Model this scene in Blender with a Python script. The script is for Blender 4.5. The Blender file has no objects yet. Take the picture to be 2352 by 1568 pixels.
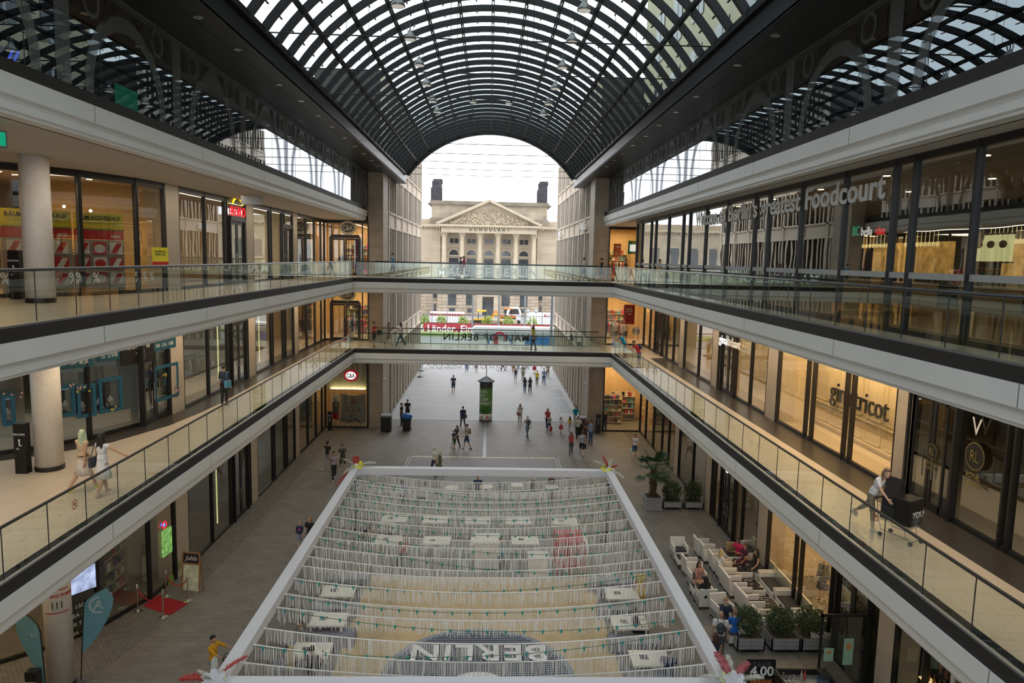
import bpy, bmesh, math, random
import numpy as np
from mathutils import Vector, Matrix
R = math.radians; PI = math.pi
random.seed(7)
SC = bpy.context.scene; COL = SC.collection
TMP = bpy.data.scenes.new('workbench')
def baked(o):
    TMP.collection.objects.link(o); vl = TMP.view_layers[0]; vl.update(); me = bpy.data.meshes.new_from_object(o.evaluated_get(vl.depsgraph)); bpy.data.objects.remove(o); return me
# ---------------------------------------------------------------- camera
F = 1645.0; CX, CY = 1176.0, 784.0; EYE = 13.14
up = Vector((316, 14166, 1645)).normalized()
fw = Vector((-51, 192, -1645)); fw = (fw - up*fw.dot(up)).normalized()
rt = fw.cross(up)
MR = Matrix((rt, fw, up))            # camera axes -> world
cam_d = bpy.data.cameras.new('camera'); cam = bpy.data.objects.new('camera', cam_d); COL.objects.link(cam)
cam_d.sensor_width = 36; cam_d.lens = F*36/2352; cam_d.clip_end = 1500; cam_d.clip_start = 0.1
cam.matrix_world = Matrix.Translation((0, 0, EYE)) @ MR.to_4x4()
SC.camera = cam
def W(px, py, z=None, Y=None, X=None):
    d = MR @ Vector((px-CX, -(py-CY), -F))
    if z is not None: t = (z-EYE)/d.z
    elif Y is not None: t = Y/d.y
    else: t = X/d.x
    return Vector((0, 0, EYE)) + d*t
def G(px, py, z=0.0):
    p = W(px, py, z=z); return p.x, p.y
# ---------------------------------------------------------------- materials
MATS = {}
def nodes(m):
    m.use_nodes = True; nt = m.node_tree; nt.nodes.clear(); return nt, nt.nodes, nt.links
def pm(name, col, rough=.6, metal=0., spec=.5, noise=None, bump=None, emit=None, streak=None, coord='Object', brick=None, sub=0):
    """procedural principled material; noise=(scale, amount[, stretch xyz]); brick=(w, h, mortar, darkness, rot)"""
    if name in MATS: return MATS[name]
    m = bpy.data.materials.new(name); nt, N, L = nodes(m)
    out = N.new('ShaderNodeOutputMaterial'); b = N.new('ShaderNodeBsdfPrincipled'); L.new(b.outputs[0], out.inputs[0])
    b.inputs['Roughness'].default_value = rough; b.inputs['Metallic'].default_value = metal
    b.inputs['Specular IOR Level'].default_value = spec
    c4 = (*col, 1); b.inputs['Base Color'].default_value = c4
    tc = N.new('ShaderNodeTexCoord'); src = tc.outputs[coord]
    ns = noise or (6, .06)
    mp = N.new('ShaderNodeMapping'); L.new(src, mp.inputs[0])
    if len(ns) > 2: mp.inputs['Scale'].default_value = ns[2]
    nz = N.new('ShaderNodeTexNoise'); nz.inputs['Scale'].default_value = ns[0]; nz.inputs['Detail'].default_value = 4
    L.new(mp.outputs[0], nz.inputs['Vector'])
    rp = N.new('ShaderNodeMapRange'); L.new(nz.outputs['Fac'], rp.inputs[0])
    rp.inputs['From Min'].default_value = .25; rp.inputs['From Max'].default_value = .75
    rp.inputs['To Min'].default_value = 1-ns[1]; rp.inputs['To Max'].default_value = 1+ns[1]
    mul = N.new('ShaderNodeVectorMath'); mul.operation = 'SCALE'; mul.inputs[0].default_value = col
    L.new(rp.outputs[0], mul.inputs['Scale']); cout = mul.outputs[0]
    if brick:
        bw, bh, mo, dk, rot = brick[:5]
        m2 = N.new('ShaderNodeMapping'); m2.inputs['Rotation'].default_value = rot; L.new(src, m2.inputs[0])
        bt = N.new('ShaderNodeTexBrick'); bt.inputs['Scale'].default_value = 1
        bt.inputs['Brick Width'].default_value = bw; bt.inputs['Row Height'].default_value = bh
        bt.inputs['Mortar Size'].default_value = mo; bt.inputs['Mortar Smooth'].default_value = .1
        v = brick[5] if len(brick) > 5 else .08
        bt.inputs['Color1'].default_value = (1+v, 1+v, 1+v, 1); bt.inputs['Color2'].default_value = (1-v, 1-v, 1-v, 1)
        bt.inputs['Mortar'].default_value = (dk, dk, dk, 1); bt.offset = brick[6] if len(brick) > 6 else .5
        L.new(m2.outputs[0], bt.inputs['Vector'])
        mm = N.new('ShaderNodeVectorMath'); mm.operation = 'MULTIPLY'; L.new(cout, mm.inputs[0]); L.new(bt.outputs[0], mm.inputs[1]); cout = mm.outputs[0]
    L.new(cout, b.inputs['Base Color'])
    if bump:
        bp = N.new('ShaderNodeBump'); bp.inputs['Strength'].default_value = bump[1]; bp.inputs['Distance'].default_value = .02
        n2 = N.new('ShaderNodeTexNoise'); n2.inputs['Scale'].default_value = bump[0]; L.new(src, n2.inputs['Vector'])
        L.new(n2.outputs['Fac'], bp.inputs['Height']); L.new(bp.outputs[0], b.inputs['Normal'])
    if emit:
        b.inputs['Emission Color'].default_value = (*col, 1) if len(emit) < 4 else (*emit[1:], 1)
        if len(emit) < 4: L.new(cout, b.inputs['Emission Color'])
        b.inputs['Emission Strength'].default_value = emit[0]
    MATS[name] = m; return m
def glassm(name, tint, refl=1.0, f0=.04, rough=0., wavy=0., gc=(.93,.97,.96)):
    """thin glazing: clear or tinted pane with Fresnel reflection"""
    m = bpy.data.materials.new(name); nt, N, L = nodes(m)
    out = N.new('ShaderNodeOutputMaterial'); mx = N.new('ShaderNodeMixShader'); L.new(mx.outputs[0], out.inputs[0])
    tr = N.new('ShaderNodeBsdfTransparent'); tr.inputs[0].default_value = (*tint, 1)
    gl = N.new('ShaderNodeBsdfGlossy'); gl.inputs['Roughness'].default_value = rough; gl.inputs[0].default_value = (*gc, 1)
    lw = N.new('ShaderNodeLayerWeight'); lw.inputs['Blend'].default_value = .5
    # Schlick: f0 + (1-f0)*facing^5
    pw = N.new('ShaderNodeMath'); pw.operation = 'POWER'; pw.inputs[1].default_value = 4.2; L.new(lw.outputs['Facing'], pw.inputs[0])
    mr = N.new('ShaderNodeMapRange'); mr.inputs['To Min'].default_value = f0*refl; mr.inputs['To Max'].default_value = min(1, .95*refl); L.new(pw.outputs[0], mr.inputs[0])
    L.new(mr.outputs[0], mx.inputs[0]); L.new(tr.outputs[0], mx.inputs[1]); L.new(gl.outputs[0], mx.inputs[2])
    if wavy:
        tc = N.new('ShaderNodeTexCoord'); nz = N.new('ShaderNodeTexNoise'); nz.inputs['Scale'].default_value = .9; nz.inputs['Detail'].default_value = 1
        bp = N.new('ShaderNodeBump'); bp.inputs['Strength'].default_value = wavy; bp.inputs['Distance'].default_value = .02
        L.new(tc.outputs['Object'], nz.inputs['Vector']); L.new(nz.outputs['Fac'], bp.inputs['Height']); L.new(bp.outputs[0], gl.inputs['Normal'])
    MATS[name] = m; return m
def em(name, col, s):
    m = bpy.data.materials.new(name); nt, N, L = nodes(m)
    out = N.new('ShaderNodeOutputMaterial'); e = N.new('ShaderNodeEmission'); e.inputs[0].default_value = (*col, 1); e.inputs[1].default_value = s
    L.new(e.outputs[0], out.inputs[0]); MATS[name] = m; return m
# ---------------------------------------------------------------- mesh builder
class MB:
    def __init__(s): s.v = []; s.f = []; s.m = []
    def add(s, vs, fs, mi=0):
        n = len(s.v); s.v += [tuple(v) for v in vs]; s.f += [tuple(i+n for i in f) for f in fs]; s.m += [mi]*len(fs); return s
    def box(s, x0, x1, y0, y1, z0, z1, mi=0):
        vs = [(x0,y0,z0),(x1,y0,z0),(x1,y1,z0),(x0,y1,z0),(x0,y0,z1),(x1,y0,z1),(x1,y1,z1),(x0,y1,z1)]
        return s.add(vs, [(0,3,2,1),(4,5,6,7),(0,1,5,4),(1,2,6,5),(2,3,7,6),(3,0,4,7)], mi)
    def cbox(s, c, d, mi=0, M=None):
        b = MB().box(-d[0]/2, d[0]/2, -d[1]/2, d[1]/2, -d[2]/2, d[2]/2)
        vs = [Vector(v) for v in b.v]
        if M is not None: vs = [M @ v for v in vs]
        return s.add([v+Vector(c) for v in vs], b.f, mi)
    def bar(s, p, q, w, h, mi=0, u=(0,0,1)):
        p = Vector(p); q = Vector(q); d = (q-p).normalized(); u = Vector(u)
        sd = d.cross(u)
        if sd.length < 1e-4: sd = d.cross(Vector((1,0,0)))
        sd.normalize(); uu = sd.cross(d)
        vs = []
        for e in (p, q):
            for a, b in ((-1,-1),(1,-1),(1,1),(-1,1)): vs.append(e + sd*a*w/2 + uu*b*h/2)
        return s.add(vs, [(0,1,2,3),(7,6,5,4),(0,4,5,1),(1,5,6,2),(2,6,7,3),(3,7,4,0)], mi)
    def quad(s, a, b, c, d, mi=0): return s.add([a,b,c,d], [(0,1,2,3)], mi)
    def tube(s, pts, r, n=8, mi=0, cap=True):
        pts = [Vector(p) for p in pts]; rs = r if isinstance(r, (list, tuple)) else [r]*len(pts)
        rings = []; u0 = None; n0 = len(s.v)
        for i, p in enumerate(pts):
            d = (pts[min(i+1, len(pts)-1)] - pts[max(i-1, 0)]).normalized()
            u = d.cross(Vector((0,0,1))) if u0 is None else u0 - d*u0.dot(d)
            if u.length < 1e-3: u = d.cross(Vector((1,0,0)))
            u.normalize(); u0 = u; w = d.cross(u)
            s.v += [tuple(p + (u*math.cos(2*PI*k/n) + w*math.sin(2*PI*k/n))*rs[i]) for k in range(n)]
        for i in range(len(pts)-1):
            for k in range(n):
                a = n0+i*n+k; b = n0+i*n+(k+1)%n; s.f.append((a, b, b+n, a+n)); s.m.append(mi)
        if cap:
            s.f.append(tuple(n0+k for k in range(n))[::-1]); s.m.append(mi)
            s.f.append(tuple(n0+(len(pts)-1)*n+k for k in range(n))); s.m.append(mi)
        return s
    def lathe(s, prof, c=(0,0,0), n=20, mi=0, sx=1, sy=1):
        n0 = len(s.v)
        for r, z in prof:
            s.v += [(c[0]+r*sx*math.cos(2*PI*k/n), c[1]+r*sy*math.sin(2*PI*k/n), c[2]+z) for k in range(n)]
        for i in range(len(prof)-1):
            for k in range(n):
                a = n0+i*n+k; b = n0+i*n+(k+1)%n; s.f.append((a, b, b+n, a+n)); s.m.append(mi)
        if prof[0][0] > 1e-4: s.f.append(tuple(n0+k for k in range(n))[::-1]); s.m.append(mi)
        if prof[-1][0] > 1e-4: s.f.append(tuple(n0+(len(prof)-1)*n+k for k in range(n))); s.m.append(mi)
        return s
    def ell(s, c, r, mi=0, nu=12, nv=8, M=None):
        n0 = len(s.v); c = Vector(c)
        for j in range(nv+1):
            ph = -PI/2 + PI*j/nv
            for k in range(nu):
                a = 2*PI*k/nu; v = Vector((r[0]*math.cos(ph)*math.cos(a), r[1]*math.cos(ph)*math.sin(a), r[2]*math.sin(ph)))
                if M is not None: v = M @ v
                s.v.append(tuple(c+v))
        for j in range(nv):
            for k in range(nu):
                a = n0+j*nu+k; b = n0+j*nu+(k+1)%nu; s.f.append((a, b, b+nu, a+nu)); s.m.append(mi)
        return s
    def ext(s, poly, axis, a, b, mi=0):
        """extrude 2-D polygon along axis ('x': poly=(y,z); 'y': (x,z); 'z': (x,y))"""
        def P(p, t): return {'x': (t, p[0], p[1]), 'y': (p[0], t, p[1]), 'z': (p[0], p[1], t)}[axis]
        n = len(poly); vs = [P(p, a) for p in poly] + [P(p, b) for p in poly]
        fs = [(i, (i+1) % n, (i+1) % n+n, i+n) for i in range(n)] + [tuple(range(n))[::-1], tuple(range(n, 2*n))]
        return s.add(vs, fs, mi)
    def xf(s, M, i0=0):
        for i in range(i0, len(s.v)): s.v[i] = tuple(M @ Vector(s.v[i]))
        return s
    def build(s, name, mats, parent=None, smooth=False, fix=True):
        me = bpy.data.meshes.new(name); me.from_pydata(s.v, [], s.f)
        if not isinstance(mats, (list, tuple)): mats = [mats]
        for m in mats: me.materials.append(m)
        if len(mats) > 1: me.polygons.foreach_set('material_index', s.m)
        if fix:
            b = bmesh.new(); b.from_mesh(me); bmesh.ops.recalc_face_normals(b, faces=b.faces); b.to_mesh(me); b.free()
        if smooth:
            me.shade_smooth()
        o = bpy.data.objects.new(name, me); COL.objects.link(o)
        if parent is not None: o.parent = parent
        return o
def empty(name, loc=(0,0,0), rz=0):
    o = bpy.data.objects.new(name, None); o.location = loc; o.rotation_euler = (0,0,rz); COL.objects.link(o); o.empty_display_size = .2; return o
def tag(o, label=None, cat=None, group=None, kind=None):
    if label: o['label'] = label
    if cat: o['category'] = cat
    if group: o['group'] = group
    if kind: o['kind'] = kind
    return o
def thing(name, label, cat, loc=(0,0,0), rz=0, group=None): return tag(empty(name, loc, rz), label, cat, group)
def struct(o, label=None, cat=None):
    o['kind'] = 'structure'
    if label: o['label'] = label
    if cat: o['category'] = cat
    return o
KIDS = {}
def copy_tree(o, parent=None):
    c = o.copy(); COL.objects.link(c)
    if parent is not None: c.parent = parent
    for ch in list(o.children): copy_tree(ch, c)
    return c
def text_mb(txt, size=1., depth=.02, bold=False, align='CENTER', shear=0., sx=1., space=1.):
    """lettering lying in the XZ plane facing -Y, origin at baseline"""
    cu = bpy.data.curves.new('lettering', 'FONT'); cu.body = txt; cu.size = size; cu.extrude = depth/2; cu.align_x = align
    cu.offset = size*.018 if bold else 0; cu.shear = shear; cu.resolution_u = 3; cu.space_character = space
    me = baked(bpy.data.objects.new('lettering', cu)); mb = MB()
    mb.add([(v.co.x*sx, -v.co.z, v.co.y) for v in me.vertices], [tuple(p.vertices) for p in me.polygons])
    bpy.data.meshes.remove(me); bpy.data.curves.remove(cu); return mb
def text(name, txt, size, loc, rz, mat, parent=None, depth=.03, bold=False, align='CENTER', tilt=0, **k):
    mb = text_mb(txt, size, depth, bold, align, **k)
    M = Matrix.Translation(loc) @ Matrix.Rotation(rz, 4, 'Z') @ Matrix.Rotation(tilt, 4, 'X'); mb.xf(M)
    return mb.build(name, mat, parent, fix=False)

def translucent(name, col, f=.5):
    m = bpy.data.materials.new(name); nt, N, L = nodes(m)
    out = N.new('ShaderNodeOutputMaterial'); mx = N.new('ShaderNodeMixShader'); mx.inputs[0].default_value = f
    d = N.new('ShaderNodeBsdfDiffuse'); d.inputs[0].default_value = (*col, 1); t = N.new('ShaderNodeBsdfTranslucent'); t.inputs[0].default_value = (*col, 1)
    L.new(d.outputs[0], mx.inputs[1]); L.new(t.outputs[0], mx.inputs[2]); L.new(mx.outputs[0], out.inputs[0]); MATS[name] = m; return m
# ================================================================ materials of the building
pm('paving', (.185,.168,.148), .55, noise=(1.2,.16), brick=(.62,.31,.008,.55,(0,0,0),.07), bump=(40,.15))
pm('paving_small', (.18,.17,.155), .7, noise=(3,.2), brick=(.16,.1,.012,.5,(0,0,.0),.12), bump=(50,.3))
pm('paving_light', (.19,.187,.185), .55, noise=(1,.08), brick=(.9,.9,.01,.75,(0,0,.785),.06,0.))
pm('floor_stone', (.55,.465,.365), .32, noise=(1.5,.04), brick=(1.2,.6,.006,.7,(0,0,PI/2),.02,0.))
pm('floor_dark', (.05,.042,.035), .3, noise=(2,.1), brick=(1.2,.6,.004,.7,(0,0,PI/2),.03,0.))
pm('white_fascia', (.80,.80,.78), .5, noise=(.4,.04))
pm('soffit', (.55,.51,.46), .7, noise=(.5,.03))
pm('dark_band', (.030,.027,.026), .6, spec=.3, noise=(.8,.08))
pm('dark_metal', (.022,.021,.021), .4, .3, noise=(3,.1))
pm('roof_metal', (.03,.031,.034), .38, .6, noise=(.6,.08), brick=(1.4,3,.012,.5,(0,0,PI/2),.04,0.))
pm('roof_steel', (.018,.019,.022), .5, .4, noise=(2,.1))
pm('stone', (.47,.40,.315), .65, noise=(1.2,.08), brick=(3,.62,.006,.75,(PI/2,0,0),.03,0.), bump=(60,.1))
pm('stone_pier', (.36,.29,.215), .55, noise=(1.4,.16,(1,1,1)), brick=(4,1.15,.01,.6,(PI/2,0,0),.03,0.))
pm('facade', (.66,.575,.47), .75, noise=(.8,.08,(1,1,.3)))
pm('facade_dark', (.06,.058,.055), .3, noise=(1,.2))
pm('chrome', (.7,.7,.68), .2, 1., noise=(5,.03))
pm('steel_grey', (.25,.26,.27), .45, .6, noise=(5,.05))
pm('plaster_in', (.55,.45,.32), .8, noise=(.7,.08))
pm('plaster_dk', (.10,.085,.07), .7, noise=(.9,.2))
pm('white_paint', (.8,.8,.8), .5, noise=(2,.03))
GL_RAIL = glassm('rail_glass', (.82,.88,.82), 1.2, .06, 0, .03)
GL_SHOP = glassm('shop_glass', (.70,.72,.69), 1.7, .10, 0, .08)
GL_FOOD = glassm('food_glass', (.55,.57,.56), 2.2, .16, 0, .08)
GL_TOP = glassm('upper_glass', (.20,.22,.22), 1.05, .42, 0, .05, (.62,.66,.70))
GL_ROOF = glassm('roof_glass', (.45,.52,.53), .35, .05)
M_ = MATS
L1, L2, L3 = 6.74, 11.6, 16.67
XL, XR = -9.14, 8.5
Y0, YB, YE = -12., 49., 54.        # back of hall, bridge front edge, end wall line
LW = [(-12.3,54.), (-12.3,30.), (-12.4,28.3), (-12.65,26.3), (-13.4,24.1), (-14.3,22.8), (-15.6,21.6), (-18.,20.2), (-19.5,19.6)]
RWX = 11.85
# ---------------------------------------------------------------- floors
g = MB().box(-26, 26, Y0-4, 96, -.3, 0).build('floor', M_['paving']); struct(g, 'grey stone paving of the covered street', 'floor')
s = MB()
LG = [(x, y) for x, y in LW]
s.ext([(-12.28,54),(-12.28,30),(-12.35,28),(-13.3,24),(-14.3,22.8),(-15.6,21.6),(-18,20.2),(-18,14),(-13,16.5),(-11.4,24),(-11.1,30),(-11.1,54)], 'z', .0, .008)
struct(s.build('floor', M_['paving_small']), 'strip of small cobbles along the left shop fronts', 'floor')
s = MB().box(10.6, RWX, 10, 54, 0, .008)
struct(s.build('floor', M_['paving_small']), 'strip of small cobbles along the right shop fronts', 'floor')
# pale lozenge pavement field with a border
fx0, fy0 = G(942, 1050); fx1, _ = G(1275, 1054)
fy0 = G(1110,1051)[1]; fx0 -= .0
s = MB().box(fx0, fx1, 33, fy0, .0, .006)
struct(s.build('floor', M_['paving_light']), 'pale lozenge pavement field in front of the white frame', 'floor')
pm('inlay', (.42,.42,.43), .5)
s = MB()
for a in (0, .16): s.box(fx0-.15+a, fx0-.09+a, 33, fy0+.05, .004, .011).box(fx1+a, fx1+.06+a, 33, fy0+.05, .004, .011)
s.box(fx0-.1, fx1+.15, fy0-.05, fy0, .004, .011)
struct(s.build('trim_1', M_['inlay']), 'light inlay lines round the pale field', 'trim')
s = MB()
for i in range(60): s.lathe([(.03,.0),(.03,.014),(.0,.016)], (fx0+.1+i*(fx1-fx0-.2)/59, fy0+.12, 0), 6)
o = s.build('ground_light_dots', em('dot_light', (.95,.8,.45), 1.2)); tag(o, 'row of small warm dot lights set in the paving behind the white frame', 'ground lights', kind='stuff')
s = MB().box(-.22, -.0, fy0+.1, 56.6, .0, .008).box(-.15, -.07, fy0+.1, 56.6, .008, .012)
struct(s.build('trim_2', M_['steel_grey']), 'metal drain channel running to the advertising column', 'trim')
# ---------------------------------------------------------------- slabs with stepped white fascia
def fascia_poly(x, sgn, z):   # profile in (x,z) at the void edge; sgn=+1: void lies towards +x
    pts = [(-.5,-.27),(.03,-.27),(.03,-.66),(-.05,-.70),(-.09,-.76),(-.06,-.78),(-.06,-.92),(-.12,-.95),(-.12,-1.0),(-.5,-1.0)]
    return [(x+sgn*a, z+b) for a, b in pts]
def slab(nm, lvl, z, xa, xb, side):
    e = xb if side == 'left' else xa; sg = 1 if side == 'left' else -1
    root = struct(empty(nm), '%s gallery slab at the %s level, white stepped edge' % (side, lvl), 'gallery slab')
    # walking surface and soffit
    if side == 'left':
        f = MB().box(-26, e-.02, Y0, YE+6, z-.05, z); c = MB().box(-26, e-.45, Y0, YE+6, z-1.0, z-.95)
        d = MB().ext([(e-.25,Y0),(e-.25,YE),(-12.3,54),(-12.3,30),(-12.4,28.3)] , 'z', z, z+.001)
    else:
        f = MB().box(e+.02, 26, Y0, YE+6, z-.05, z); c = MB().box(e+.45, 26, Y0, YE+6, z-1.0, z-.95)
    f.build('walkway', M_['floor_stone'], root); c.build('soffit', M_['soffit'], root)
    MB().ext(fascia_poly(e, sg, z), 'y', Y0, YE if z > L2+1 else YB).build('white_edge', M_['white_fascia'], root)
    MB().box(min(e, e-sg*.35), max(e, e-sg*.35), Y0, YE if z > L2+1 else YB, z-.27, z+.0).build('dark_edge', M_['dark_band'], root)
    s = MB()
    for y in np.arange(4.8, 50, 6.2): s.box(min(e+sg*.033, e-sg*.1), max(e+sg*.033, e-sg*.1), y-.006, y+.006, z-.66, z-.27)
    s.build('edge_joints', M_['dark_band'], root)
    return root
for lvl, z in (('first', L1), ('second', L2)):
    slab('gallery_slab', lvl, z, -26, XL, 'left'); slab('gallery_slab', lvl, z, XR, 26, 'right')
slab('gallery_slab', 'top', L3, -26, XL, 'left'); slab('gallery_slab', 'top', L3, XR, 26, 'right')
# dark strip of flooring along the shop fronts, level one
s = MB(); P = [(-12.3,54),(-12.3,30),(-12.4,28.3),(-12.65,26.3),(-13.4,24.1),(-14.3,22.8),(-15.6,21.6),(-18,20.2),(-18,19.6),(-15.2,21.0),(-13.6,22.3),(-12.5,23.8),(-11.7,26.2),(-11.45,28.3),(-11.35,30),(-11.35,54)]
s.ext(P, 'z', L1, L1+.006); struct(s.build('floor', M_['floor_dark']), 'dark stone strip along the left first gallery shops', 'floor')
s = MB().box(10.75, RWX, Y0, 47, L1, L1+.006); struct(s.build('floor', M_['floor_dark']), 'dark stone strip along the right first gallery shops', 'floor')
# ---------------------------------------------------------------- bridges
for lvl, z in (('first', L1), ('second', L2)):
    root = struct(empty('footbridge'), 'footbridge crossing the hall at the %s level' % lvl, 'footbridge')
    s = MB().box(XL+.0, XR-.0, YB+.02, 53.0, z-.05, z).box(XL-.0, XL+.25, 53, YE, z-.05, z).box(XR-.25, XR, 53, YE, z-.05, z)
    s.build('walkway', M_['floor_stone'], root)
    poly = [(YB-(a), z+b) for a, b in [(-.5,-.27),(.03,-.27),(.03,-.66),(-.05,-.70),(-.09,-.76),(-.06,-.78),(-.06,-.92),(-.12,-.95),(-.12,-1.0),(-.5,-1.0)]]
    MB().ext(poly, 'x', XL-.1, XR+.1).build('white_edge', M_['white_fascia'], root)
    MB().box(XL-.1, XR+.1, YB, YB+.3, z-.27, z).build('dark_edge', M_['dark_band'], root)
    MB().box(XL, XR, YB+.4, 52.7, z-1.0, z-.95).box(XL, XR, 52.7, 53, z-1.0, z-.05).build('soffit', M_['soffit'], root)
# ---------------------------------------------------------------- end piers and end walls beside the opening
s = MB().box(-9.05, -7.95, 54.0, 56.5, 0, 19.3); struct(s.build('wall_pier', M_['stone_pier']), 'tall brown stone pier left of the opening', 'pier')
s = MB().box(7.75, 8.95, 54.0, 56.5, 0, 19.3); struct(s.build('wall_pier', M_['stone_pier']), 'tall brown stone pier right of the opening', 'pier')
s = MB().box(-26, -20, Y0, 60, 0, L3); struct(s.build('wall_left', M_['plaster_in']))
s = MB().box(20, 26, Y0, 60, 0, L3); struct(s.build('wall_right', M_['plaster_in']))
s = MB().box(-26, 26, Y0-.5, Y0, 0, 10); struct(s.build('wall_back_unseen', M_['stone']))  # unseen wall added against light leaks, kept low to admit frontal light
# ---------------------------------------------------------------- roof zone above the galleries
ZS, ZV = 19.19, 19.94; VX, VZ, VR = -.05, EYE+1.84, 8.66; TM = .96
for sd, sg, xe, xi in (('left', -1, XL, -7.16), ('right', 1, 8.8, 7.05)):
    root = struct(empty('roof_soffit'), 'dark metal roof soffit with downlights on the %s side' % sd, 'soffit')
    a, b = sorted((xe-.2*(-sg), xi)); y1 = 62
    MB().box(a, b, Y0, y1, ZS, ZS+.06).build('soffit_panels', M_['roof_metal'], root)
    a, b = sorted((xi, xi+sg*.08)); MB().box(a, b, Y0, y1, ZS-.02, ZV).build('fascia_panel', M_['roof_metal'], root)
    a, b = sorted((xi+sg*.3, xi-sg*.12)); MB().box(a, b, Y0, y1, ZV, ZV+.1).build('gutter', M_['roof_steel'], root)
    xm = (xe+xi)/2
    MB().box(xm-.25*sg-.015, xm-.25*sg+.015, Y0, y1, ZS-.012, ZS).build('shadow_gap', M_['dark_metal'], root)
    a, b = sorted((xi+sg*.3, sg*14)); MB().box(a, b, Y0, 60, 20.0, 20.3).build('flat_roof', M_['roof_steel'], root)
    # room behind the upper glazing
    r2 = struct(MB().box(*sorted((sg*14, sg*14.3)), Y0, 54, L3, 20).build('wall_'+sd, M_['plaster_dk']))
    # upper glazing
    gz = struct(empty('window_1' if sg < 0 else 'window_2'), 'tall mirror-like upper glazing on the %s side' % sd, 'glazing')
    o = MB().quad((xe,Y0,L3), (xe,54,L3), (xe,54,ZS), (xe,Y0,ZS)).build('pane', GL_TOP, gz, fix=False)
    fr = MB()
    for y in np.arange(54, -6, -2.8): fr.box(xe-.006, xe+.006, y-.008, y+.008, L3, ZS)
    fr.build('joints', M_['dark_metal'], gz)
# printed arcade on the upper glazing
pm('frit', (.17,.19,.185), .8, noise=(3,.1)); pm('frit_dark', (.05,.04,.035), .8, noise=(3,.3))
def tr_mix(name, base, fac):
    m = MATS[base].copy(); nt = m.node_tree; b = [n for n in nt.nodes if n.type == 'BSDF_PRINCIPLED'][0]; b.inputs['Alpha'].default_value = fac; MATS[name] = m; return m
tr_mix('frit_t', 'frit', .5); tr_mix('frit_td', 'frit_dark', .55)
for sd, sg, xe in (('left', -1, XL+.012), ('right', 1, 8.788)):
    root = struct(empty('trim_3' if sg < 0 else 'trim_4'), 'pale printed arcade on the upper %s glazing' % sd, 'printed arcade')
    b = MB(); dk = MB()
    for k in range(-1, 7):
        yc = 18.9+5.6*k; hw = 1.65; zt = EYE+5.3-hw          # springing height
        yl, yr = yc-2.8, yc+2.8; zt2 = EYE+5.98
        if yr > 54: yr = 54
        n = 16; x = xe
        arc = [(yc-hw*math.cos(PI*i/n), zt+hw*math.sin(PI*i/n)) for i in range(n+1)]
        arc = [p for p in arc if p[0] <= 54]
        for i in range(len(arc)-1):          # band around the arch
            def o_(p): d = Vector((p[0]-yc, p[1]-zt)); d = d.normalized()*(hw+.36); return (yc+d.x, zt+d.y)
            p, q = arc[i], arc[i+1]; P_, Q_ = o_(p), o_(q)
            b.quad((x,p[0],p[1]), (x,q[0],q[1]), (x,min(54,Q_[0]),Q_[1]), (x,min(54,P_[0]),P_[1]))
        for y in (yc-hw-.36, yc+hw):
            if y+.36 < 54: b.quad((x,y,L3), (x,y+.36,L3), (x,y+.36,zt), (x,y,zt))
        for y in (yl, yr-.28):
            b.quad((x,y,L3), (x,y+.28,L3), (x,y+.28,zt2), (x,y,zt2))
        for ys in (yc-1.62, yc+1.62):
            if ys > 53.4: continue
            zc = EYE+5.55; m = 20
            c1 = [(x, ys+.36*math.cos(2*PI*i/m), zc+.36*math.sin(2*PI*i/m)) for i in range(m)]
            c2 = [(x, ys+.26*math.cos(2*PI*i/m), zc+.26*math.sin(2*PI*i/m)) for i in range(m)]
            for i in range(m): b.quad(c1[i], c1[(i+1) % m], c2[(i+1) % m], c2[i])
            dk.add(c2, [tuple(range(m))])
        dk.quad((x,yr-.75,EYE+5.25), (x,yr-.4,EYE+5.25), (x,yr-.4,EYE+5.8), (x,yr-.75,EYE+5.8))
        dk.quad((x,yl+.75,EYE+5.25), (x,yl+.4,EYE+5.25), (x,yl+.4,EYE+5.8), (x,yl+.75,EYE+5.8))
        sp = [(x,yl+.9,EYE+5.85),(x,yc-.7,EYE+5.85),(x,yc-1.2,EYE+5.3)]
        dk.add([(x,yc-.95,EYE+5.85),(x,yc-.3,EYE+5.85),(x,yc-1.15,EYE+5.2)], [(0,1,2)]); dk.add([(x,yc+.95,EYE+5.85),(x,yc+.3,EYE+5.85),(x,yc+1.15,EYE+5.2)], [(0,1,2)])
    for z0, z1 in ((5.88,5.93), (5.95,6.06)): b.quad((xe-.001*sg,Y0,EYE+z0), (xe-.001*sg,54,EYE+z0), (xe-.001*sg,54,EYE+z1), (xe-.001*sg,Y0,EYE+z1))
    b.build('arches', M_['frit_t'], root, fix=False); dk.build('medallions', M_['frit_td'], root, fix=False)
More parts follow.
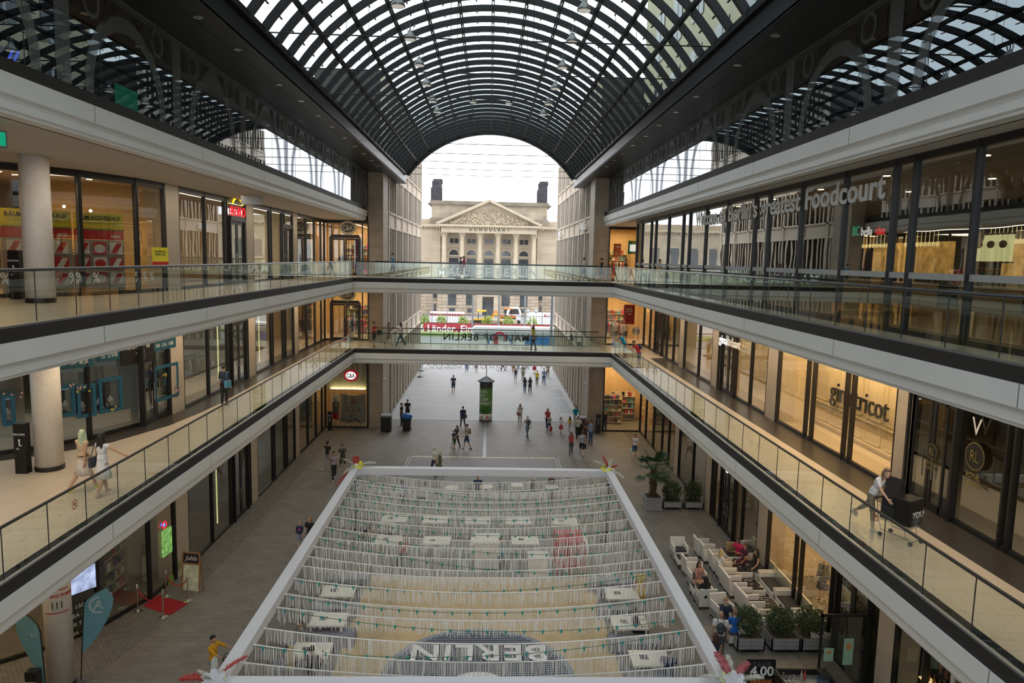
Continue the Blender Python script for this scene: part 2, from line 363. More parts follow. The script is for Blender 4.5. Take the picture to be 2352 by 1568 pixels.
# ---------------------------------------------------------------- glass vault
vault = struct(empty('ceiling'), 'barrel vault of dark steel ribs and glass', 'glass vault')
def vp(th, r, y): return Vector((VX+r*math.sin(th), y, VZ+r*math.cos(th)))
def arch(mb, r0, r1, y0, y1, n=36):
    ths = [-TM+2*TM*i/n for i in range(n+1)]; n0 = len(mb.v)
    for t in ths: mb.v += [tuple(vp(t, r0, y0)), tuple(vp(t, r1, y0)), tuple(vp(t, r1, y1)), tuple(vp(t, r0, y1))]
    for i in range(n):
        for k in range(4):
            a = n0+4*i+k; b = n0+4*i+(k+1) % 4; mb.f.append((a, b, b+4, a+4)); mb.m.append(0)
    return mb
rib = arch(MB(), VR-.17, VR+.06, -.075, .075).build('arch_rib', M_['roof_steel'], vault); rib.location.y = 61
thin = arch(MB(), VR-.02, VR+.02, -.025, .025, 24)
for t in np.arange(-TM+.08, TM, .08):                       # clips that carry the panes
    thin.bar(vp(t, VR-.02, 0), vp(t, VR+.0, .34), .05, .03)
thin = thin.build('glazing_bar', M_['roof_steel'], vault); thin.location.y = 61.4
for k in range(1, 52):
    c = rib.copy(); COL.objects.link(c); c.location.y = 61-1.4*k
    c = thin.copy(); COL.objects.link(c); c.location.y = 61.4-1.4*k
for k in range(-6, 7):
    t = k*.16; mb = MB()
    for dx in (-.045, .045): mb.bar(vp(t, VR-.1, Y0)+Vector((dx,0,0)), vp(t, VR-.1, 61)+Vector((dx,0,0)), .035, .16)
    mb.build('purlin', M_['roof_steel'], vault)
mb = arch(MB(), VR-.35, VR+.15, 60.9, 61.35).build('end_arch', M_['roof_steel'], vault)
mb = MB()
for i in range(24):
    t0, t1 = -TM+2*TM*i/24, -TM+2*TM*(i+1)/24
    mb.quad(vp(t0, VR+.05, Y0), vp(t1, VR+.05, Y0), vp(t1, VR+.05, 61), vp(t0, VR+.05, 61))
mb.build('glass_skin', GL_ROOF, vault, fix=False)
# thin cross bracing between ribs and purlins
# tie rods with hangers
rod0 = None
for k in range(11):
    y = 61.3-4.2*k
    root = struct(empty('trim_5', (0,y,0)), 'thin steel tie rod across the vault', 'tie rod') if False else None
    mb = MB(); z = ZV+.02; mb.tube([(-7.1,0,z), (0,0,z-.03), (7.0,0,z)], .022, 6)
    for x in (-4.6, -1.35, 1.25, 4.5):
        h = VZ+math.sqrt(VR**2-(x-VX)**2); mb.tube([(x,0,z), (x,0,h)], .008, 4)
    o = mb.build('tie_rod', M_['dark_metal']); o.location.y = y
    struct(o, 'thin steel tie rod spanning the vault with fine hangers', 'tie rod')
# recessed downlights in the roof soffit
def downlight(x, y, z, r=.11):
    root = empty('ceiling_downlight', (x,y,z)); MB().lathe([(r,-.004),(r*1.15,-.012),(r*1.2,0),(r,0)], n=16).build('trim_ring', M_['chrome'], root)
    MB().lathe([(r,0.002),(r*.9,-.003)], n=16).build('lens', M_['lens_dim'], root); return root
em('lens_dim', (1,.95,.85), .35)
first = None
for sd, pts in (('left', [(456,40),(546,114),(641,195),(691,232),(730,266),(763,291),(791,317),(815,336),(836,353),(854,368),(869,381)]), ('right', [(1781,82),(1694,150),(1600,222),(1553,258),(1514,288),(1483,313),(1454,334),(1431,353),(1411,368),(1393,382)])):
    for i, (px, py) in enumerate(pts):
        p = W(px, py, z=ZS)
        if first is None: o = first = downlight(p.x, p.y, ZS)
        else: o = copy_tree(first); o.location = (p.x, p.y, ZS)
        tag(o, 'small round downlight in the dark roof soffit on the %s side' % sd, 'downlight', 'downlights in the %s roof soffit' % sd)
# bell lamps hung in the vault
def bell():
    root = empty('pendant_lamp')
    MB().lathe([(.0,.34),(.1,.32),(.12,.22),(.17,.16),(.27,.02),(.29,-.08),(.27,-.08),(.0,.0)], n=20).build('reflector', M_['lamp_al'], root, smooth=True)
    MB().lathe([(.0,-.05),(.24,-.07),(.25,-.10),(.0,-.09)], n=20).build('lens', M_['lens_dim'], root)
    MB().tube([(0,0,.34),(0,0,.62)], .03, 8).build('stem', M_['steel_grey'], root)
    m = MB()
    for a in range(4): m.bar((.12*math.cos(a*PI/2),.12*math.sin(a*PI/2),.3), (.2*math.cos(a*PI/2),.2*math.sin(a*PI/2),.62), .02, .02)
    m.build('bracket', M_['steel_grey'], root); return root
pm('lamp_al', (.33,.33,.32), .4, .8)
lampY = [25.4, 29.6, 33.8, 38.0, 42.2, 46.4]; proto = None
for sd, x, pts in (('left', -3.35, [(914,10),(942,87),(963,147),(980,193),(994,231),(1004,255)]), ('right', 3.35, [(1342,20),(1314,93),(1292,153),(1275,201),(1260,237),(1248,261)]), ('inner', 0, [(1086,233),(1169,236)]), ('low', 0, [(921,309),(1330,319)])):
    for i, (px, py) in enumerate(pts):
        Y = lampY[i] if sd in ('left', 'right') else (48.5 if sd == 'inner' else 50)
        p = W(px, py, Y=Y)
        o = bell() if proto is None else copy_tree(proto); proto = proto or o; o.location = p; o.scale = (.85,)*3
        lab = {'left': 'silver bell lamp in the left row under the vault', 'right': 'silver bell lamp in the right row under the vault', 'inner': 'small silver bell lamp near the crown of the vault', 'low': 'silver bell lamp low on the vault side near the far end'}[sd]
        tag(o, lab, 'pendant lamp', 'bell lamps, %s' % sd)
# ================================================================ shop fronts
def wx(y):
    for (xa, ya), (xb, yb) in zip(LW, LW[1:]):
        if yb <= y <= ya: return xa + (xb-xa)*(ya-y)/(ya-yb) if ya != yb else xa
    return LW[-1][0]
WN = [2]
def front(p0, p1, z0, z1, n, glass, label, base=.12, top=.22, transom=None, fw=.07, splits=None):
    """glazed bay between two plan points with frame and panes"""
    WN[0] += 1; root = struct(empty('window_%d' % WN[0]), label, 'shop front')
    p0 = Vector((*p0, 0)); p1 = Vector((*p1, 0)); d = p1-p0
    ts = splits or [i/n for i in range(n+1)]; fr = MB(); gl = MB()
    for t in ts:
        q = p0+d*t; fr.bar(q+Vector((0,0,z0)), q+Vector((0,0,z1)), fw, .16, u=d.normalized().cross(Vector((0,0,1))))
    for za, zb in [(z0, z0+base), (z1-top, z1)] + ([(transom, transom+.09)] if transom else []):
        m = (za+zb)/2; fr.bar(p0+Vector((0,0,m)), p1+Vector((0,0,m)), .12, zb-za)
    fr.build('frame', M_['dark_metal'], root)
    gl.quad(p0+Vector((0,0,z0+base)), p1+Vector((0,0,z0+base)), p1+Vector((0,0,z1-top)), p0+Vector((0,0,z1-top)))
    gl.build('pane', glass, root, fix=False); return root
def pier(p0, p1, z0, z1, side, label):
    p0 = Vector((*p0, 0)); p1 = Vector((*p1, 0)); d = (p1-p0).normalized(); n = Vector((-d.y, d.x, 0))
    if n.x*side < 0: n = -n                       # n points away from hall
    a = p0-n*.08; b = p1-n*.08; c = p1+n*.7; e = p0+n*.7
    o = MB().ext([(a.x,a.y),(b.x,b.y),(c.x,c.y),(e.x,e.y)], 'z', z0, z1).build('wall_pier', M_['stone']); return struct(o, label, 'pier')
DN = [0]
def door(p, rz, w, h, label, leaves=2, open_=0., hcol='chrome'):
    DN[0] += 1; root = struct(empty('door_%d' % DN[0], p, rz), label, 'door')
    MB().box(-w/2-.09, -w/2, -.1, .1, 0, h+.1).box(w/2, w/2+.09, -.1, .1, 0, h+.1).box(-w/2, w/2, -.1, .1, h, h+.25).build('frame', M_['dark_metal'], root)
    lw = w/leaves
    for i in range(leaves):
        x0 = -w/2+i*lw; m = MB()
        m.box(.02,.12,-.03,.03,.02,h-.02).box(lw-.12,lw-.02,-.03,.03,.02,h-.02).box(.12,lw-.12,-.03,.03,.02,.22).box(.12,lw-.12,-.03,.03,h-.14,h-.02)
        lf = m.build('door_leaf', M_['dark_metal'], root); lf.location = (x0, 0, 0)
        if open_:
            lf.rotation_euler.z = open_*(1 if i == 0 else -1)
            if i == 1: lf.location = (x0+lw, 0, 0); lf.rotation_euler.z = PI-open_
        g = MB().quad((.12,0,.22),(lw-.12,0,.22),(lw-.12,0,h-.14),(.12,0,h-.14)).build('glass', GL_SHOP, lf, fix=False)
        hx = lw-.2 if i == 0 else .2
        MB().tube([(hx,-.07,.85),(hx,-.07,1.5)], .018, 6).build('handle', M_[hcol], lf)
    return root
def lamp(x, y, z, sx, sy, e, col=(1,.74,.46), rot=None, spread=PI):
    l = bpy.data.lights.new('shop_light', 'AREA'); l.shape = 'RECTANGLE'; l.size = sx; l.size_y = sy; l.energy = e; l.color = col; l.spread = spread
    o = bpy.data.objects.new('shop_light', l); o.location = (x, y, z); COL.objects.link(o)
    if rot: o.rotation_euler = rot
    return o
WARM = (1,.70,.38); NEUT = (1,.86,.68)
GND_T, L1_T, L2_T = L1-1.0, L2-1.0, L3-1.0
LBAY = [((54.,46.3),'farthest'), ((45.3,37.8),'third'), ((36.7,29.05),'second')]
lvls = (('ground', 0, GND_T), ('first gallery', L1, L1_T), ('second gallery', L2, L2_T))
for ln, z0, z1 in lvls:
    for (ya, yb), bn in LBAY:
        spl = [0,.24,.30,.58,.62,1] if bn == 'third' else ([0,.33,.36,.66,1] if bn == 'second' else [0,.15,.4,.7,1])
        front((wx(ya),ya), (wx(yb),yb), z0, z1, 3, GL_SHOP, '%s glazed bay of the left %s shops' % (bn, ln), splits=spl)
    for (ya, yb), bn in (((46.3,45.3),'farthest'),((37.8,36.7),'middle'),((29.05,28.0),'nearest')):
        pier((wx(ya),ya), (wx(yb),yb), z0, z1, -1, '%s stone pier between the left %s shops' % (bn, ln))
    P = [(wx(28.0),28.0),(-12.65,26.3),(-13.4,24.1),(-14.3,22.8),(-15.6,21.6),(-18.,20.2)]
    for i in range(5):
        front(P[i], P[i+1], z0, z1, 1, GL_SHOP, 'bay %s of the curved left %s shop front' % ('nearest the pier,second,third,fourth,nearest the frame edge'.split(',')[i], ln), fw=.1)
RB = [((54.,43.5),'farthest',[0,.2,.44,.68,.85,1]), ((42.5,37.0),'fourth',[0,.55,1]), ((36.,29.5),'third',[0,.07,.33,.7,1]), ((28.4,19.9),'second',[0,.31,.37,.65,.70,1]), ((19.0,11.),'nearest',[0,.17,.44,.47,1])]
for ln, z0, z1 in lvls[:2]:
    for (ya, yb), bn, spl in RB:
        front((RWX,ya), (RWX,yb), z0, z1, 3, GL_SHOP, '%s glazed bay of the right %s shops' % (bn, ln), splits=spl)
    for (ya, yb), bn in (((43.5,42.5),'farthest'),((37.,36.),'third'),((29.5,28.4),'second'),((19.9,19.0),'nearest')):
        pier((RWX,ya), (RWX,yb), z0, z1, 1, '%s stone pier between the right %s shops' % (bn, ln))
# food court glazing, second gallery right
fy = [W(px, 500, X=9.6).y for px in (1462,1473,1494,1507,1538,1570,1590,1625,1663,1694,1720)]
fys = [46.9, 45.4, 43.2, 42.2, 39.3, 36.4, 35.0, 32.2, 29.2, 27.9]
fys = [46.9,45.3,42.8,41.6,38.6,35.7,34.5,31.9,29.0,26.0,24.7,22.1,19.4,17.0,16.2,14.1,11.3,8.5]
ft = [(46.9-y)/(46.9-8.5) for y in fys]
front((9.6,46.9), (9.6,8.5), L2, L2_T, 1, GL_FOOD, 'long dark glazed front of the food court on the right second gallery', splits=ft, top=.16)
front((9.6,46.9), (11.85,46.9), L2, L2_T, 1, GL_FOOD, 'short end pane of the food court glazing')
pm('band_grey', (.42,.42,.41), .6)
o = MB().box(9.57, 9.585, 8.5, 46.9, L2+1.28, L2+1.42).build('trim_6', M_['band_grey']); struct(o, 'pale manifestation band along the food court glass', 'band')
# end walls at YE : clothing shop left, drugstore right
for ln, z0, z1 in lvls:
    front((-9.05,54.), (-12.3,54.), z0, z1, 1, GL_SHOP, 'glazed end bay left of the opening, %s' % ln, splits=[0,.13,.82,1] if z0 else [0,.02,1], transom=None)
    front((8.95,54.), (11.85,54.), z0, z1, 1, GL_SHOP, 'glazed end bay right of the opening, %s' % ln, splits=[0,1])
for z0 in (L1, L2): door((-10.75,53.97,z0), 0, 2.1, 2.75, 'dark double glass door of the end shop on the %s gallery' % ('first' if z0 < 8 else 'second'))
# doors in the side fronts
for y, z, side, lab in ((35.4,L2,-1,'open dark doorway on the left second gallery'),(35.3,L1,-1,'open dark doorway on the left first gallery'),(35.2,0,-1,'dark doorway of the left ground shops'),(27.,L1,-1,'dark doorway in the black jewellery portal'),
        (34.4,L1,1,'dark glass double door on the right first gallery'),(33.4,0,1,'dark glass double door of the right ground shop'),(21.4,0,1,'black doorway behind the grey planters'),(18.2,L1,1,'dark framed double door on the right first gallery, nearest'),(49.,L1,1,'dark portal doors at the far right of the first gallery'),(43.9,L2,-1,'slim glazed double door on the left second gallery')):
    x = wx(y) if side < 0 else RWX
    door((x+side*(-.05), y, z), PI/2*side*-1 if side > 0 else PI/2, 1.9, 3.0 if z else 3.6, lab, 2)
# ---------------------------------------------------------------- interiors: back walls, partitions, floors are the slabs
def room(y0, y1, xa, xb, z0, z1, mat, nm, e, col=WARM, back=True):
    a, b = sorted((xa, xb)); far = b if abs(b) > abs(a) else a; sg = 1 if far > 0 else -1
    m = MB().box(*sorted((far, far+sg*.1)), y0, y1, z0, z1)
    m.box(a, b, y0-.06, y0, z0, z1)
    struct(m.build('wall_'+('left' if sg < 0 else 'right'), M_[mat]), 'inner wall of the %s' % nm, 'wall')
    if e: lamp((a+b)/2, (y0+y1)/2, z1-.12, (b-a)*.7, (y1-y0)*.7, e, col)
pm('wall_cream', (.62,.52,.36), .8); pm('wall_warm', (.60,.43,.22), .8); pm('wall_black', (.02,.02,.022), .5); pm('wall_white', (.75,.72,.66), .7); pm('wall_olive', (.35,.33,.22), .7); pm('wall_grey', (.3,.3,.29), .7)
room(46,54,-17,-12.5, L2,L2_T,'wall_cream','far left upper clothing shop',260,NEUT); room(37.2,45.8,-18,-12.5, L2,L2_T,'wall_cream','third left upper shop',150,NEUT)
room(28.5,37,-18,-12.5, L2,L2_T,'wall_warm','second left upper shop',70,WARM); room(14,28.3,-20,-13, L2,L2_T,'wall_warm','shoe shop on the left second gallery',0)
lamp(-16.5,24.5,L2_T-.3,3,4,160,(1,.62,.3))
room(46,54,-17,-12.5, L1,L1_T,'wall_warm','far left first gallery shop',220,WARM); room(37.2,45.8,-17,-12.5, L1,L1_T,'wall_grey','third left first gallery shop',45,WARM)
room(28.5,37,-18,-12.5, L1,L1_T,'wall_grey','second left first gallery shop',60,NEUT); room(14,28.3,-20,-13, L1,L1_T,'wall_grey','jewellery shop',100,(.85,.95,1))
room(46,54,-17,-12.5, 0,GND_T,'wall_grey','far left ground shop',120,WARM); room(37.2,45.8,-17,-12.5, 0,GND_T,'wall_grey','third left ground shop',30,WARM)
room(28.5,37,-17,-12.5, 0,GND_T,'wall_grey','second left ground shop',35,WARM); room(14,28.3,-20,-13, 0,GND_T,'wall_olive','gift shop on the left ground floor',240,WARM)
room(43,54,12,18,L1,L1_T,'wall_warm','far right first gallery shop',200,WARM); room(36.5,42.9,12,17,L1,L1_T,'wall_cream','fourth right first gallery shop',110,WARM)
room(28.8,36.4,12,17,L1,L1_T,'wall_cream','fashion shop on the right first gallery',170,WARM); room(20,28.6,12,13.4,L1,L1_T,'wall_cream','display window with the large sign',0,WARM)
room(10,19.8,12,17,L1,L1_T,'wall_black','dark lounge shop',25,WARM)
room(43,54,12,18,0,GND_T,'wall_warm','far right ground shop',150,WARM); room(36.5,42.9,12,17,0,GND_T,'wall_grey','fourth right ground shop',25,WARM)
room(28.8,36.4,12,17,0,GND_T,'wall_cream','fashion shop on the right ground floor',90,WARM); room(22.7,28.6,12,17,0,GND_T,'wall_cream','right ground floor window with the mannequin',300,(1,.66,.32)); room(19.6,22.6,12,15,0,GND_T,'wall_black','dark doorway bay on the right ground floor',0)
room(9,20.3,12,17,0,GND_T,'wall_black','dark bar on the right ground floor',30,WARM)
room(8,46.8,9.7,19,L2,L2_T,'wall_black','food court',90,WARM)
room(47,54,12,18,L2,L2_T,'wall_warm','far right second gallery shop',200,WARM)
for x0, x1, e in ((-12.2,-9.1,1),(9,11.8,1)):           # end shops behind YE
    for ln, z0, z1 in lvls:
        xa, xb = (x0-1, -9.05) if x0 < 0 else (8.95, x1+1); m = MB().box(xa, xb, 59, 59.1, z0, z1).box(xa-.1, xa, 56.5 if x0 > 0 else 54.1, 59, z0, z1).box(xb, xb+.1, 56.5 if x0 < 0 else 54.1, 59, z0, z1)
        struct(m.build('wall_end', M_['wall_warm']), 'inner wall of the end shop %s of the opening, %s' % ('left' if x0 < 0 else 'right', ln), 'wall')
        lamp((x0+x1)/2, 56.5, z1-.12, 2.4, 3, 170 if z0 else (90 if x0 < 0 else 260), WARM)
# display window lights for the large sign
lamp(12.6, 24.2, L1_T-.15, .7, 7.6, 280, (1,.66,.30), (0, R(-6), 0))
# gallery soffit warm downlights washing the piers and walkways
for x in (-11.2, 10.6):
    lamp(x, 30, L1_T-.02, .5, 40, 450, (1,.80,.56)); lamp(x, 30, GND_T-.02, .5, 40, 150, (1,.84,.64))
lamp(-11.2, 30, L2_T-.02, .5, 44, 260, (1,.88,.72))
# ---------------------------------------------------------------- spotlights, racks and shelves inside
em('lens_warm', (1,.72,.38), 14)
def spot():
    r = empty('ceiling_spotlight'); MB().lathe([(.09,-.0),(.10,-.03),(.0,-.03)], n=10).build('lens', M_['lens_warm'], r); MB().lathe([(.1,0),(.13,-.02),(.13,0)], n=10).build('rim', M_['chrome'], r); return r
sp0 = None
def spots(xs, ys, z, place):
    global sp0
    for x in xs:
        for y in ys:
            o = spot() if sp0 is None else copy_tree(sp0); sp0 = sp0 or o; o.location = (x, y, z-.001)
            tag(o, 'small warm ceiling spotlight inside the %s' % place, 'spotlight', 'ceiling spotlights inside the %s' % place)
spots((-15.5,-14), (48,51), L2_T-.0, 'far left upper clothing shop'); spots((-16.5,-14.6), (23,25,27), L2_T, 'left upper shoe shop'); spots((13,15), (31,34), L1_T, 'right first gallery fashion shop')
spots((12.6,14.4), (25.2,27.4), GND_T, 'ground window with the mannequin'); spots((11,14), (12,16,20,24,28,32), L2_T, 'food court'); spots((9.8,11), (55.5,), L2_T, 'right end shop, second gallery'); spots((-11.4,-10), (55.5,), L1_T, 'left end shop, first gallery')
spots((-15.5,-14), (31,34), L1_T, 'second left first gallery shop'); spots((13.2,15), (45,49), L1_T, 'far right first gallery shop')
GC = [(.35,.05,.05),(.05,.07,.2),(.02,.02,.02),(.6,.55,.45),(.25,.3,.12),(.7,.7,.7),(.4,.2,.08),(.1,.3,.35),(.6,.1,.2),(.15,.15,.17)]
GM = [pm('cloth_%d' % i, c, .9, noise=(20,.15)) for i, c in enumerate(GC)]
def rack(seed):
    rd = random.Random(seed); r = empty('clothes_rack')
    MB().tube([(-.8,0,0),(-.8,0,1.5),(.8,0,1.5),(.8,0,0)], .02, 6).box(-.83,-.77,-.25,.25,0,.03).box(.77,.83,-.25,.25,0,.03).build('rail', M_['dark_metal'], r)
    x = -.7
    while x < .7:
        h = rd.uniform(.7,1.1); w = rd.uniform(.18,.24); m = MB(); m.ext([(-w*.5,1.38),(-w,1.3),(-w*.9,1.45-h),(w*.9,1.45-h),(w,1.3),(w*.5,1.38),(0,1.43)], 'x', x, x+.07)
        m.build('garment', GM[rd.randrange(10)], r); x += rd.uniform(.1,.14)
    return r
def shelf(seed, w=2.0, h=2.4, rows=5):
    rd = random.Random(seed); r = empty('display_shelf'); m = MB().box(-w/2,w/2,.28,.32,0,h).box(-w/2,-w/2+.03,-.1,.3,0,h).box(w/2-.03,w/2,-.1,.3,0,h)
    for k in range(rows): m.box(-w/2,w/2,-.1,.3,.1+k*h/rows,.13+k*h/rows)
    m.build('carcass', M_['wall_cream'], r); bys = {}
    for k in range(rows):
        x = -w/2+.06
        while x < w/2-.25:
            ww = rd.uniform(.1,.28); hh = rd.uniform(.12,h/rows-.12); i = rd.randrange(10); bys.setdefault(i, MB()).box(x,x+ww,-.05,.22,.13+k*h/rows,.13+k*h/rows+hh); x += ww+rd.uniform(.02,.08)
    for i, b in bys.items(): tag(b.build('goods', GM[i], r), kind='stuff')
    return r
rk = [rack(s) for s in (1,2,3)]; shl = [shelf(s) for s in (4,5,6)]; used = set()
def put(src, x, y, z, rz, label, cat, group, sc=1):
    i = id(src); o = copy_tree(src) if i in used else src; used.add(i); o.location = (x,y,z); o.rotation_euler.z = rz; o.scale = (sc,)*3; return tag(o, label, cat, group)
places = [(-10.4,56.2,L1,'left end shop, first gallery'),(-11.2,57.4,L1,'left end shop, first gallery'),(-10.2,56.3,L2,'left end shop, second gallery'),(-11.5,57,L2,'left end shop, second gallery'),(10.2,57.2,L2,'right end shop, second gallery'),(10.6,56.5,L1,'right end shop, first gallery'),(9.8,57.6,L1,'right end shop, first gallery'),
 (-14,50.5,L2,'far left upper clothing shop'),(-14.5,48,L2,'far left upper clothing shop'),(-13.8,51,L1,'far left first gallery shop'),(-14,48,L1,'far left first gallery shop'),(14,47,L1,'far right first gallery shop'),(13.6,50,L1,'far right first gallery shop'),(13.9,39.5,L1,'fourth right first gallery shop'),(14,32,L1,'right first gallery fashion shop'),(14.5,34.5,L1,'right first gallery fashion shop'),(-15.2,26,L2,'left upper shoe shop'),(14,34,0,'right ground fashion shop'),(14,31,0,'right ground fashion shop'),(-14,31,L1,'second left first gallery shop'),(-14,41,L1,'third left first gallery shop'),(13.4,51,L2,'far right second gallery shop')]
for i, (x, y, z, pl) in enumerate(places): put(rk[i % 3], x, y, z, PI/2*(i % 2), 'clothes rack with mixed garments inside the %s' % pl, 'clothes rack', 'clothes racks in the %s' % pl)
for i, (x, y, z, pl) in enumerate([(-17.6,25,L2,'left upper shoe shop'),(-17.6,22.5,L2,'left upper shoe shop'),(-16.6,49,L2,'far left upper clothing shop'),(-10.6,58.6,L2,'left end shop, second gallery'),(-10.6,58.6,L1,'left end shop, first gallery'),(10.2,58.6,L2,'right end shop, second gallery'),(10.3,58.6,L1,'right end shop, first gallery'),(9.9,56.6,0,'right end shop, ground floor'),(11.2,57.8,0,'right end shop, ground floor'),
 (17.5,48,L1,'far right first gallery shop'),(16.6,33,L1,'right first gallery fashion shop'),(-18.5,20.,0,'left ground gift shop'),(-14.2,26.6,0,'left ground gift shop'),(-14.6,24.4,0,'left ground gift shop'),(17.4,50,0,'far right ground shop'),(17.3,46,0,'far right ground shop'),(16.6,16,0,'dark ground floor bar'),(16.6,13,0,'dark ground floor bar'),(-16.7,51,L1,'far left first gallery shop'),(18.5,26,L2,'food court'),(18.5,20,L2,'food court')]):
    rz = PI/2 if x < -12.5 else (-PI/2 if x > 12 else 0)
    put(shl[i % 3], x, y, z, rz, 'tall display shelf of small goods inside the %s' % pl, 'shelf', 'display shelves in the %s' % pl)
# ================================================================ glass balustrades
pm('handrail', (.06,.06,.065), .3, .6)
def rail(name, p0, p1, z, step, label, posts=False):
    root = thing(name, label, 'railing'); p0 = Vector((*p0, z)); p1 = Vector((*p1, z)); d = p1-p0; Ln = d.length; n = max(1, round(Ln/step)); u = d/Ln
    sd = u.cross(Vector((0,0,1)))
    o = MB().tube([p0+Vector((0,0,1.1)), p1+Vector((0,0,1.1))], .035, 8).build('handrail', M_['handrail'], root)
    MB().bar(p0+Vector((0,0,.02)), p1+Vector((0,0,.02)), .08, .04).build('base_channel', M_['steel_grey'], root)
    pan = MB().quad((.008,0,.0), (Ln/n-.008,0,0), (Ln/n-.008,0,1.03), (.008,0,1.03)); me = None; ang = math.atan2(u.y, u.x)
    j0 = None
    for i in range(n):
        if me is None: g = pan.build('glass_panel', GL_RAIL, root, fix=False); me = g
        else: g = me.copy(); COL.objects.link(g)
        g.location = p0+u*(Ln/n*i)+Vector((0,0,.06)); g.rotation_euler.z = ang
        if i:
            w_ = .016 if not posts else .035; j = MB().box(-w_/2,w_/2,-w_/2,w_/2,0,1.03).build('joint_strip', M_['handrail'], root) if j0 is None else j0.copy()
            if j0: COL.objects.link(j)
            j0 = j0 or j; j.location = p0+u*(Ln/n*i)+Vector((0,0,.06)); j.rotation_euler.z = ang
    return root
e = .06
for lv, z in (('first', L1+.0), ('second', L2+.0)):
    rail('glass_railing', (XL-.06, 2), (XL-.06, YB+.06), z, 1.42, 'long glass balustrade with dark handrail along the left %s gallery' % lv)
    rail('glass_railing', (XR+.06, 3), (XR+.06, YB+.06), z, 1.42, 'long glass balustrade with dark handrail along the right %s gallery' % lv)
    rail('glass_railing', (XL+.1, YB+.1), (XR-.1, YB+.1), z, 2.05, 'glass balustrade on the near side of the %s level footbridge' % lv)
    rail('glass_railing', (-8.4, 52.8), (8.2, 52.8), z, 2.05, 'glass balustrade on the far side of the %s level footbridge' % lv, posts=True)
# lettering on the bridge balustrades
pm('letter_pale_glow', (.80,.88,.84), .5, emit=(.22,)); pm('letter_dark', (.05,.055,.05), .5)  # faint glow added to the upper letters to make them read pale
p = W(1120, 634, Y=YB+.04)
def words(nm, ws, size, loc, rz, mat, label, gap=.42, space=1.16, sx=1.):
    t = thing(nm, label, 'lettering', loc, rz); ms = []
    for w_ in ws: mb = text_mb(w_, size, .04, True, 'LEFT', space=space, sx=sx); xs = [v[0] for v in mb.v]; ms.append((mb, min(xs), max(xs)))
    tot = sum(b-a for _, a, b in ms)+gap*(len(ws)-1); x = -tot/2
    for mb, a, b in ms:
        mb.xf(Matrix.Translation((x-a,0,0))); mb.build('word', mat, t, fix=False); x += b-a+gap
    return t
words('bridge_lettering', ('MALL','OF','BERLIN'), .80, (p.x, YB+.04, L2+.28), 0, M_['letter_pale_glow'], 'pale block letters on the near balustrade of the upper footbridge')
p = W(1117, 786, Y=52.9)
words('bridge_lettering', ('MALL','OF','BERLIN'), .74, (p.x, 52.88, L1+.28), PI, M_['letter_dark'], 'dark letters seen mirrored from behind on the lower footbridge')
# no-smoking style round stickers on balustrade glass
pm('sign_red', (.5,.03,.04), .5)
def sticker(p, rz, lab, r=.11):
    t = thing('round_sticker', lab, 'sticker', p, rz); m = MB()
    n = 24
    for i in range(n):
        a, b = 2*PI*i/n, 2*PI*(i+1)/n; m.quad((r*math.cos(a),0,r*math.sin(a)),(r*math.cos(b),0,r*math.sin(b)),(.84*r*math.cos(b),0,.84*r*math.sin(b)),(.84*r*math.cos(a),0,.84*r*math.sin(a)))
    m.bar((-r*.6,0,r*.6),(r*.6,0,-r*.6), .002, r*.14, u=(1,0,1)); m.build('ring', M_['sign_red'], t, fix=False)
    MB().bar((-.05,-.002,-.01),(.05,-.002,.02), .003, .02, u=(0,0,1)).bar((0,-.002,-.05),(.02,-.002,.05), .003, .015, u=(1,0,0)).build('symbol', M_['letter_dark'], t)
sticker(W(172,1158,X=XL-.04), PI/2, 'round red prohibition sticker on the left first gallery glass')
sticker(W(136,635,X=XL-.04), PI/2, 'round red prohibition sticker on the left second gallery glass')
sticker(W(2012,1185,X=XR+.04), -PI/2, 'round red prohibition sticker on the right first gallery glass')
# round white columns on the left
for z0, z1, ln in ((0,GND_T,'ground'),(L1,L1_T,'first gallery'),(L2,L2_T,'second gallery')):
    c = empty('round_column', (-12.72,20.75,z0)); struct(c, 'round white column on the left %s floor' % ln, 'column')
    MB().lathe([(.37,.0),(.37,z1-z0)], n=40).build('shaft', M_['white_col'] if 'white_col' in M_ else pm('white_col', (.62,.58,.52), .5), c, smooth=False)
    for p_ in c.children: p_.data.shade_smooth()
    MB().lathe([(.385,0),(.385,.13),(.37,.13)], n=40).build('base_ring', M_['dark_metal'], c)
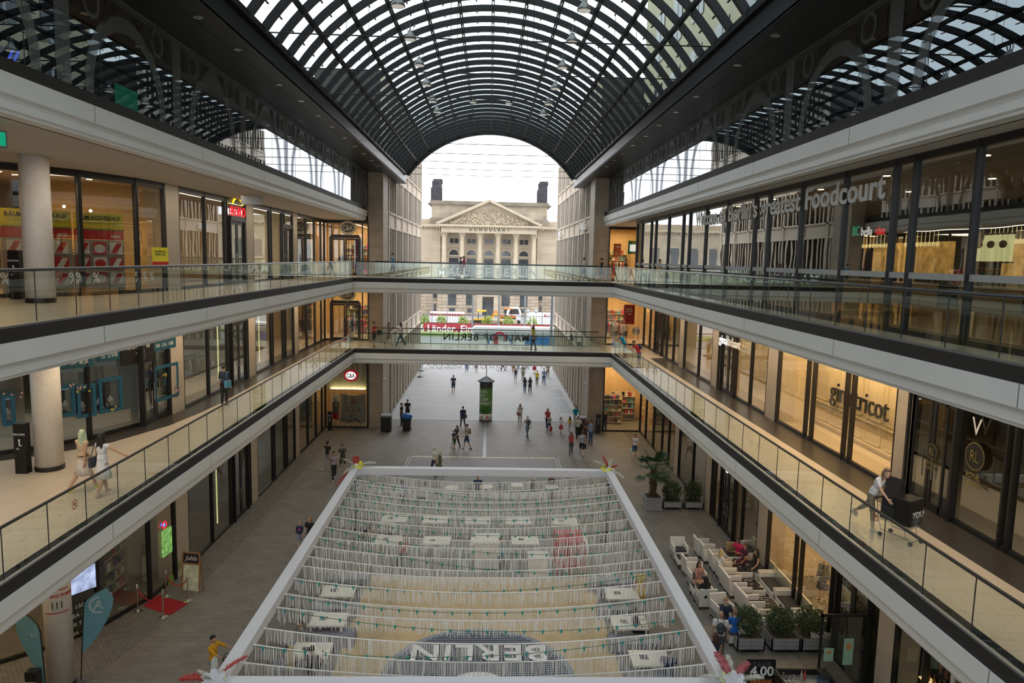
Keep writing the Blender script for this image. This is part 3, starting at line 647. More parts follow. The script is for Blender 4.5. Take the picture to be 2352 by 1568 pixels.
# ================================================================ outside: side facades, street, columned building
def office(side, x, ys, label, upto=27.0):
    sg = -1 if side == 'left' else 1          # building body lies towards sg
    root = tag(empty('office_building'), label, 'building')
    X = lambda d: x+sg*d
    def bx(m, d0, d1, y0, y1, z0, z1): a, b = sorted((X(d0), X(d1))); m.box(a, b, y0, y1, z0, z1)
    def bx2(m, d0, d1, y0, y1, z0, z1): a, b = sorted((X(d0), X(d1))); m.box(a, b, y0, y1, z0, z1, 1)
    body = MB(); bx(body, .5, 12, 59.4, ys[-1], 0, upto); bx(body, .5, .9, ys[0], 59.4, 0, upto); bx(body, .9, 5.5, ys[0], 59.4, L3+.1, upto); body.build('wall', M_['facade_dark'], root)
    bands = [(5.4,6.85),(10.4,11.6),(15.3,16.6),(19.4,20.6),(23.6,24.6)]; wins = [(6.85,10.4),(11.6,15.3),(16.6,19.4),(20.6,23.6),(24.6,upto)]
    st = MB()
    for y in ys: bx(st, -.0, .5, y-.17, y+.17, 0, upto)
    for i, (z0, z1) in enumerate(bands):
        bx(st, .12, .5, ys[0], ys[-1], z0, z1); bx(st, .02, .5, ys[0], ys[-1], z0, z0+.12); bx(st, .0, .5, ys[0], ys[-1], z1-.14, z1)
    st.build('stone_frame', M_['facade'], root)
    for i, (z0, z1) in enumerate(wins):
        for a, b in zip(ys, ys[1:]):
            f = MB(); n = max(2, round((b-a)/.85)); w = (b-a)/n
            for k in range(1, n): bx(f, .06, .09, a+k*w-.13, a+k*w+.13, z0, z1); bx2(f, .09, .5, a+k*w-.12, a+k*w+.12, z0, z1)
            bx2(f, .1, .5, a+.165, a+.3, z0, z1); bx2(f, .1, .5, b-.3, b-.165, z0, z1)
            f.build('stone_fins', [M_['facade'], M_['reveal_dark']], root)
    gl = MB(); a_, b_ = sorted((X(.44), X(.45)))
    gl.box(a_, b_, ys[0], ys[-1], 0.3, upto); gl.build('window_glass', M_['win_dark'], root)
    for a, b in zip(ys, ys[1:]): g = MB(); bx(g, .05, .5, (a+b)/2-.4, (a+b)/2+.4, 0, 5.4); g.build('ground_pier', M_['stone_pier'], root)
    return root
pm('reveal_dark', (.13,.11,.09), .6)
pm('win_dark', (.05,.055,.06), .08, spec=.8, noise=(.3,.3))
office('left', -8.0, [56.5,57.7,62.1,66.5,70.9,75.3,79.7,84.6], 'pale stone office building with tall fins receding on the left of the opening')
office('right', 7.85, [56.5,60.,64.2,68.4,72.6,76.8,81.0,85.3], 'pale stone office building with tall fins receding on the right of the opening')
def sign(txt, loc, rz, size, mat, label, **k):
    o = text('shop_sign', txt, size, loc, rz, mat, None, .12, True, **k); return tag(o, label, 'sign')
pm('sign_white', (.85,.85,.85), .4)
sign('Peek&Co', (7.72,60.2,15.6), -PI/2, 1.0, M_['sign_white'], 'white raised letters on the spandrel of the right office building')
sign('Peek&', (7.72,80.5,15.6), -PI/2, .9, M_['sign_white'], 'second set of white letters farther along the right office building')
sign('scotch', (7.72,60.5,5.7), -PI/2, .8, M_['letter_dark'], 'dark raised letters low on the right office building')
sign('soda', (7.72,66,5.7), -PI/2, .8, M_['letter_dark'], 'smaller dark letters farther along the right office building')
# side buildings seen through the vault panes
pm('yellow_wall', (.50,.46,.30), .8, noise=(.3,.1)); pm('curtain', (.42,.46,.46), .6)
for x0, x1, y0, y1, z1, lab in ((11.5,24,12,56,44,'tall yellow-beige building rising right of the vault'), (-26,-13.5,2,25,42,'tall yellow-beige building rising left of the vault')):
    r = tag(empty('side_building'), lab, 'building'); MB().box(x0,x1,y0,y1,20.4,z1).build('wall', M_['yellow_wall'], r)
    xx = x0-.06 if x0 > 0 else x1+.0; w0 = None
    for y in np.arange(y0+1.2, y1-2, 4.6):
        for z in np.arange(22, z1-3, 4.8):
            o = MB().box(0,.06,0,2.2,0,3.2).box(-.02,.0,.9,1.2,0,3.2,1).build('window', [M_['win_dark'],M_['curtain']], r) if w0 is None else w0.copy()
            if w0: COL.objects.link(o)
            w0 = w0 or o; o.location = (xx, y, z)
# street surface, kerb and lawn
pm('asphalt', (.20,.20,.205), .8, noise=(2,.1)); pm('paving_pale', (.36,.355,.35), .6, noise=(.6,.08), brick=(1.2,.6,.01,.8,(0,0,0),.03))
pm('grass', (.16,.22,.06), .9, noise=(4,.35)); pm('kerb', (.45,.44,.42), .7)
struct(MB().box(-7.95,7.8,57,91,-.0,.012).build('floor', M_['paving_pale']), 'pale street paving beyond the piers', 'floor')
struct(MB().box(-90,90,96,122,-.3,-.02).box(-90,90,91,96,-.2,.0).build('floor', M_['asphalt']), 'asphalt street in front of the columned building', 'floor')
struct(MB().box(-90,90,90.6,91,-.1,.06).box(-90,90,117,117.3,-.1,.12).build('trim_7', M_['kerb']), 'pale kerb stones', 'kerb')
struct(MB().box(-90,90,117.3,220,-.3,.02).build('floor', M_['paving_pale']), 'forecourt ground', 'floor')
o = MB().box(-30,30,118,123.5,.02,.3).build('lawn', M_['grass']); tag(o, 'narrow strip of lawn below the red banner', 'grass', kind='stuff')
# columned parliament building
YB2 = 165.0
def B(x, y, Y=YB2): p = W(x, y, Y=Y); return p.x, p.z
pm('sand_stone', (.40,.33,.24), .85, noise=(.25,.16), brick=(3,.8,.02,.8,(PI/2,0,0),.07)); pm('attic_stone', (.30,.25,.18), .85, noise=(.35,.4), brick=(3,.8,.02,.8,(PI/2,0,0),.07)); pm('sand_stone_dk', (.19,.16,.12), .85, noise=(.3,.4)); pm('sand_plain', (.42,.35,.255), .8, noise=(.5,.12))
pm('rustic', (.39,.315,.235), .85, noise=(.5,.12), brick=(2.4,.75,.06,.45,(PI/2,0,0),.10)); pm('chimney_dk', (.035,.035,.04), .8, noise=(1.5,.4)); pm('zinc', (.22,.24,.28), .5)
br = thing('columned_building', 'grand sandstone building with six columns and a sculpted pediment', 'building')
zc = B(1125,519)[1]; zE = B(1125,536)[1]; zP = B(1125,459.4)[1]; xl = B(1003.7,510)[0]; xr = B(1243.5,516)[0]; xm = (xl+xr)/2; zb1 = B(1125,650)[1]
MB().box(-70,70,YB2+3,YB2+30,-1,zb1).build('rusticated_base', M_['rustic'], br)
MB().box(xl+.3,xr-.3,YB2-.5,YB2+3,-1,zb1-.3).build('portico_base', M_['rustic'], br)
MB().box(-70,xl+.6,YB2+3,YB2+28,zb1,zc).box(xr-.6,70,YB2+3,YB2+28,zb1,zc).box(xl,xr,YB2+4.5,YB2+28,zb1,zc).build('wall', M_['sand_stone'], br)
aw = B(983,480)[0], B(1265,480)[0]
MB().box(aw[0],aw[1],YB2+5,YB2+26,zc,B(1125,500)[1]).build('attic_base', M_['sand_stone_dk'], br)
MB().box(aw[0]+.4,aw[1]-.4,YB2+5.3,YB2+26,B(1125,500)[1],B(1125,464)[1]).build('attic', M_['attic_stone'], br)
MB().box(aw[0]-.5,aw[1]+.5,YB2+4.7,YB2+26,B(1125,468)[1],B(1125,465)[1]).box(aw[0],aw[1],YB2+5,YB2+26,B(1125,465)[1],B(1125,459)[1]).build('attic_cornice', M_['sand_stone_dk'], br)
MB().box(-70,aw[0],YB2+6,YB2+24,zc,zc+1.6).box(aw[1],70,YB2+6,YB2+24,zc,zc+1.6).build('side_attic', M_['sand_stone'], br)
cor = MB().box(-70,xl+.4,YB2+2.2,YB2+5,zc-.35,zc+.25).box(xr-.4,70,YB2+2.2,YB2+5,zc-.35,zc+.25).box(xl-.2,xr+.2,YB2-1.6,YB2+5,zc-.3,zc+.15)
cor.build('cornice', M_['sand_plain'], br)
den = MB()
for x in np.arange(xl, xr, .55): den.box(x, x+.28, YB2-1.3, YB2-.8, zc-.65, zc-.3)
for x in np.arange(-40, xl, .55): den.box(x, x+.28, YB2+2.4, YB2+3, zc-.7, zc-.35)
for x in np.arange(xr, 40, .55): den.box(x, x+.28, YB2+2.4, YB2+3, zc-.7, zc-.35)
den.build('dentils', M_['sand_plain'], br)
MB().box(xl+1,xr-1,YB2-.9,YB2+4.5,zE,zc-.3).build('frieze', M_['sand_plain'], br)
for i, (a, b) in enumerate((((xl,zc),(xm,zP)),((xr,zc),(xm,zP)))):
    MB().bar((a[0],YB2-.8,a[1]+.25),(b[0],YB2-.8,b[1]-.2),1.6,.55,u=(0,0,1)).build('raking_cornice', M_['sand_plain'], br)
dm = MB()
for sgn, a in ((1,xl),(-1,xr)):
    for t in np.arange(.05,.97,.032): dm.cbox((a+(xm-a)*t, YB2-1.0, zc+(zP-zc)*t-.28), (.26,.5,.26))
dm.build('raking_dentils', M_['sand_plain'], br)
MB().ext([(xl+.6,zc),(xr-.6,zc),(xm,zP-.4)], 'y', YB2, YB2+5).build('tympanum', M_['sand_plain'], br)
MB().ext([(xl-.2,zc+.3),(xr+.2,zc+.3),(xm,zP+.05)], 'y', YB2+.3, YB2+8).build('pediment_roof', M_['zinc'], br)
rd = random.Random(5); rel = MB()
for i in range(300):                                      # sculpted relief figures
    x = rd.uniform(-.82,.82); h = (1-abs(x))*(zP-zc); z = zc+.35+rd.uniform(0,max(.1,h*.62))
    M = Matrix.Rotation(rd.uniform(-1,1),3,'Y'); s_ = rd.uniform(.12,.26)
    rel.ell((xm+x*(xr-xl)/2*.92, YB2-.1, z), (s_,.3,s_*rd.uniform(1.0,2.2)), M=M, nu=7, nv=5)
rel.build('relief', M_['sand_plain'], br, smooth=True)
zcap = B(1125,548.7)[1]; pm('shade_stone', (.38,.32,.24), .85, noise=(.4,.15))
for i in range(6):
    cx = B(1020+41.28*i, 560)[0]; c = MB(); c.lathe([(.66,zb1),(.66,zb1+.15),(.58,zb1+.3),(.58,zb1+3),(.50,zcap)], (cx,YB2+.4,0), 16)
    col = c.build('column', M_['sand_plain'], br, smooth=True)
    k = MB().lathe([(.5,zcap),(.6,zcap+.3),(.52,zcap+.45),(.72,zcap+.8),(.62,zcap+.85),(.85,zE-.2)], (cx,YB2+.4,0), 12)
    k.box(cx-.85,cx+.85,YB2-.45,YB2+1.2,zE-.2,zE)
    for a in range(8): k.ell((cx+.62*math.cos(a*PI/4),YB2+.4+.62*math.sin(a*PI/4),zcap+.7),(.14,.14,.3),nu=6,nv=4)
    k.build('capital', M_['sand_plain'], col)
class WB(MB):
    def box(s, *a, **k):
        MB().box(*a).build('window', M_['win_dark'], br); return s
    def ext(s, *a, **k):
        MB().ext(*a).build('arched_window', M_['win_dark'], br); return s
dk = WB(); fr = MB(); ar = WB()
for i in range(5):
    cx = B(1040.7+41.2*i, 560)[0]; y = YB2+4.45
    zt = B(1125,548)[1]; zb_ = B(1125,559.5)[1]
    for s_ in (-1,1): dk.box(cx+s_*.55-.42, cx+s_*.55+.42, y-.08, y+.1, zb_, zt)
    fr.box(cx-1.15,cx+1.15,y-.05,y+.1,zb_-.25,zb_).box(cx-1.15,cx+1.15,y-.05,y+.1,zt,zt+.25).box(cx-2.1,cx+2.1,y-.15,y+.1,B(1125,566)[1]-.2,B(1125,566)[1]+.1)
    zs = B(1125,587)[1]; rr = 1.12
    pts = [(cx+rr*math.cos(PI*k/12), zs+rr*math.sin(PI*k/12)*1.1) for k in range(13)]
    ar.ext(pts, 'y', y-.1, y+.1); fr.box(cx-1.3,cx+1.3,y-.2,y+.1,zs-.3,zs)
    for k in range(12):
        a, b = PI*k/12, PI*(k+1)/12; r0, r1 = rr, rr+.32
        fr.add([(cx+r*math.cos(t),y-.18,zs+1.1*r*math.sin(t)) for r, t in ((r0,a),(r1,a),(r1,b),(r0,b))], [(0,1,2,3)])
    dk.box(cx-1.1,cx+1.1,y-.06,y+.1,zb1+.2,B(1125,594)[1])
for (x0,y0,x1,y1) in ((1029,673,1048,701),(1070,673,1086.6,701),(1152,674,1171,703),(1193.7,674,1211.6,705),(994.7,671,1003.7,684),(1237,676,1246,690),(1031,707,1045,716),(1073,708,1086,718),(1157,710,1170,719),(1196,710,1208,719),(996,698,1001,715),(1239,703,1244,716)):
    a, b = B(x0,y1,YB2-.5); c, d = B(x1,y0,YB2-.5); Yp = YB2-.55 if a > xl and c < xr else YB2+2.9
    if Yp > YB2: a, b = B(x0,y1,Yp); c, d = B(x1,y0,Yp)
    dk.box(a,c,Yp,Yp+.2,b,d); fr.box(a-.1,c+.1,Yp-.1,Yp+.1,b-.25,b-.05)
for sgn in (-1,1):                                        # windows of the long wings
    for k in range(8):
        x = sgn*(19.5+k*4.6)
        dk.box(x-.9,x+.9,YB2+2.9,YB2+3.1,12.5,16.3).box(x-.8,x+.8,YB2+2.9,YB2+3.1,1.5,4.6)
        ar.ext([(x+1.1*math.cos(PI*q/10), 9.4+1.2*math.sin(PI*q/10)) for q in range(11)], 'y', YB2+2.85, YB2+3.1); dk.box(x-1.1,x+1.1,YB2+2.9,YB2+3.1,7.3,9.3)
a, b = B(1108,740,YB2-.6); c, d = B(1133,683,YB2-.6); dk.box(a,c,YB2-.62,YB2-.4,-.5,d)
fr.box(a-1.4,a-.1,YB2-.8,YB2-.4,-.5,d+.9).box(c+.1,c+1.4,YB2-.8,YB2-.4,-.5,d+.9).box(a-1.4,c+1.4,YB2-.9,YB2-.4,d+.2,d+1.2)
fr.build('window_surrounds', M_['sand_plain'], br)
p = B(1124.5,531,YB2-1)
text('inscription', 'BUNDESRAT', .95, (p[0], YB2-.95, p[1]), 0, M_['letter_dark'], br, .1, False, space=2.0)
for x0, x1, y0, y1, lab in ((992,1014,411,457,'left'),(1236.6,1258,417,463,'right')):
    a = B(x0,y1,YB2+8); c = B(x1,y0,YB2+8); m = MB().box(a[0],c[0],YB2+8,YB2+11,a[1]-1,c[1]-.4).box(a[0]-.25,c[0]+.0,YB2+7.8,YB2+11,a[1]-1,c[1]-2).box(a[0]+.3,c[0]+.15,YB2+7.9,YB2+11,c[1]-.9,c[1])
    tag(m.build('chimney', M_['chimney_dk'], br), None)
# red banner with lettering, fence, hoardings
pm('banner_red', (.34,.03,.045), .6)
bp0 = W(972,770,Y=125); bp1 = W(1262,748,Y=125)
bn = thing('fence_banner', 'long dark red banner with white lettering along the far fence', 'banner')
MB().box(bp0.x,bp1.x+1,124.9,125,W(1125,770,Y=125).z,W(1125,744,Y=125).z).build('cloth', M_['banner_red'], bn)
q = W(988,762,Y=124.8); text('lettering', '6 Länder. Ein Ergebnis.', 1.75, (q.x-1.9,124.85,q.z+.05), 0, M_['sign_white'], bn, .05, True, 'LEFT')
fe = thing('iron_fence', 'black iron railing fence behind the red banner', 'fence'); m = MB(); zt = W(1125,722,Y=128).z; zb_ = W(1125,748,Y=128).z
for x in np.arange(-13,13,.28): m.box(x,x+.045,128,128.04,zb_,zt)
m.build('bars', M_['dark_metal'], fe); MB().box(-13,13,127.98,128.06,zb_+.3,zb_+.38).box(-13,13,127.98,128.06,zt-.25,zt-.18).build('rails', M_['dark_metal'], fe)
gw = MB().box(-13,13,128.3,128.6,.02,zb_+.4).build('garden_wall', M_['sand_plain']); tag(gw, 'low stone garden wall behind the iron fence', 'wall')
mb = MB(); a = W(1055,735,Y=131); c = W(1190,735,Y=131); xm_ = (a.x+c.x)/2; rr = (c.x-a.x)/2
mb.lathe([(rr,0),(rr,W(1125,737,Y=131).z)], (xm_,134.5,0), 40, sy=.45); tag(mb.build('fountain_basin', M_['sand_plain']), 'round stone basin in the forecourt of the columned building', 'basin')
for (x0,x1,yt,yb,Y,lab) in ((988,1067,716,742,140,'white hoarding with a red stripe left of the entrance'),(1210,1266,718,744,140,'white hoarding with a red stripe right of the entrance')):
    a = W(x0,yb,Y=Y); c = W(x1,yt,Y=Y); h = thing('site_hoarding', lab, 'hoarding'); MB().box(a.x,c.x,Y,Y+.2,.0,c.z).build('panel', M_['white_paint'], h)
    z1 = W((x0+x1)/2,yt+4,Y=Y).z; z0 = W((x0+x1)/2,yt+9,Y=Y).z; xa = a.x if x0 < 1100 else a.x+3.4
    MB().box(xa,c.x,Y-.04,Y,z0,z1).build('stripe', M_['banner_red'], h); m = MB()
    for k in range(14): m.ell((xa+.4+k*(c.x-xa-.6)/13, Y-.06, (z0+z1)/2), (.1,.03,.12), nu=6, nv=4)
    m.build('motif', M_['sign_white'], h)
# shrubs before the building
pm('leaf_bright', (.22,.30,.05), .8, noise=(8,.4)); pm('leaf_dark', (.03,.055,.018), .7, noise=(10,.5)); pm('leaf_mid', (.06,.10,.03), .7, noise=(9,.5))
def bush(c, r, mat, n=260, s=.12, seed=0, name='shrub', box=False):
    rd = random.Random(seed); m = MB()
    for i in range(n):
        if box: d = Vector((rd.uniform(-1,1), rd.uniform(-1,1), rd.uniform(-1,1))); k = max(abs(d.x),abs(d.y),abs(d.z)); d = d/k*rd.uniform(.45,1.05)
        else: d = Vector((rd.gauss(0,1), rd.gauss(0,1), rd.gauss(0,1))).normalized()*rd.uniform(.5,1.05)
        p = Vector((c[0]+d.x*r[0], c[1]+d.y*r[1], c[2]+d.z*r[2])); u = Vector((rd.gauss(0,1),rd.gauss(0,1),rd.gauss(0,1))).normalized(); v = u.orthogonal().normalized(); ss = s*rd.uniform(.6,1.3)
        m.add([p-u*ss, p+v*ss*.45, p+u*ss, p-v*ss*.45], [(0,1,2,3)])
    return m
for i, px in enumerate((975,1013,1064,1119,1167,1222)):
    p = W(px,742,Y=127); o = bush((p.x,127,1.5), (1.0,.6,1.5), None, 300, .22, i).build('garden_shrub', M_['leaf_bright'], fix=False); tag(o, 'bright green garden shrub beside the iron fence', 'shrub', 'garden shrubs by the far fence')
# lamp posts and masts
def mast(px, Y, ztop, r, lab):
    ztop = min(ztop, 9.5)
    p = W(px, 700, Y=Y); o = MB().tube([(p.x,Y,0),(p.x,Y,ztop)], r, 10).lathe([(r*2,0),(r*2,.3),(r,.4)], (p.x,Y,0), 10).build('street_mast', M_['steel_grey']); return tag(o, lab, 'mast')
mast(1086,105,16,.14,'grey street mast left of the entrance door'); mast(1146,105,16,.14,'grey street mast right of the entrance door'); mast(1206,105,16,.14,'grey street mast before the right tall windows'); mast(1268,94,16,.2,'grey street mast beside the right office building')
for px in (993,1027,1246): mast(px,127.2,6.5,.06,'thin pole behind the iron fence').__setitem__('group','thin poles behind the fence')
lp = thing('street_lamp', 'old style twin globe street lamp on a white post', 'street lamp'); p = W(1221,760,Y=115); 
MB().tube([(p.x,115,0),(p.x,115,4.6)], .08, 8).build('post', M_['white_paint'], lp); zt = W(1221,714,Y=115).z
m = MB()
for s_ in (-1,1): m.tube([(p.x,115,zt-1.0),(p.x+s_*.35,115,zt-1.1),(p.x+s_*.62,115,zt-.8),(p.x+s_*.65,115,zt-.3)], .035, 6)
m.tube([(p.x,115,4.5),(p.x,115,zt-.9)], .05, 6); m.build('arms', M_['white_paint'], lp)
for s_ in (-1,1): MB().ell((p.x+s_*.65,115,zt-.05), (.27,.27,.3)).build('globe', M_['curtain'], lp, smooth=True)
# little excavators
pm('machine_yellow', (.75,.45,.02), .5); pm('machine_orange', (.7,.2,.03), .5); pm('black_rubber', (.02,.02,.02), .8)
def excavator(px, Y, mat, lab, sg=1):
    p = W(px, 735, Y=Y); r = thing('excavator', lab, 'excavator', (p.x,Y,.0)); z = .9
    MB().box(-1.6,1.4,-.8,.8,z,z+.8).box(-1.9,1.6,-.95,.95,z-.15,z+.05).build('chassis', M_['black_rubber'], r)
    MB().box(-1.7,-.3,-.75,.75,z+.8,z+1.0).box(-.2*1,1.4,-.7,.7,z+.8,z+1.15).build('bonnet', M_[mat], r)
    c = MB()
    for x in (-.7,.6): 
        for y in (-.6,.6): c.box(x-.05,x+.05,y-.05,y+.05,z+.8,z+2.4)
    c.build('cab_frame', M_['dark_metal'], r); MB().box(-.9,.8,-.75,.75,z+2.4,z+2.6).build('cab_roof', M_[mat], r)
    MB().bar((sg*1.2,0,z+.9),(sg*2.6,0,z+2.0),.25,.3).bar((sg*2.6,0,z+2.0),(sg*3.6,0,z+.5),.2,.25).build('boom', M_[mat], r)
    MB().box(sg*3.2-.4*(sg<0),sg*3.2+.5,-.4,.4,z-.1,z+.5).build('bucket', M_['dark_metal'], r)
    for x in (-1.1,1.0): MB().tube([(x,-.9,z-.3),(x,.9,z-.3)], .6, 14).build('wheel', M_['black_rubber'], r)
excavator(1107,132,'machine_yellow','yellow and black excavator in the forecourt'); excavator(1168,139,'machine_orange','small orange excavator in the forecourt',-1)
vn = thing('site_van', 'white cab of a site vehicle beside the excavators', 'van', (W(1180,735,Y=144).x,144,0)); MB().ext([(-1.4,.5),(1.4,.5),(1.4,2.6),(.9,3.4),(-.9,3.4),(-1.4,2.4)],'y',-.9,.9).build('body', M_['white_paint'], vn)
MB().ext([(-1.1,2.0),(1.1,2.0),(.8,3.1),(-.75,3.1)],'y',-.93,-.9).build('window', M_['win_dark'], vn)
MB().tube([(-.9,-.92,.45),(-.9,.92,.45)],.42,12).build('wheel', M_['black_rubber'], vn); MB().tube([(.9,-.92,.45),(.9,.92,.45)],.42,12).build('wheel', M_['black_rubber'], vn)
# passing white bus
pm('bus_white', (.85,.86,.86), .35); pm('bus_blue', (.03,.20,.50), .4); pm('bus_red', (.5,.03,.05), .4)
bx0 = W(1080,760,Y=97).x; bus = thing('city_bus', 'white city bus with blue and red markings passing on the street', 'bus', (bx0+6.1,97,0)); bus.scale = (1,1,1.16)
prof = [(-6,.35),(6,.35),(6,3.0),(5.8,3.25),(-5.5,3.25),(-5.9,2.9)]
MB().ext(prof,'y',0,2.5).build('body', M_['bus_white'], bus); MB().box(-5.6,5.8,-.02,0,1.75,2.75).build('window_band', M_['curtain'], bus)
m = MB(); n = 28
for i in range(n):
    a, b = 2*PI*i/n, 2*PI*(i+1)/n
    m.add([(-2.0+r*1.75*math.cos(t),-.04,1.45+r*.95*math.sin(t)) for r, t in ((1,a),(1,b),(.85,b),(.85,a))], [(0,1,2,3)])
m.build('blue_ring', M_['bus_blue'], bus); MB().box(1.4,6,-.045,-.02,1.2,2.2).build('blue_panel', M_['bus_blue'], bus)
m = MB(); 
for i in range(n):
    a, b = PI*i/n, PI*(i+1)/n
    m.add([(-2.1+r*.9*math.cos(t),-.06,1.9+r*.85*math.sin(t)) for r, t in ((1,a),(1,b),(.7,b),(.7,a))], [(0,1,2,3)])
m.box(-2.9,-2.3,-.07,-.05,.4,2.2); m.build('red_mark', M_['bus_red'], bus)
for x in (-4,3.6): MB().tube([(x,-.03,.5),(x,.3,.5)],.48,16).build('wheel', M_['black_rubber'], bus)
# ================================================================ white frame with streamers over the sand floor
FZ = 3.5; FX0, FX1, FY0, FY1 = -5.97, 5.70, 15.45, 32.15
pm('frame_white', (.66,.68,.75), .45, noise=(1,.03)); translucent('streamer', (.92,.92,.92), .25); pm('cord_white', (.85,.85,.84), .6); pm('socket_teal', (.01,.28,.26), .4); pm('wire_green', (.10,.18,.07), .5)
fr = thing('festival_frame', 'big white rectangular beam frame hung over the sand dance floor', 'frame')
for nm, p, q in (('beam_left',(FX0,FY0),(FX0,FY1)),('beam_right',(FX1,FY0),(FX1,FY1)),('beam_front',(FX0-.15,FY0),(FX1+.15,FY0)),('beam_back',(FX0-.15,FY1),(FX1+.15,FY1))):
    p = Vector((*p,FZ)); q = Vector((*q,FZ)); m = MB().bar(p-Vector((0,0,.17)), q-Vector((0,0,.17)), .34, .34)
    o = m.build('beam', M_['frame_white'], fr); b = o.modifiers.new('soft', 'BEVEL'); b.width = .025; b.segments = 2
for x in (FX0, FX1):
    for y in (FY1,): MB().box(x-.06,x+.06,y-.06,y+.06,0,FZ-.34).box(x-.25,x+.25,y-.25,y+.25,0,.05).build('post', M_['dark_metal'], fr)
ys = []
rowsL = [1110-14,1128,1146,1168,1191,1218,1245,1272,1304,1336,1370,1405,1446,1483,1525]
# rows measured where each cord meets the left and right beam
RL = [(836,1086),(813,1102),(806,1111),(797,1129),(788,1143),(776,1164),(764,1187),(748,1212),(735,1235),(715,1256),(704,1279),(694,1301),(672,1330),(650,1365),(630,1396),(605,1444),(580,1482),(545,1523)]
yl = [W(px,py,z=FZ-.25).y for px, py in RL]
yl = sorted(yl, reverse=True)
def fringe(i, y, x0, x1, sag, seed, thin=1.0):
    rd = random.Random(seed); t = thing('streamer_garland', '', 'garland')
    f = lambda u: FZ-.22 - 4*sag*u*(1-u)
    n = 24; pts = [(x0+(x1-x0)*k/n, y, f(k/n)) for k in range(n+1)]
    MB().tube(pts, .017, 5).build('cord', M_['cord_white'], t); m = MB(); x = x0+.05
    while x < x1-.05:
        u = (x-x0)/(x1-x0); z = f(u); w = rd.uniform(.005,.012); L_ = rd.uniform(.34,.52)*thin; dx = rd.gauss(0,.014); dy = rd.gauss(0,.02); a = rd.uniform(-.6,.6); c, s_ = math.cos(a)*w, math.sin(a)*w
        k = 3; vs = []
        for j in range(k+1):
            q = j/k; vs += [(x-c+dx*q*q, y-s_+dy*q, z-L_*q), (x+c+dx*q*q, y+s_+dy*q, z-L_*q)]
        m.add(vs, [(2*j,2*j+1,2*j+3,2*j+2) for j in range(k)]); x += rd.uniform(.018,.056)/max(.5,thin)
    o = m.build('fringe', M_['streamer'], t, fix=False); o['kind'] = 'stuff'; return t
names = 'first behind,second,third,fourth,fifth,sixth,seventh,eighth,ninth,tenth,eleventh,twelfth,thirteenth,fourteenth,fifteenth,sixteenth,seventeenth,eighteenth'.split(',')
for i, y in enumerate(yl):
    t = fringe(i, y, FX0+.17, FX1-.17, .42+.05*math.sin(i*2.1), 40+i)
    t['label'] = 'white fringed streamer garland, %s row counted from the back beam' % names[i].replace(' behind','')
    t['group'] = 'streamer garlands under the frame'
# coloured-socket festoon cords zigzagging between the side beams
def socket_mb(): return MB().lathe([(.0,.02),(.035,.02),(.035,-.05),(.025,-.05),(.022,-.10),(.0,-.11)], n=8).box(-.05,.05,-.02,.02,-.005,.025)
s0 = None
fest = [((842,1098),(1396,1140)),((806,1111),(1402,1104)),((797,1129),(1412,1136)),((788,1143),(1420,1152)),((776,1164),(1433,1172)),((764,1187),(1446,1212)),((748,1212),(1457,1262)),((735,1236),(1490,1312)),((672,1332),(1510,1315)),((652,1368),(1536,1372)),((632,1398),(1560,1422)),((574,1484),(1580,1448))]
for i, ((ax, ay), (bx_, by)) in enumerate(fest):
    a = W(ax, ay, z=FZ-.2); b = W(bx_, by, z=FZ-.2); a.x = FX0+.18; b.x = FX1-.18
    t = thing('festoon_light', 'green festoon cord with teal bulb sockets, %s counted from the back beam' % names[i].replace(' behind',''), 'string lights', group='festoon cords under the frame')
    sag = .5; f = lambda u: a+(b-a)*u-Vector((0,0,4*sag*u*(1-u))); n = 30
    MB().tube([f(k/n) for k in range(n+1)], .009, 5).build('cord', M_['wire_green'], t)
    for k in range(22):
        o = socket_mb().build('socket', M_['socket_teal'], t) if s0 is None else s0.copy()
        if s0 is not None: COL.objects.link(o)
        s0 = s0 or o; o.parent = t; o.location = f((k+.5)/22); o.scale = (.8,)*3
# sand floor, round printed emblem
pm('sand', (.58,.44,.26), .95, noise=(2.5,.12), bump=(25,.6)); pm('emblem_grey', (.25,.29,.36), .6); pm('emblem_white', (.85,.86,.9), .6); pm('emblem_blue', (.02,.02,.05), .6)
o = MB().box(-4.7,4.42,12,28.2,.0,.1).build('sand_bed', M_['sand']); tag(o, 'rectangular bed of yellow sand under the streamers', 'sand', kind='stuff')
o = MB().box(-4.86,-4.70,12,28.3,0,.13).box(4.42,4.58,12,28.3,0,.13).box(-4.86,4.58,28.2,28.36,0,.13).build('sand_kerb', pm('kerb_grey', (.20,.20,.21), .7)); tag(o, 'grey edging boards round the sand bed', 'edging')
em_ = thing('round_emblem', 'large round striped emblem with BERLIN lettering lying on the sand', 'emblem', (-.12,20.9,.1))
MB().lathe([(3.08,0),(3.08,.03),(2.9,.031)], n=72).build('rim', M_['emblem_grey'], em_); MB().lathe([(2.9,.0),(2.9,.028)], n=72).build('disc', M_['emblem_white'], em_)
m = MB(); y = -2.8
while y < 2.85:
    w = math.sqrt(max(0, 2.88**2-y*y)); m.box(-w,w,y,y+.055,.028,.034); y += .115
m.build('stripes', M_['emblem_blue'], em_)
def flat_text(nm, txt, size, M, mat, parent, outline=None, **k):
    mb = text_mb(txt, size, .012, True, **k); mb.xf(M @ Matrix.Rotation(-PI/2, 4, 'X')); return mb.build(nm, mat, parent, fix=False)
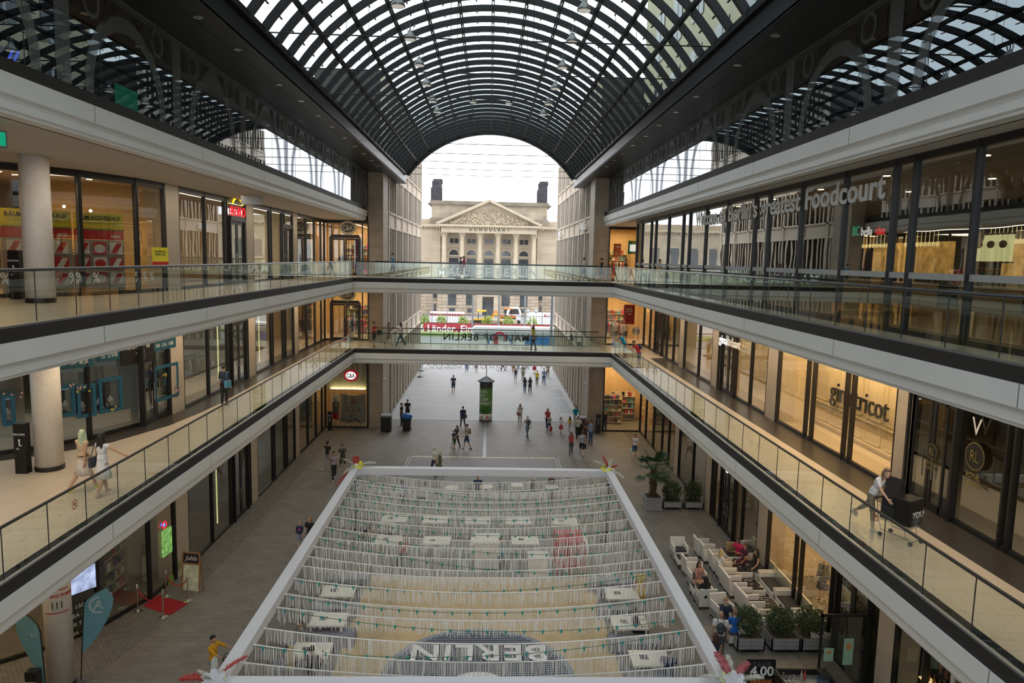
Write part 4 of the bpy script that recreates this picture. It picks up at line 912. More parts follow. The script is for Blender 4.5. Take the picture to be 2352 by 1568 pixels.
for dz, sc, mt, off in ((.036,1.0,'emblem_blue',.05),(.046,1.0,'emblem_white',0)):
    M = Matrix.Translation((0,1.95,dz)) @ Matrix.Rotation(PI, 4, 'Z')
    cu = text_mb('BERLIN', 1.32, .01, True, space=1.12)
    if off: 
        cu2 = bpy.data.curves.new('t','FONT'); cu2.body='BERLIN'; cu2.size=1.32; cu2.align_x='CENTER'; cu2.offset=.075; cu2.space_character=1.12; cu2.extrude=.004
        me = baked(bpy.data.objects.new('t',cu2)); cu = MB(); cu.add([(v.co.x,-v.co.z,v.co.y) for v in me.vertices],[tuple(p.vertices) for p in me.polygons])
    cu.xf(M @ Matrix.Rotation(-PI/2, 4, 'X')); cu.build('letters' if not off else 'letter_outline', M_[mt], em_, fix=False)
MB().lathe([(1.0,.034),(1.0,.045),(.0,.045)], (0,-.6,0), 40).build('centre_disc', M_['emblem_white'], em_)
# ---------------------------------------------------------------- white tables and grey benches round the sand
pm('table_white', (.80,.78,.72), .5, noise=(1,.04)); pm('bench_grey', (.24,.25,.29), .85); pm('crate_red', (.45,.02,.02), .5); pm('lace_black', (.03,.03,.03), .6); pm('rattan_white', (.70,.69,.66), .6, noise=(30,.06), bump=(80,.2)); pm('cushion_black', (.035,.035,.04), .9)
def ptable():
    r = empty('white_table'); MB().box(-.6,.6,-.45,.45,.68,.74).build('table_top', M_['table_white'], r)
    l0 = None
    for x in (-.52,.52):
        for y in (-.38,.38):
            if l0 is None: l0 = MB().box(-.03,.03,-.03,.03,0,.68).build('leg', M_['table_white'], r); o = l0
            else: o = l0.copy(); COL.objects.link(o)
            o.location = (x,y,0)
    MB().box(-.3,-.05,-.1,.15,.74,.75).build('menu_card', M_['lace_black'], r); return r
t0 = None
TP = [(906,1190,'back row'),(1000,1192,'back row'),(1098,1194,'back row'),(1190,1195,'back row'),(1297,1196,'back row'),(895,1238,'front row'),(1003,1240,'front row'),(1112,1242,'front row'),(1206,1240,'front row'),(1317,1240,'front row'),(778,1356,'left of the sand'),(755,1421,'left of the sand'),(1428,1362,'right of the sand'),(1445,1428,'right of the sand'),(1492,1510,'right of the sand'),(715,1492,'left of the sand')]
ordn = {}
for px, py, pl in TP:
    x, y = G(px, py, .74); o = ptable() if t0 is None else copy_tree(t0); t0 = t0 or o; o.location = (x,y,0)
    ordn[pl] = ordn.get(pl, 0)+1; wd = ['leftmost','second','middle','fourth','rightmost'] if 'row' in pl else ['farthest','middle','nearest']
    tag(o, '%s white square table %s the streamers' % (wd[ordn[pl]-1], ('in the %s under' % pl) if 'row' in pl else ('%s under' % pl)), 'table', 'white tables under the streamers')
b0 = None
for px, py, lab in ((800,1325,'farthest grey bench left of the sand'),(770,1392,'second grey bench left of the sand'),(758,1455,'third grey bench left of the sand'),(690,1530,'nearest grey bench left of the sand'),(1400,1335,'farthest grey bench right of the sand'),(1425,1395,'second grey bench right of the sand'),(1455,1470,'third grey bench right of the sand'),(1500,1550,'nearest grey bench right of the sand')):
    x, y = G(px, py, .42)
    if b0 is None: b0 = o = empty('padded_bench'); MB().box(-.85,.85,-.3,.3,.06,.42).build('base', M_['bench_grey'], o); c = MB().box(-.86,.86,-.31,.31,.42,.5).build('cushion', M_['bench_grey'], o); b = c.modifiers.new('b','BEVEL'); b.width=.03
    else: o = copy_tree(b0)
    o.location = (x,y,0); tag(o, lab+' under the streamers', 'bench', 'grey benches beside the sand')
# white counter and red booth behind the sand
def counter(x0, x1, y0, y1, h, mat, label, nm='bar_counter'):
    r = thing(nm, label, 'counter'); MB().box(x0,x1,y0,y1,0,h).build('body', M_[mat], r); MB().box(x0-.05,x1+.05,y0-.05,y1+.05,h,h+.05).build('worktop', M_['table_white'] if mat != 'crate_red' else M_[mat], r); return r
a = G(1088,1305); b = G(1145,1305); counter(a[0],b[0],a[1],a[1]+1.0,1.1,'table_white','white service counter at the head of the sand bed')
a = G(1215,1330); b = G(1258,1330); counter(a[0],b[0],a[1],a[1]+.6,.9,'table_white','small white cabinet right of the service counter', 'side_cabinet')
a = G(1278,1330); b = G(1340,1330)
r = thing('red_stand', 'red open frame stand right of the service counter', 'stand')
m = MB()
for x in (a[0],(a[0]+b[0])/2,b[0]):
    for y in (a[1],a[1]+1.4): m.box(x-.04,x+.04,y-.04,y+.04,0,1.6)
m.build('uprights', M_['crate_red'], r); m = MB()
for z in (.5,1.05,1.56): m.box(a[0],b[0],a[1],a[1]+1.4,z,z+.04)
m.build('shelves', M_['crate_red'], r)
# ---------------------------------------------------------------- cafe tables behind the back beam
CT = [(1037,1122),(1122,1120),(1168,1124),(1190,1115)]
def roundtable():
    r = empty('cafe_table'); MB().lathe([(.0,.72),(.36,.72),(.36,.745),(0,.745)], n=24).build('table_top', M_['table_white'], r)
    MB().lathe([(.22,.0),(.22,.02),(.03,.05),(.03,.72)], n=12).build('pedestal', M_['dark_metal'], r); return r
def cafechair():
    r = empty('cafe_chair'); MB().box(-.22,.22,-.22,.22,.43,.46).build('seat', M_['dark_metal'], r); m = MB(); m.tube([(-.21,.2,.46),(-.23,.26,.86),(.23,.26,.86),(.21,.2,.46)],.016,6)
    for k in range(-2,3): m.bar((k*.08,.22,.5),(k*.085,.26,.85),.025,.01)
    m.tube([(-.23,.24,.68),(-.25,-.15,.66),(-.22,-.2,.45)],.014,6).tube([(.23,.24,.68),(.25,-.15,.66),(.22,-.2,.45)],.014,6); m.build('backrest', M_['dark_metal'], r)
    l0 = None
    for x in (-.2,.2):
        for y in (-.2,.2):
            o = MB().tube([(0,0,0),(0,0,.43)],.014,6).build('leg', M_['dark_metal'], r) if l0 is None else l0.copy()
            if l0: COL.objects.link(o)
            l0 = l0 or o; o.location = (x,y,0)
    return r
ct = cc = None
for i, (px, py, w_) in enumerate([(1037,1119,'leftmost'),(1117,1117,'second'),(1188,1113,'third'),(1268,1118,'rightmost')]):
    x, y = G(px, py, .74); ct0 = roundtable() if ct is None else copy_tree(ct); ct = ct or ct0; ct0.location = (x,y,0); tag(ct0, '%s round white cafe table behind the back beam' % w_, 'table', 'round cafe tables behind the frame')
    for j, dx in enumerate((-.75,.75)):
        c = cafechair() if cc is None else copy_tree(cc); cc = cc or c; c.location = (x+dx,y+.1*(-1)**j,0); c.rotation_euler.z = PI/2 if dx < 0 else -PI/2
        tag(c, 'black metal cafe chair %s the %s round cafe table' % ('left of' if dx < 0 else 'right of', w_), 'chair', 'black cafe chairs behind the frame')
# ---------------------------------------------------------------- lounge furniture on the right
def armchair(w=.66):
    r = empty('lounge_armchair' if w < 1 else 'lounge_sofa'); h = w/2
    MB().box(-h,h,-.33,.33,.12,.40).build('base', M_['rattan_white'], r)
    b = MB().ext([(.25,.12),(.33,.12),(.42,.85),(.34,.85)],'x',-h,h).build('backrest', M_['rattan_white'], r)
    a0 = None
    for s_ in (-1,1): MB().box(*sorted((s_*h,s_*(h-.07))),-.33,.34,.12,.66).build('armrest', M_['rattan_white'], r)
    c = MB().box(-h+.08,h-.08,-.30,.24,.40,.47).build('cushion', M_['cushion_black'], r); bv = c.modifiers.new('b','BEVEL'); bv.width = .025; bv.segments = 2
    for x in (-h+.05,h-.05):
        for y in (-.28,.3): MB().box(x-.02,x+.02,y-.02,y+.02,0,.12).build('leg', M_['dark_metal'], r)
    return r
def lowtable(w=.62, d=.62):
    r = empty('low_table'); MB().box(-w/2,w/2,-d/2,d/2,.22,.44).build('apron', M_['rattan_white'], r); MB().box(-w/2+.03,w/2-.03,-d/2+.03,d/2-.03,.44,.455).build('glass_top', M_['table_black'], r)
    for x in (-w/2+.04,w/2-.04):
        for y in (-d/2+.04,d/2-.04): MB().box(x-.02,x+.02,y-.02,y+.02,0,.22).build('leg', M_['dark_metal'], r)
    m = MB(); rd = random.Random(int(w*100)); 
    for k in range(6): x = rd.uniform(-w*.35,w*.35); y = rd.uniform(-d*.35,d*.35); m.box(x,x+.1,y,y+.015,.455,.457)
    m.build('menu_print', M_['cord_white'], r); return r
pm('table_black', (.03,.03,.033), .15)
A = None; S = None; T = None
def place(kind, px, py, z, rz, label):
    global A, S, T
    x, y = G(px, py, z)
    if kind == 'a': o = armchair() if A is None else copy_tree(A); A = A or o; g = 'white rattan armchairs'
    elif kind == 's': o = armchair(1.5) if S is None else copy_tree(S); S = S or o; g = 'white rattan sofas'
    else: o = lowtable() if T is None else copy_tree(T); T = T or o; g = 'low black topped tables'
    o.location = (x,y,0); o.rotation_euler.z = rz; return tag(o, label, {'a':'armchair','s':'sofa','t':'table'}[kind], g+' outside the right shops')
place('a',1560,1262,.4,0,'empty white armchair with a black cushion, farthest on the left facing the camera')
place('t',1570,1279,.44,0,'low black topped table in front of the farthest left armchair')
place('a',1590,1300,.4,R(95),'white armchair beside the farthest low table, seen from behind')
place('a',1616,1255,.4,R(90),'farthest white armchair of the middle column')
place('a',1630,1268,.4,R(90),'second white armchair of the middle column')
place('a',1600,1323,.4,R(0),'white armchair with a woman in a pink dress seated in it')
place('t',1607,1348,.44,0,'low table between the pink dressed woman and the woman in black')
place('a',1620,1368,.4,R(180),'white armchair with the woman in the black top, back to the camera')
place('a',1652,1290,.4,R(90),'white armchair with the blonde woman')
place('a',1668,1310,.4,R(90),'white armchair behind the blonde woman')
place('a',1677,1328,.4,R(92),'white armchair left of the second black glass table')
place('a',1690,1344,.4,R(92),'white armchair left of the second black glass table, nearer one')
place('a',1715,1372,.4,R(92),'white armchair left of the third black glass table')
place('a',1730,1388,.4,R(92),'white armchair left of the third black glass table, nearer one')
place('a',1758,1424,.4,R(92),'nearest white armchair of the middle column, by the planters')
place('a',1658,1398,.4,R(10),'white armchair with the man in the navy jacket')
place('a',1690,1448,.4,R(180),'white armchair behind the man in the blue shirt')
for (px,py,lab) in ((1700,1302,'farthest long low table with glasses on it'),(1727,1342,'second long low table with a dark printed top'),(1765,1387,'nearest long low table with a dark printed top')):
    o = place('t',px,py,.44,0,lab); o.scale = (1.15,1.7,1)
o = place('t',1680,1275,.44,0,'small white table beside the paper bag'); o.scale = (1.1,1.6,1.3)
place('s',1722,1268,.4,R(-90),'farthest white sofa, against the fashion shop window'); place('s',1744,1305,.4,R(-90),'second white sofa, under the woman in black')
place('s',1778,1345,.4,R(-90),'third white sofa, empty with a black cushion'); place('s',1818,1390,.4,R(-90),'fourth white sofa, empty with a black cushion'); place('s',1862,1444,.4,R(-90),'nearest white sofa, half hidden by the planters')
# planters with shrubs
pm('planter_wood', (.30,.31,.32), .7, noise=(3,.12,(1,6,6)), brick=(5,.13,.01,.5,(PI/2,0,0),.05,0.)); pm('soil', (.05,.035,.025), .9); pm('trunk', (.09,.06,.04), .9, noise=(20,.5))
def planter(w, d, h, loc, lab, seed, n=1500, hh=.42):
    r = thing('shrub_planter', lab, 'planter', loc); m = MB().box(-w/2,w/2,-d/2,-d/2+.04,.08,h).box(-w/2,w/2,d/2-.04,d/2,.08,h).box(-w/2,-w/2+.04,-d/2,d/2,.08,h).box(w/2-.04,w/2,-d/2,d/2,.08,h).box(-w/2,w/2,-d/2,d/2,.08,.12)
    m.build('box', M_['planter_wood'], r); MB().box(-w/2+.04,w/2-.04,-d/2+.04,d/2-.04,h-.1,h-.05).build('soil', M_['soil'], r)
    for x in (-w/2+.12,w/2-.12):
        for y in (-d/2+.1,d/2-.1): MB().box(x-.04,x+.04,y-.04,y+.04,0,.08).build('foot', M_['planter_wood'], r)
    o = bush((0,0,h+hh), (w*.52,d*.55,hh*1.15), None, n, .055, seed).build('foliage', M_['leaf_dark'], r, fix=False); m = MB()
    rd = random.Random(seed)
    for k in range(7): x = rd.uniform(-w*.35,w*.35); m.tube([(x,0,h-.1),(x+rd.uniform(-.1,.1),rd.uniform(-.1,.1),h+hh)],.012,5)
    m.build('stems', M_['trunk'], r); return r
y = 22.75
planter(.95,.95,.52,(9.1,y+.4,0),'grey wooden planter with a shrub, leftmost of the three near the lounge',1); planter(.98,.95,.52,(10.3,y+.4,0),'grey wooden planter with a shrub, middle of the three near the lounge',2); planter(1.0,.95,.52,(11.35,y+.4,0),'grey wooden planter with a shrub, rightmost of the three near the lounge',3)
planter(1.05,.7,.42,(10.0,37.0,0),'grey planter with a clipped box hedge right of the palm',4,1300,.5); planter(1.0,.7,.42,(11.15,37.0,0),'grey planter with a clipped box hedge by the shop window',5,1300,.5)
# palm
pl = thing('potted_palm', 'fan palm with a shaggy trunk in a grey square tub', 'palm', (8.95,36.9,0))
MB().box(-.42,.42,-.42,.42,.06,.62).box(-.46,.46,-.46,.46,.62,.68).box(-.46,.46,-.46,.46,.02,.1).build('tub', M_['planter_wood'], pl); MB().box(-.38,.38,-.38,.38,.68,.69).build('soil', M_['soil'], pl)
MB().tube([(0,0,.6),(.03,0,1.1),(-.02,.02,1.6),(.02,0,2.1)], [.14,.17,.19,.16], 12).build('trunk', M_['trunk'], pl)
rd = random.Random(9); m = MB(); fz = 2.15
for i in range(170):
    a = rd.uniform(0,2*PI); z = rd.uniform(.65,2.1); m.bar((.15*math.cos(a),.15*math.sin(a),z),(.24*math.cos(a),.24*math.sin(a),z-.12),.02,.01)
m.build('trunk_fibre', M_['trunk'], pl); st = MB(); lf = MB()
for i in range(34):
    a = rd.uniform(0,2*PI); el = rd.uniform(-.75,1.25); L_ = rd.uniform(.55,.85); d = Vector((math.cos(a)*math.cos(el),math.sin(a)*math.cos(el),math.sin(el))); c = Vector((0,0,fz))+d*L_
    st.tube([(0,0,fz-.1), c], .012, 5); side = d.cross(Vector((0,0,1))).normalized(); upv = side.cross(d)
    for k in range(19):
        t = -1.25+2.5*k/18; dd = (d*math.cos(t)+side*math.sin(t)).normalized(); ll = .52*(.75+.25*math.cos(t)); mid = c+dd*ll*.6+upv*.03; tip = c+dd*ll-Vector((0,0,.10+.05*rd.random())); w_ = dd.cross(upv).normalized()*.022
        lf.add([c, mid-w_, tip, mid+w_], [(0,1,2,3)])
st.build('leaf_stems', M_['leaf_mid'], pl); lf.build('fan_leaves', M_['leaf_palm'] if 'leaf_palm' in M_ else pm('leaf_palm', (.035,.075,.035), .6, noise=(5,.4)), pl, fix=False)
# ---------------------------------------------------------------- advertising column
pm('ad_green', (.10,.27,.05), .5, noise=(1.5,.35)); pm('ad_cap', (.09,.095,.10), .4, .5); pm('pharmacy_red', (.6,.02,.03), .5); pm('pharm_green', (.0,.25,.12), .5)
ac = thing('advertising_column', 'round advertising column with a green poster and dark domed cap', 'advertising column', (-.1,57.2,0)); rc = .52
MB().lathe([(rc,0),(rc,.12),(rc,.62),(rc,.63)], n=40).build('foot', M_['ad_cap'], ac); MB().lathe([(rc,.63),(rc,2.75)], n=40).build('poster', M_['ad_green'], ac, smooth=True)
MB().lathe([(rc+.01,.12),(rc+.012,.62)], n=40).build('lower_poster', M_['sign_white'], ac, smooth=True)
MB().lathe([(rc,2.75),(rc,3.15),(rc+.16,3.2),(rc+.18,3.28),(rc+.02,3.36),(.1,3.62),(.0,3.66)], n=40).build('cap', M_['ad_cap'], ac)
MB().tube([(0,0,3.6),(0,0,4.55)], .03, 8).build('spike', M_['chrome'], ac)
def curved_text(nm, txt, size, z, a0, r, mat, parent, bold=True):
    mb = text_mb(txt, size, .01, bold, 'LEFT')
    mb.v = [((r+ .0-y*0)*math.sin(a0+x/r), -(r-y)*math.cos(a0+x/r), z+zz) for x, y, zz in mb.v]; return mb.build(nm, M_[mat], parent, fix=False)
for k, t_ in enumerate(('RUN.','EAT.','SLEEP.','REPEAT.')): curved_text('poster_lettering', t_, .34, 2.35-k*.33, -1.2, rc+.015, 'sign_white', ac)
curved_text('pharmacy_letter', 'A', .46, .2, -.05, rc+.02, 'pharmacy_red', ac); curved_text('pharmacy_cross', '+', .5, .2, .5, rc+.02, 'pharm_green', ac); curved_text('arrow', '<', .42, .2, -.85, rc+.02, 'letter_dark', ac)
# bins
def bigbin(loc, lab):
    r = thing('waste_bin', lab, 'waste bin', loc); MB().box(-.38,.38,-.35,.35,.03,1.15).build('body', M_['dark_metal'], r); MB().ext([(-.4,1.15),(.4,1.15),(.38,1.28),(-.38,1.28)],'y',-.37,.37).build('lid', M_['steel_grey'], r); return r
bigbin((-7.55,53.1,0),'black box-shaped waste bin beside the left pier'); bigbin((7.15,53.3,0),'black box-shaped waste bin beside the right pier')
wb = thing('wheelie_bin', 'black wheeled bin with a blue bag over its rim', 'wheelie bin', (-6.05,53.4,0)); MB().ext([(-.27,.08),(.27,.08),(.33,1.0),(-.33,1.0)],'y',-.3,.3).build('body', M_['dark_metal'], wb)
pm('bag_blue', (.01,.12,.42), .35, bump=(9,.8)); MB().lathe([(.33,.92),(.42,1.0),(.40,1.15),(.30,1.28),(.12,1.33),(0,1.34)], n=14).build('bag', M_['bag_blue'], wb, smooth=True)
for x in (-.28,.28): MB().tube([(x-.03,.25,.1),(x+.03,.25,.1)],.1,12).build('wheel', M_['black_rubber'], wb)
# floor grilles
for (y0,y1,x0,x1,l) in ((60.5,66.5,6.0,7.4,'near'),(67.5,71.5,6.2,7.4,'far')): o = MB().box(x0,x1,y0,y1,.012,.02).build('floor_grille', M_['steel_grey']); tag(o, '%s dark metal grille in the paving before the right facade' % l, 'grille')
# red carpet with rope stanchions, chalkboard
pm('carpet_red', (.30,.006,.012), .9, noise=(30,.1)); pm('rope_red', (.35,.01,.015), .7)
cp = [G(328,1392),G(362,1367),G(432,1386),G(390,1413)]; m = MB(); m.add([(x,y,.02) for x,y in cp]+[(x,y,.0) for x,y in cp],[(0,1,2,3),(0,4,5,1),(1,5,6,2),(2,6,7,3),(3,7,4,0)])
tag(m.build('red_carpet', M_['carpet_red']), 'red carpet square at the shop entrance on the left', 'carpet')
sp = [(317,1404),(375,1417),(432,1380),(382,1369)]; SP = [G(*s_) for s_ in sp]
def stanchion():
    r = empty('rope_stanchion'); MB().lathe([(.17,0),(.17,.02),(.05,.05),(.025,.07),(.025,.9),(.04,.92),(.04,.96),(.02,.98),(.035,1.02),(.0,1.05)], n=16).build('post', M_['chrome'], r, smooth=False)
    MB().lathe([(.045,.86),(.05,.88),(.045,.9)], n=12).build('rope_ring', M_['chrome'], r); return r
s1 = None
for (x,y), l in zip(SP, ('left of the carpet, by the door','left of the carpet, near the walkway','right of the carpet, near the walkway','right of the carpet, by the door')):
    o = stanchion() if s1 is None else copy_tree(s1); s1 = s1 or o; o.location = (x,y,0); tag(o, 'chrome rope stanchion %s' % l, 'stanchion', 'rope stanchions')
for a_, b_, l in ((SP[0],SP[1],'left'),(SP[3],SP[2],'right')):
    m = MB().tube([(a_[0]+(b_[0]-a_[0])*k/10, a_[1]+(b_[1]-a_[1])*k/10, .88-1.6*(k/10)*(1-k/10)*.9) for k in range(11)], .02, 8).build('barrier_rope', M_['rope_red'], smooth=True); tag(m, 'sagging dark red rope on the %s of the carpet' % l, 'rope')
pm('chalk_black', (.02,.02,.02), .8); pm('wood_frame', (.32,.17,.07), .6); pm('poster_pale', (.62,.68,.50), .6, noise=(5,.35)); pm('avocado_green', (.20,.36,.04), .6, noise=(3,.5))
x, y = G(436,1362); cb = thing('sidewalk_board', 'wooden framed chalkboard with a pale green food poster below it', 'sign board', (x,y+.1,0), R(-12))
MB().bar((-.36,0,0),(-.36,.1,1.55),.05,.05).bar((.36,0,0),(.36,.1,1.55),.05,.05).bar((-.36,.1,1.55),(.36,.1,1.55),.05,.05).bar((-.36,.07,1.12),(.36,.07,1.12),.05,.05).bar((-.36,.3,0),(-.36,.1,1.5),.04,.04).bar((.36,.3,0),(.36,.1,1.5),.04,.04).build('frame', M_['wood_frame'], cb)
MB().ext([(.07,1.14),(.09,1.14),(.115,1.52),(.095,1.52)],'x',-.33,.33).build('chalk_panel', M_['chalk_black'], cb); MB().ext([(.0,.06),(.02,.06),(.08,1.08),(.06,1.08)],'x',-.33,.33).build('poster', M_['poster_pale'], cb)
text('chalk_lettering', 'Juhls', .26, (0,.07,1.26), 0, M_['sign_white'], cb, .006, shear=.3)
# feather flags
pm('flag_teal', (.14,.33,.40), .8, noise=(3,.06)); pm('flag_print', (.42,.52,.58), .8)
def feather(px, py, top, lab, flip=1, lean=0):
    base = W(px, py, z=0); b = thing('feather_flag', lab, 'flag', base)
    H = top; pole = [(0,0,0),(0,0,.9)]; edge = []
    for k in range(13):
        t = k/12; edge.append((flip*(.02+.62*math.sin(t*PI*.5)**2.2*1.0), .0, .9+(H-.9)*math.sin(t*PI*.5)))
    mast_ = [(0,0,0)]+[(flip*(.0+.55*max(0,(k/12-.75)/.25)**2), 0, .9+(H-.9)*k/12) for k in range(13)]
    MB().tube(mast_, .018, 6).build('pole', M_['dark_metal'], b); m = MB(); n = 16
    L_, R_ = [], []
    for k in range(n+1):
        t = k/n; z = .9+(H-.9)*t; xl_ = flip*(.55*max(0,(t-.75)/.25)**2); xr_ = flip*(.05+.75*math.sin(min(1,t/.86)*PI/2)**.9) if t < .86 else flip*(.80-(t-.86)/.14*.22)
        L_.append((xl_,0,z)); R_.append((xr_,.03*math.sin(t*6),z))
    for k in range(n): m.quad(L_[k],R_[k],R_[k+1],L_[k+1])
    o = m.build('cloth', M_['flag_teal'], b, fix=False); so = o.modifiers.new('s','SOLIDIFY'); so.thickness = .006
    zz = .9+(H-.9)*.74; cx = flip*.40
    for dy in (-.012,.045):
        m = MB(); nn = 24
        for i in range(nn):
            a1, a2 = 2*PI*i/nn, 2*PI*(i+1)/nn; m.add([(cx+r*math.cos(t),dy,zz+1.0*r*math.sin(t)) for r, t in ((.27,a1),(.27,a2),(.21,a2),(.21,a1))],[(0,1,2,3)])
        m.build('round_print', M_['flag_print'], b, fix=False)
    text('print_letter', 'A', .42, (cx,-.014,zz-.14), 0, M_['flag_print'], b, .006, True)
    m = MB(); m.bar((-.4,-.2,.02),(.4,.2,.02),.04,.03).bar((-.4,.2,.02),(.4,-.2,.02),.04,.03); m.build('cross_foot', M_['steel_grey'], b); return b
f1 = feather(186,1562,2.9,'teal feather flag with a round printed A, standing left of the red carpet'); f1.rotation_euler = (0,R(4),R(20))
f2 = feather(112,1640,3.0,'teal feather flag with a round printed A, half behind the white column', -1); f2.rotation_euler = (0,R(-3),R(-15))
# dark wayfinding steles
def stele(loc, lab, rz=0):
    r = thing('wayfinding_stele', lab, 'stele', loc, rz); MB().box(-.16,.16,-.12,.12,0,1.45).build('body', M_['dark_metal'], r)
    text('stele_text', 'DRUCKEN', .07, (0,-.125,1.12), 0, M_['sign_white'], r, .004, True); m = MB().lathe([(.028,0),(.028,.01)], n=12); m.xf(Matrix.Translation((0,-.125,.98)) @ Matrix.Rotation(PI/2,4,'X')); m.bar((0,-.128,.95),(0,-.128,.82),.03,.005,u=(0,1,0)).bar((0,-.128,.82),(.07,-.128,.82),.005,.025).bar((0,-.128,.72),(-.09,-.128,.72),.005,.015).bar((-.09,-.128,.72),(-.05,-.128,.76),.005,.012)
    m.build('stele_symbol', M_['sign_white'], r); return r
x,y = G(55,1085,L1); stele((x,y,L1),'dark wayfinding stele beside the white column on the left first gallery')
stele((-14.1,21.9,L2),'dark wayfinding stele beside the white column on the left second gallery'); x,y = G(82,1650); stele((x,y,0),'dark wayfinding stele at the foot of the ground floor white column')
x,y = G(758,988); stele((x,y,0),'dark slim stele in the far left corner by the parked bicycle'); stele((8.5,53.4,0),'dark slim stele right of the right hand pier')
# ================================================================ people
def cm(col, kind='c'):
    n = '%s_%02d%02d%02d' % ({'c':'fabric','s':'skin','h':'hair','l':'leather'}[kind], *[int(c*99) for c in col])
    return pm(n, col, {'c':.9,'s':.55,'h':.6,'l':.45}[kind], noise=(14,.12) if kind != 's' else (5,.04))
def blob(prims, name, mat, parent, voxel=.024, sm=3, extra=None):
    """union of tapered limbs and ellipsoids melted into one continuous skin"""
    m = MB()
    for p in prims:
        if p[0] == 'e': m.ell(p[1], p[2], M=p[3] if len(p) > 3 else None, nu=14, nv=10)
        else:
            a, ra, b, rb = Vector(p[0]), p[1], Vector(p[2]), p[3]; m.tube([a, b], [ra, rb], 10); m.ell(a, (ra,)*3, nu=10, nv=6); m.ell(b, (rb,)*3, nu=10, nv=6)
    o = m.build('tmp', mat, None); r = o.modifiers.new('r', 'REMESH'); r.mode = 'VOXEL'; r.voxel_size = voxel; r.use_smooth_shade = True
    s = o.modifiers.new('s', 'SMOOTH'); s.iterations = sm; s.factor = .5
    COL.objects.unlink(o); me = baked(o)
    if extra is not None and extra.v:
        b = bmesh.new(); b.from_mesh(me); vs = [b.verts.new(v) for v in extra.v]
        for f in extra.f:
            try: b.faces.new([vs[i] for i in f])
            except ValueError: pass
        for f in b.faces: f.smooth = True
        b.to_mesh(me); b.free()
    me.name = name; o = bpy.data.objects.new(name, me); COL.objects.link(o); o.parent = parent
    if not me.materials: me.materials.append(mat)
    return o
def hand(ex, w, d, side, fwd, curl=.5):
    """palm direction d, side vector towards thumb, fwd = palm normal; adds five bent fingers to ex"""
    d = d.normalized(); side = (side-d*side.dot(d)).normalized(); nrm = d.cross(side)
    if nrm.dot(fwd) < 0: nrm = -nrm
    for k, (off, L_) in enumerate(((.030,.068),(.010,.078),(-.010,.072),(-.030,.056))):
        p = w+d*.085+side*off; q1 = p+d*L_*.45+nrm*curl*.01; dd = (d+nrm*curl).normalized(); q2 = q1+dd*L_*.35; dd = (d+nrm*curl*2.2).normalized(); q3 = q2+dd*L_*.28
        ex.tube([p-d*.02, q1, q2, q3], [.0098,.009,.0082,.006], 6)
    p = w+d*.03+side*.03; dd = (d*.7+side*.75+nrm*.25).normalized(); q = p+dd*.035; ex.tube([p, q, q+(d+side*.25+nrm*curl*.6).normalized()*.032], [.012,.0105,.007], 6)
POSE = {
 'stand': dict(la=(2,-2), kn=(2,2), ap=(4,-4), aq=(8,8), el=(12,12)),
 'walkL': dict(la=(24,-18), kn=(4,22), ap=(-20,22), aq=(7,7), el=(14,26)),
 'walkR': dict(la=(-18,24), kn=(22,4), ap=(22,-20), aq=(7,7), el=(26,14)),
 'phone': dict(la=(3,-3), kn=(2,2), ap=(32,30), aq=(4,4), el=(88,92)),
 'sit': dict(la=(86,84), kn=(84,86), ap=(28,30), aq=(8,8), el=(60,56), sit=1),
 'sitx': dict(la=(92,78), kn=(70,92), ap=(34,20), aq=(6,16), el=(84,40), sit=1),
 'lean': dict(la=(0,-4), kn=(2,4), ap=(52,48), aq=(10,10), el=(70,74), bend=28),
 'push': dict(la=(12,-34), kn=(8,20), ap=(38,36), aq=(14,14), el=(16,18), bend=24),
 'point': dict(la=(-14,18), kn=(14,6), ap=(14,10), aq=(62,10), el=(8,24)),
 'raise': dict(la=(10,-10), kn=(6,8), ap=(150,20), aq=(20,10), el=(70,30)),
 'reach': dict(la=(8,-10), kn=(4,10), ap=(60,50), aq=(10,30), el=(20,16)),
 'hold': dict(la=(16,-12), kn=(4,16), ap=(10,20), aq=(8,10), el=(70,40)),
}
NP = [0]
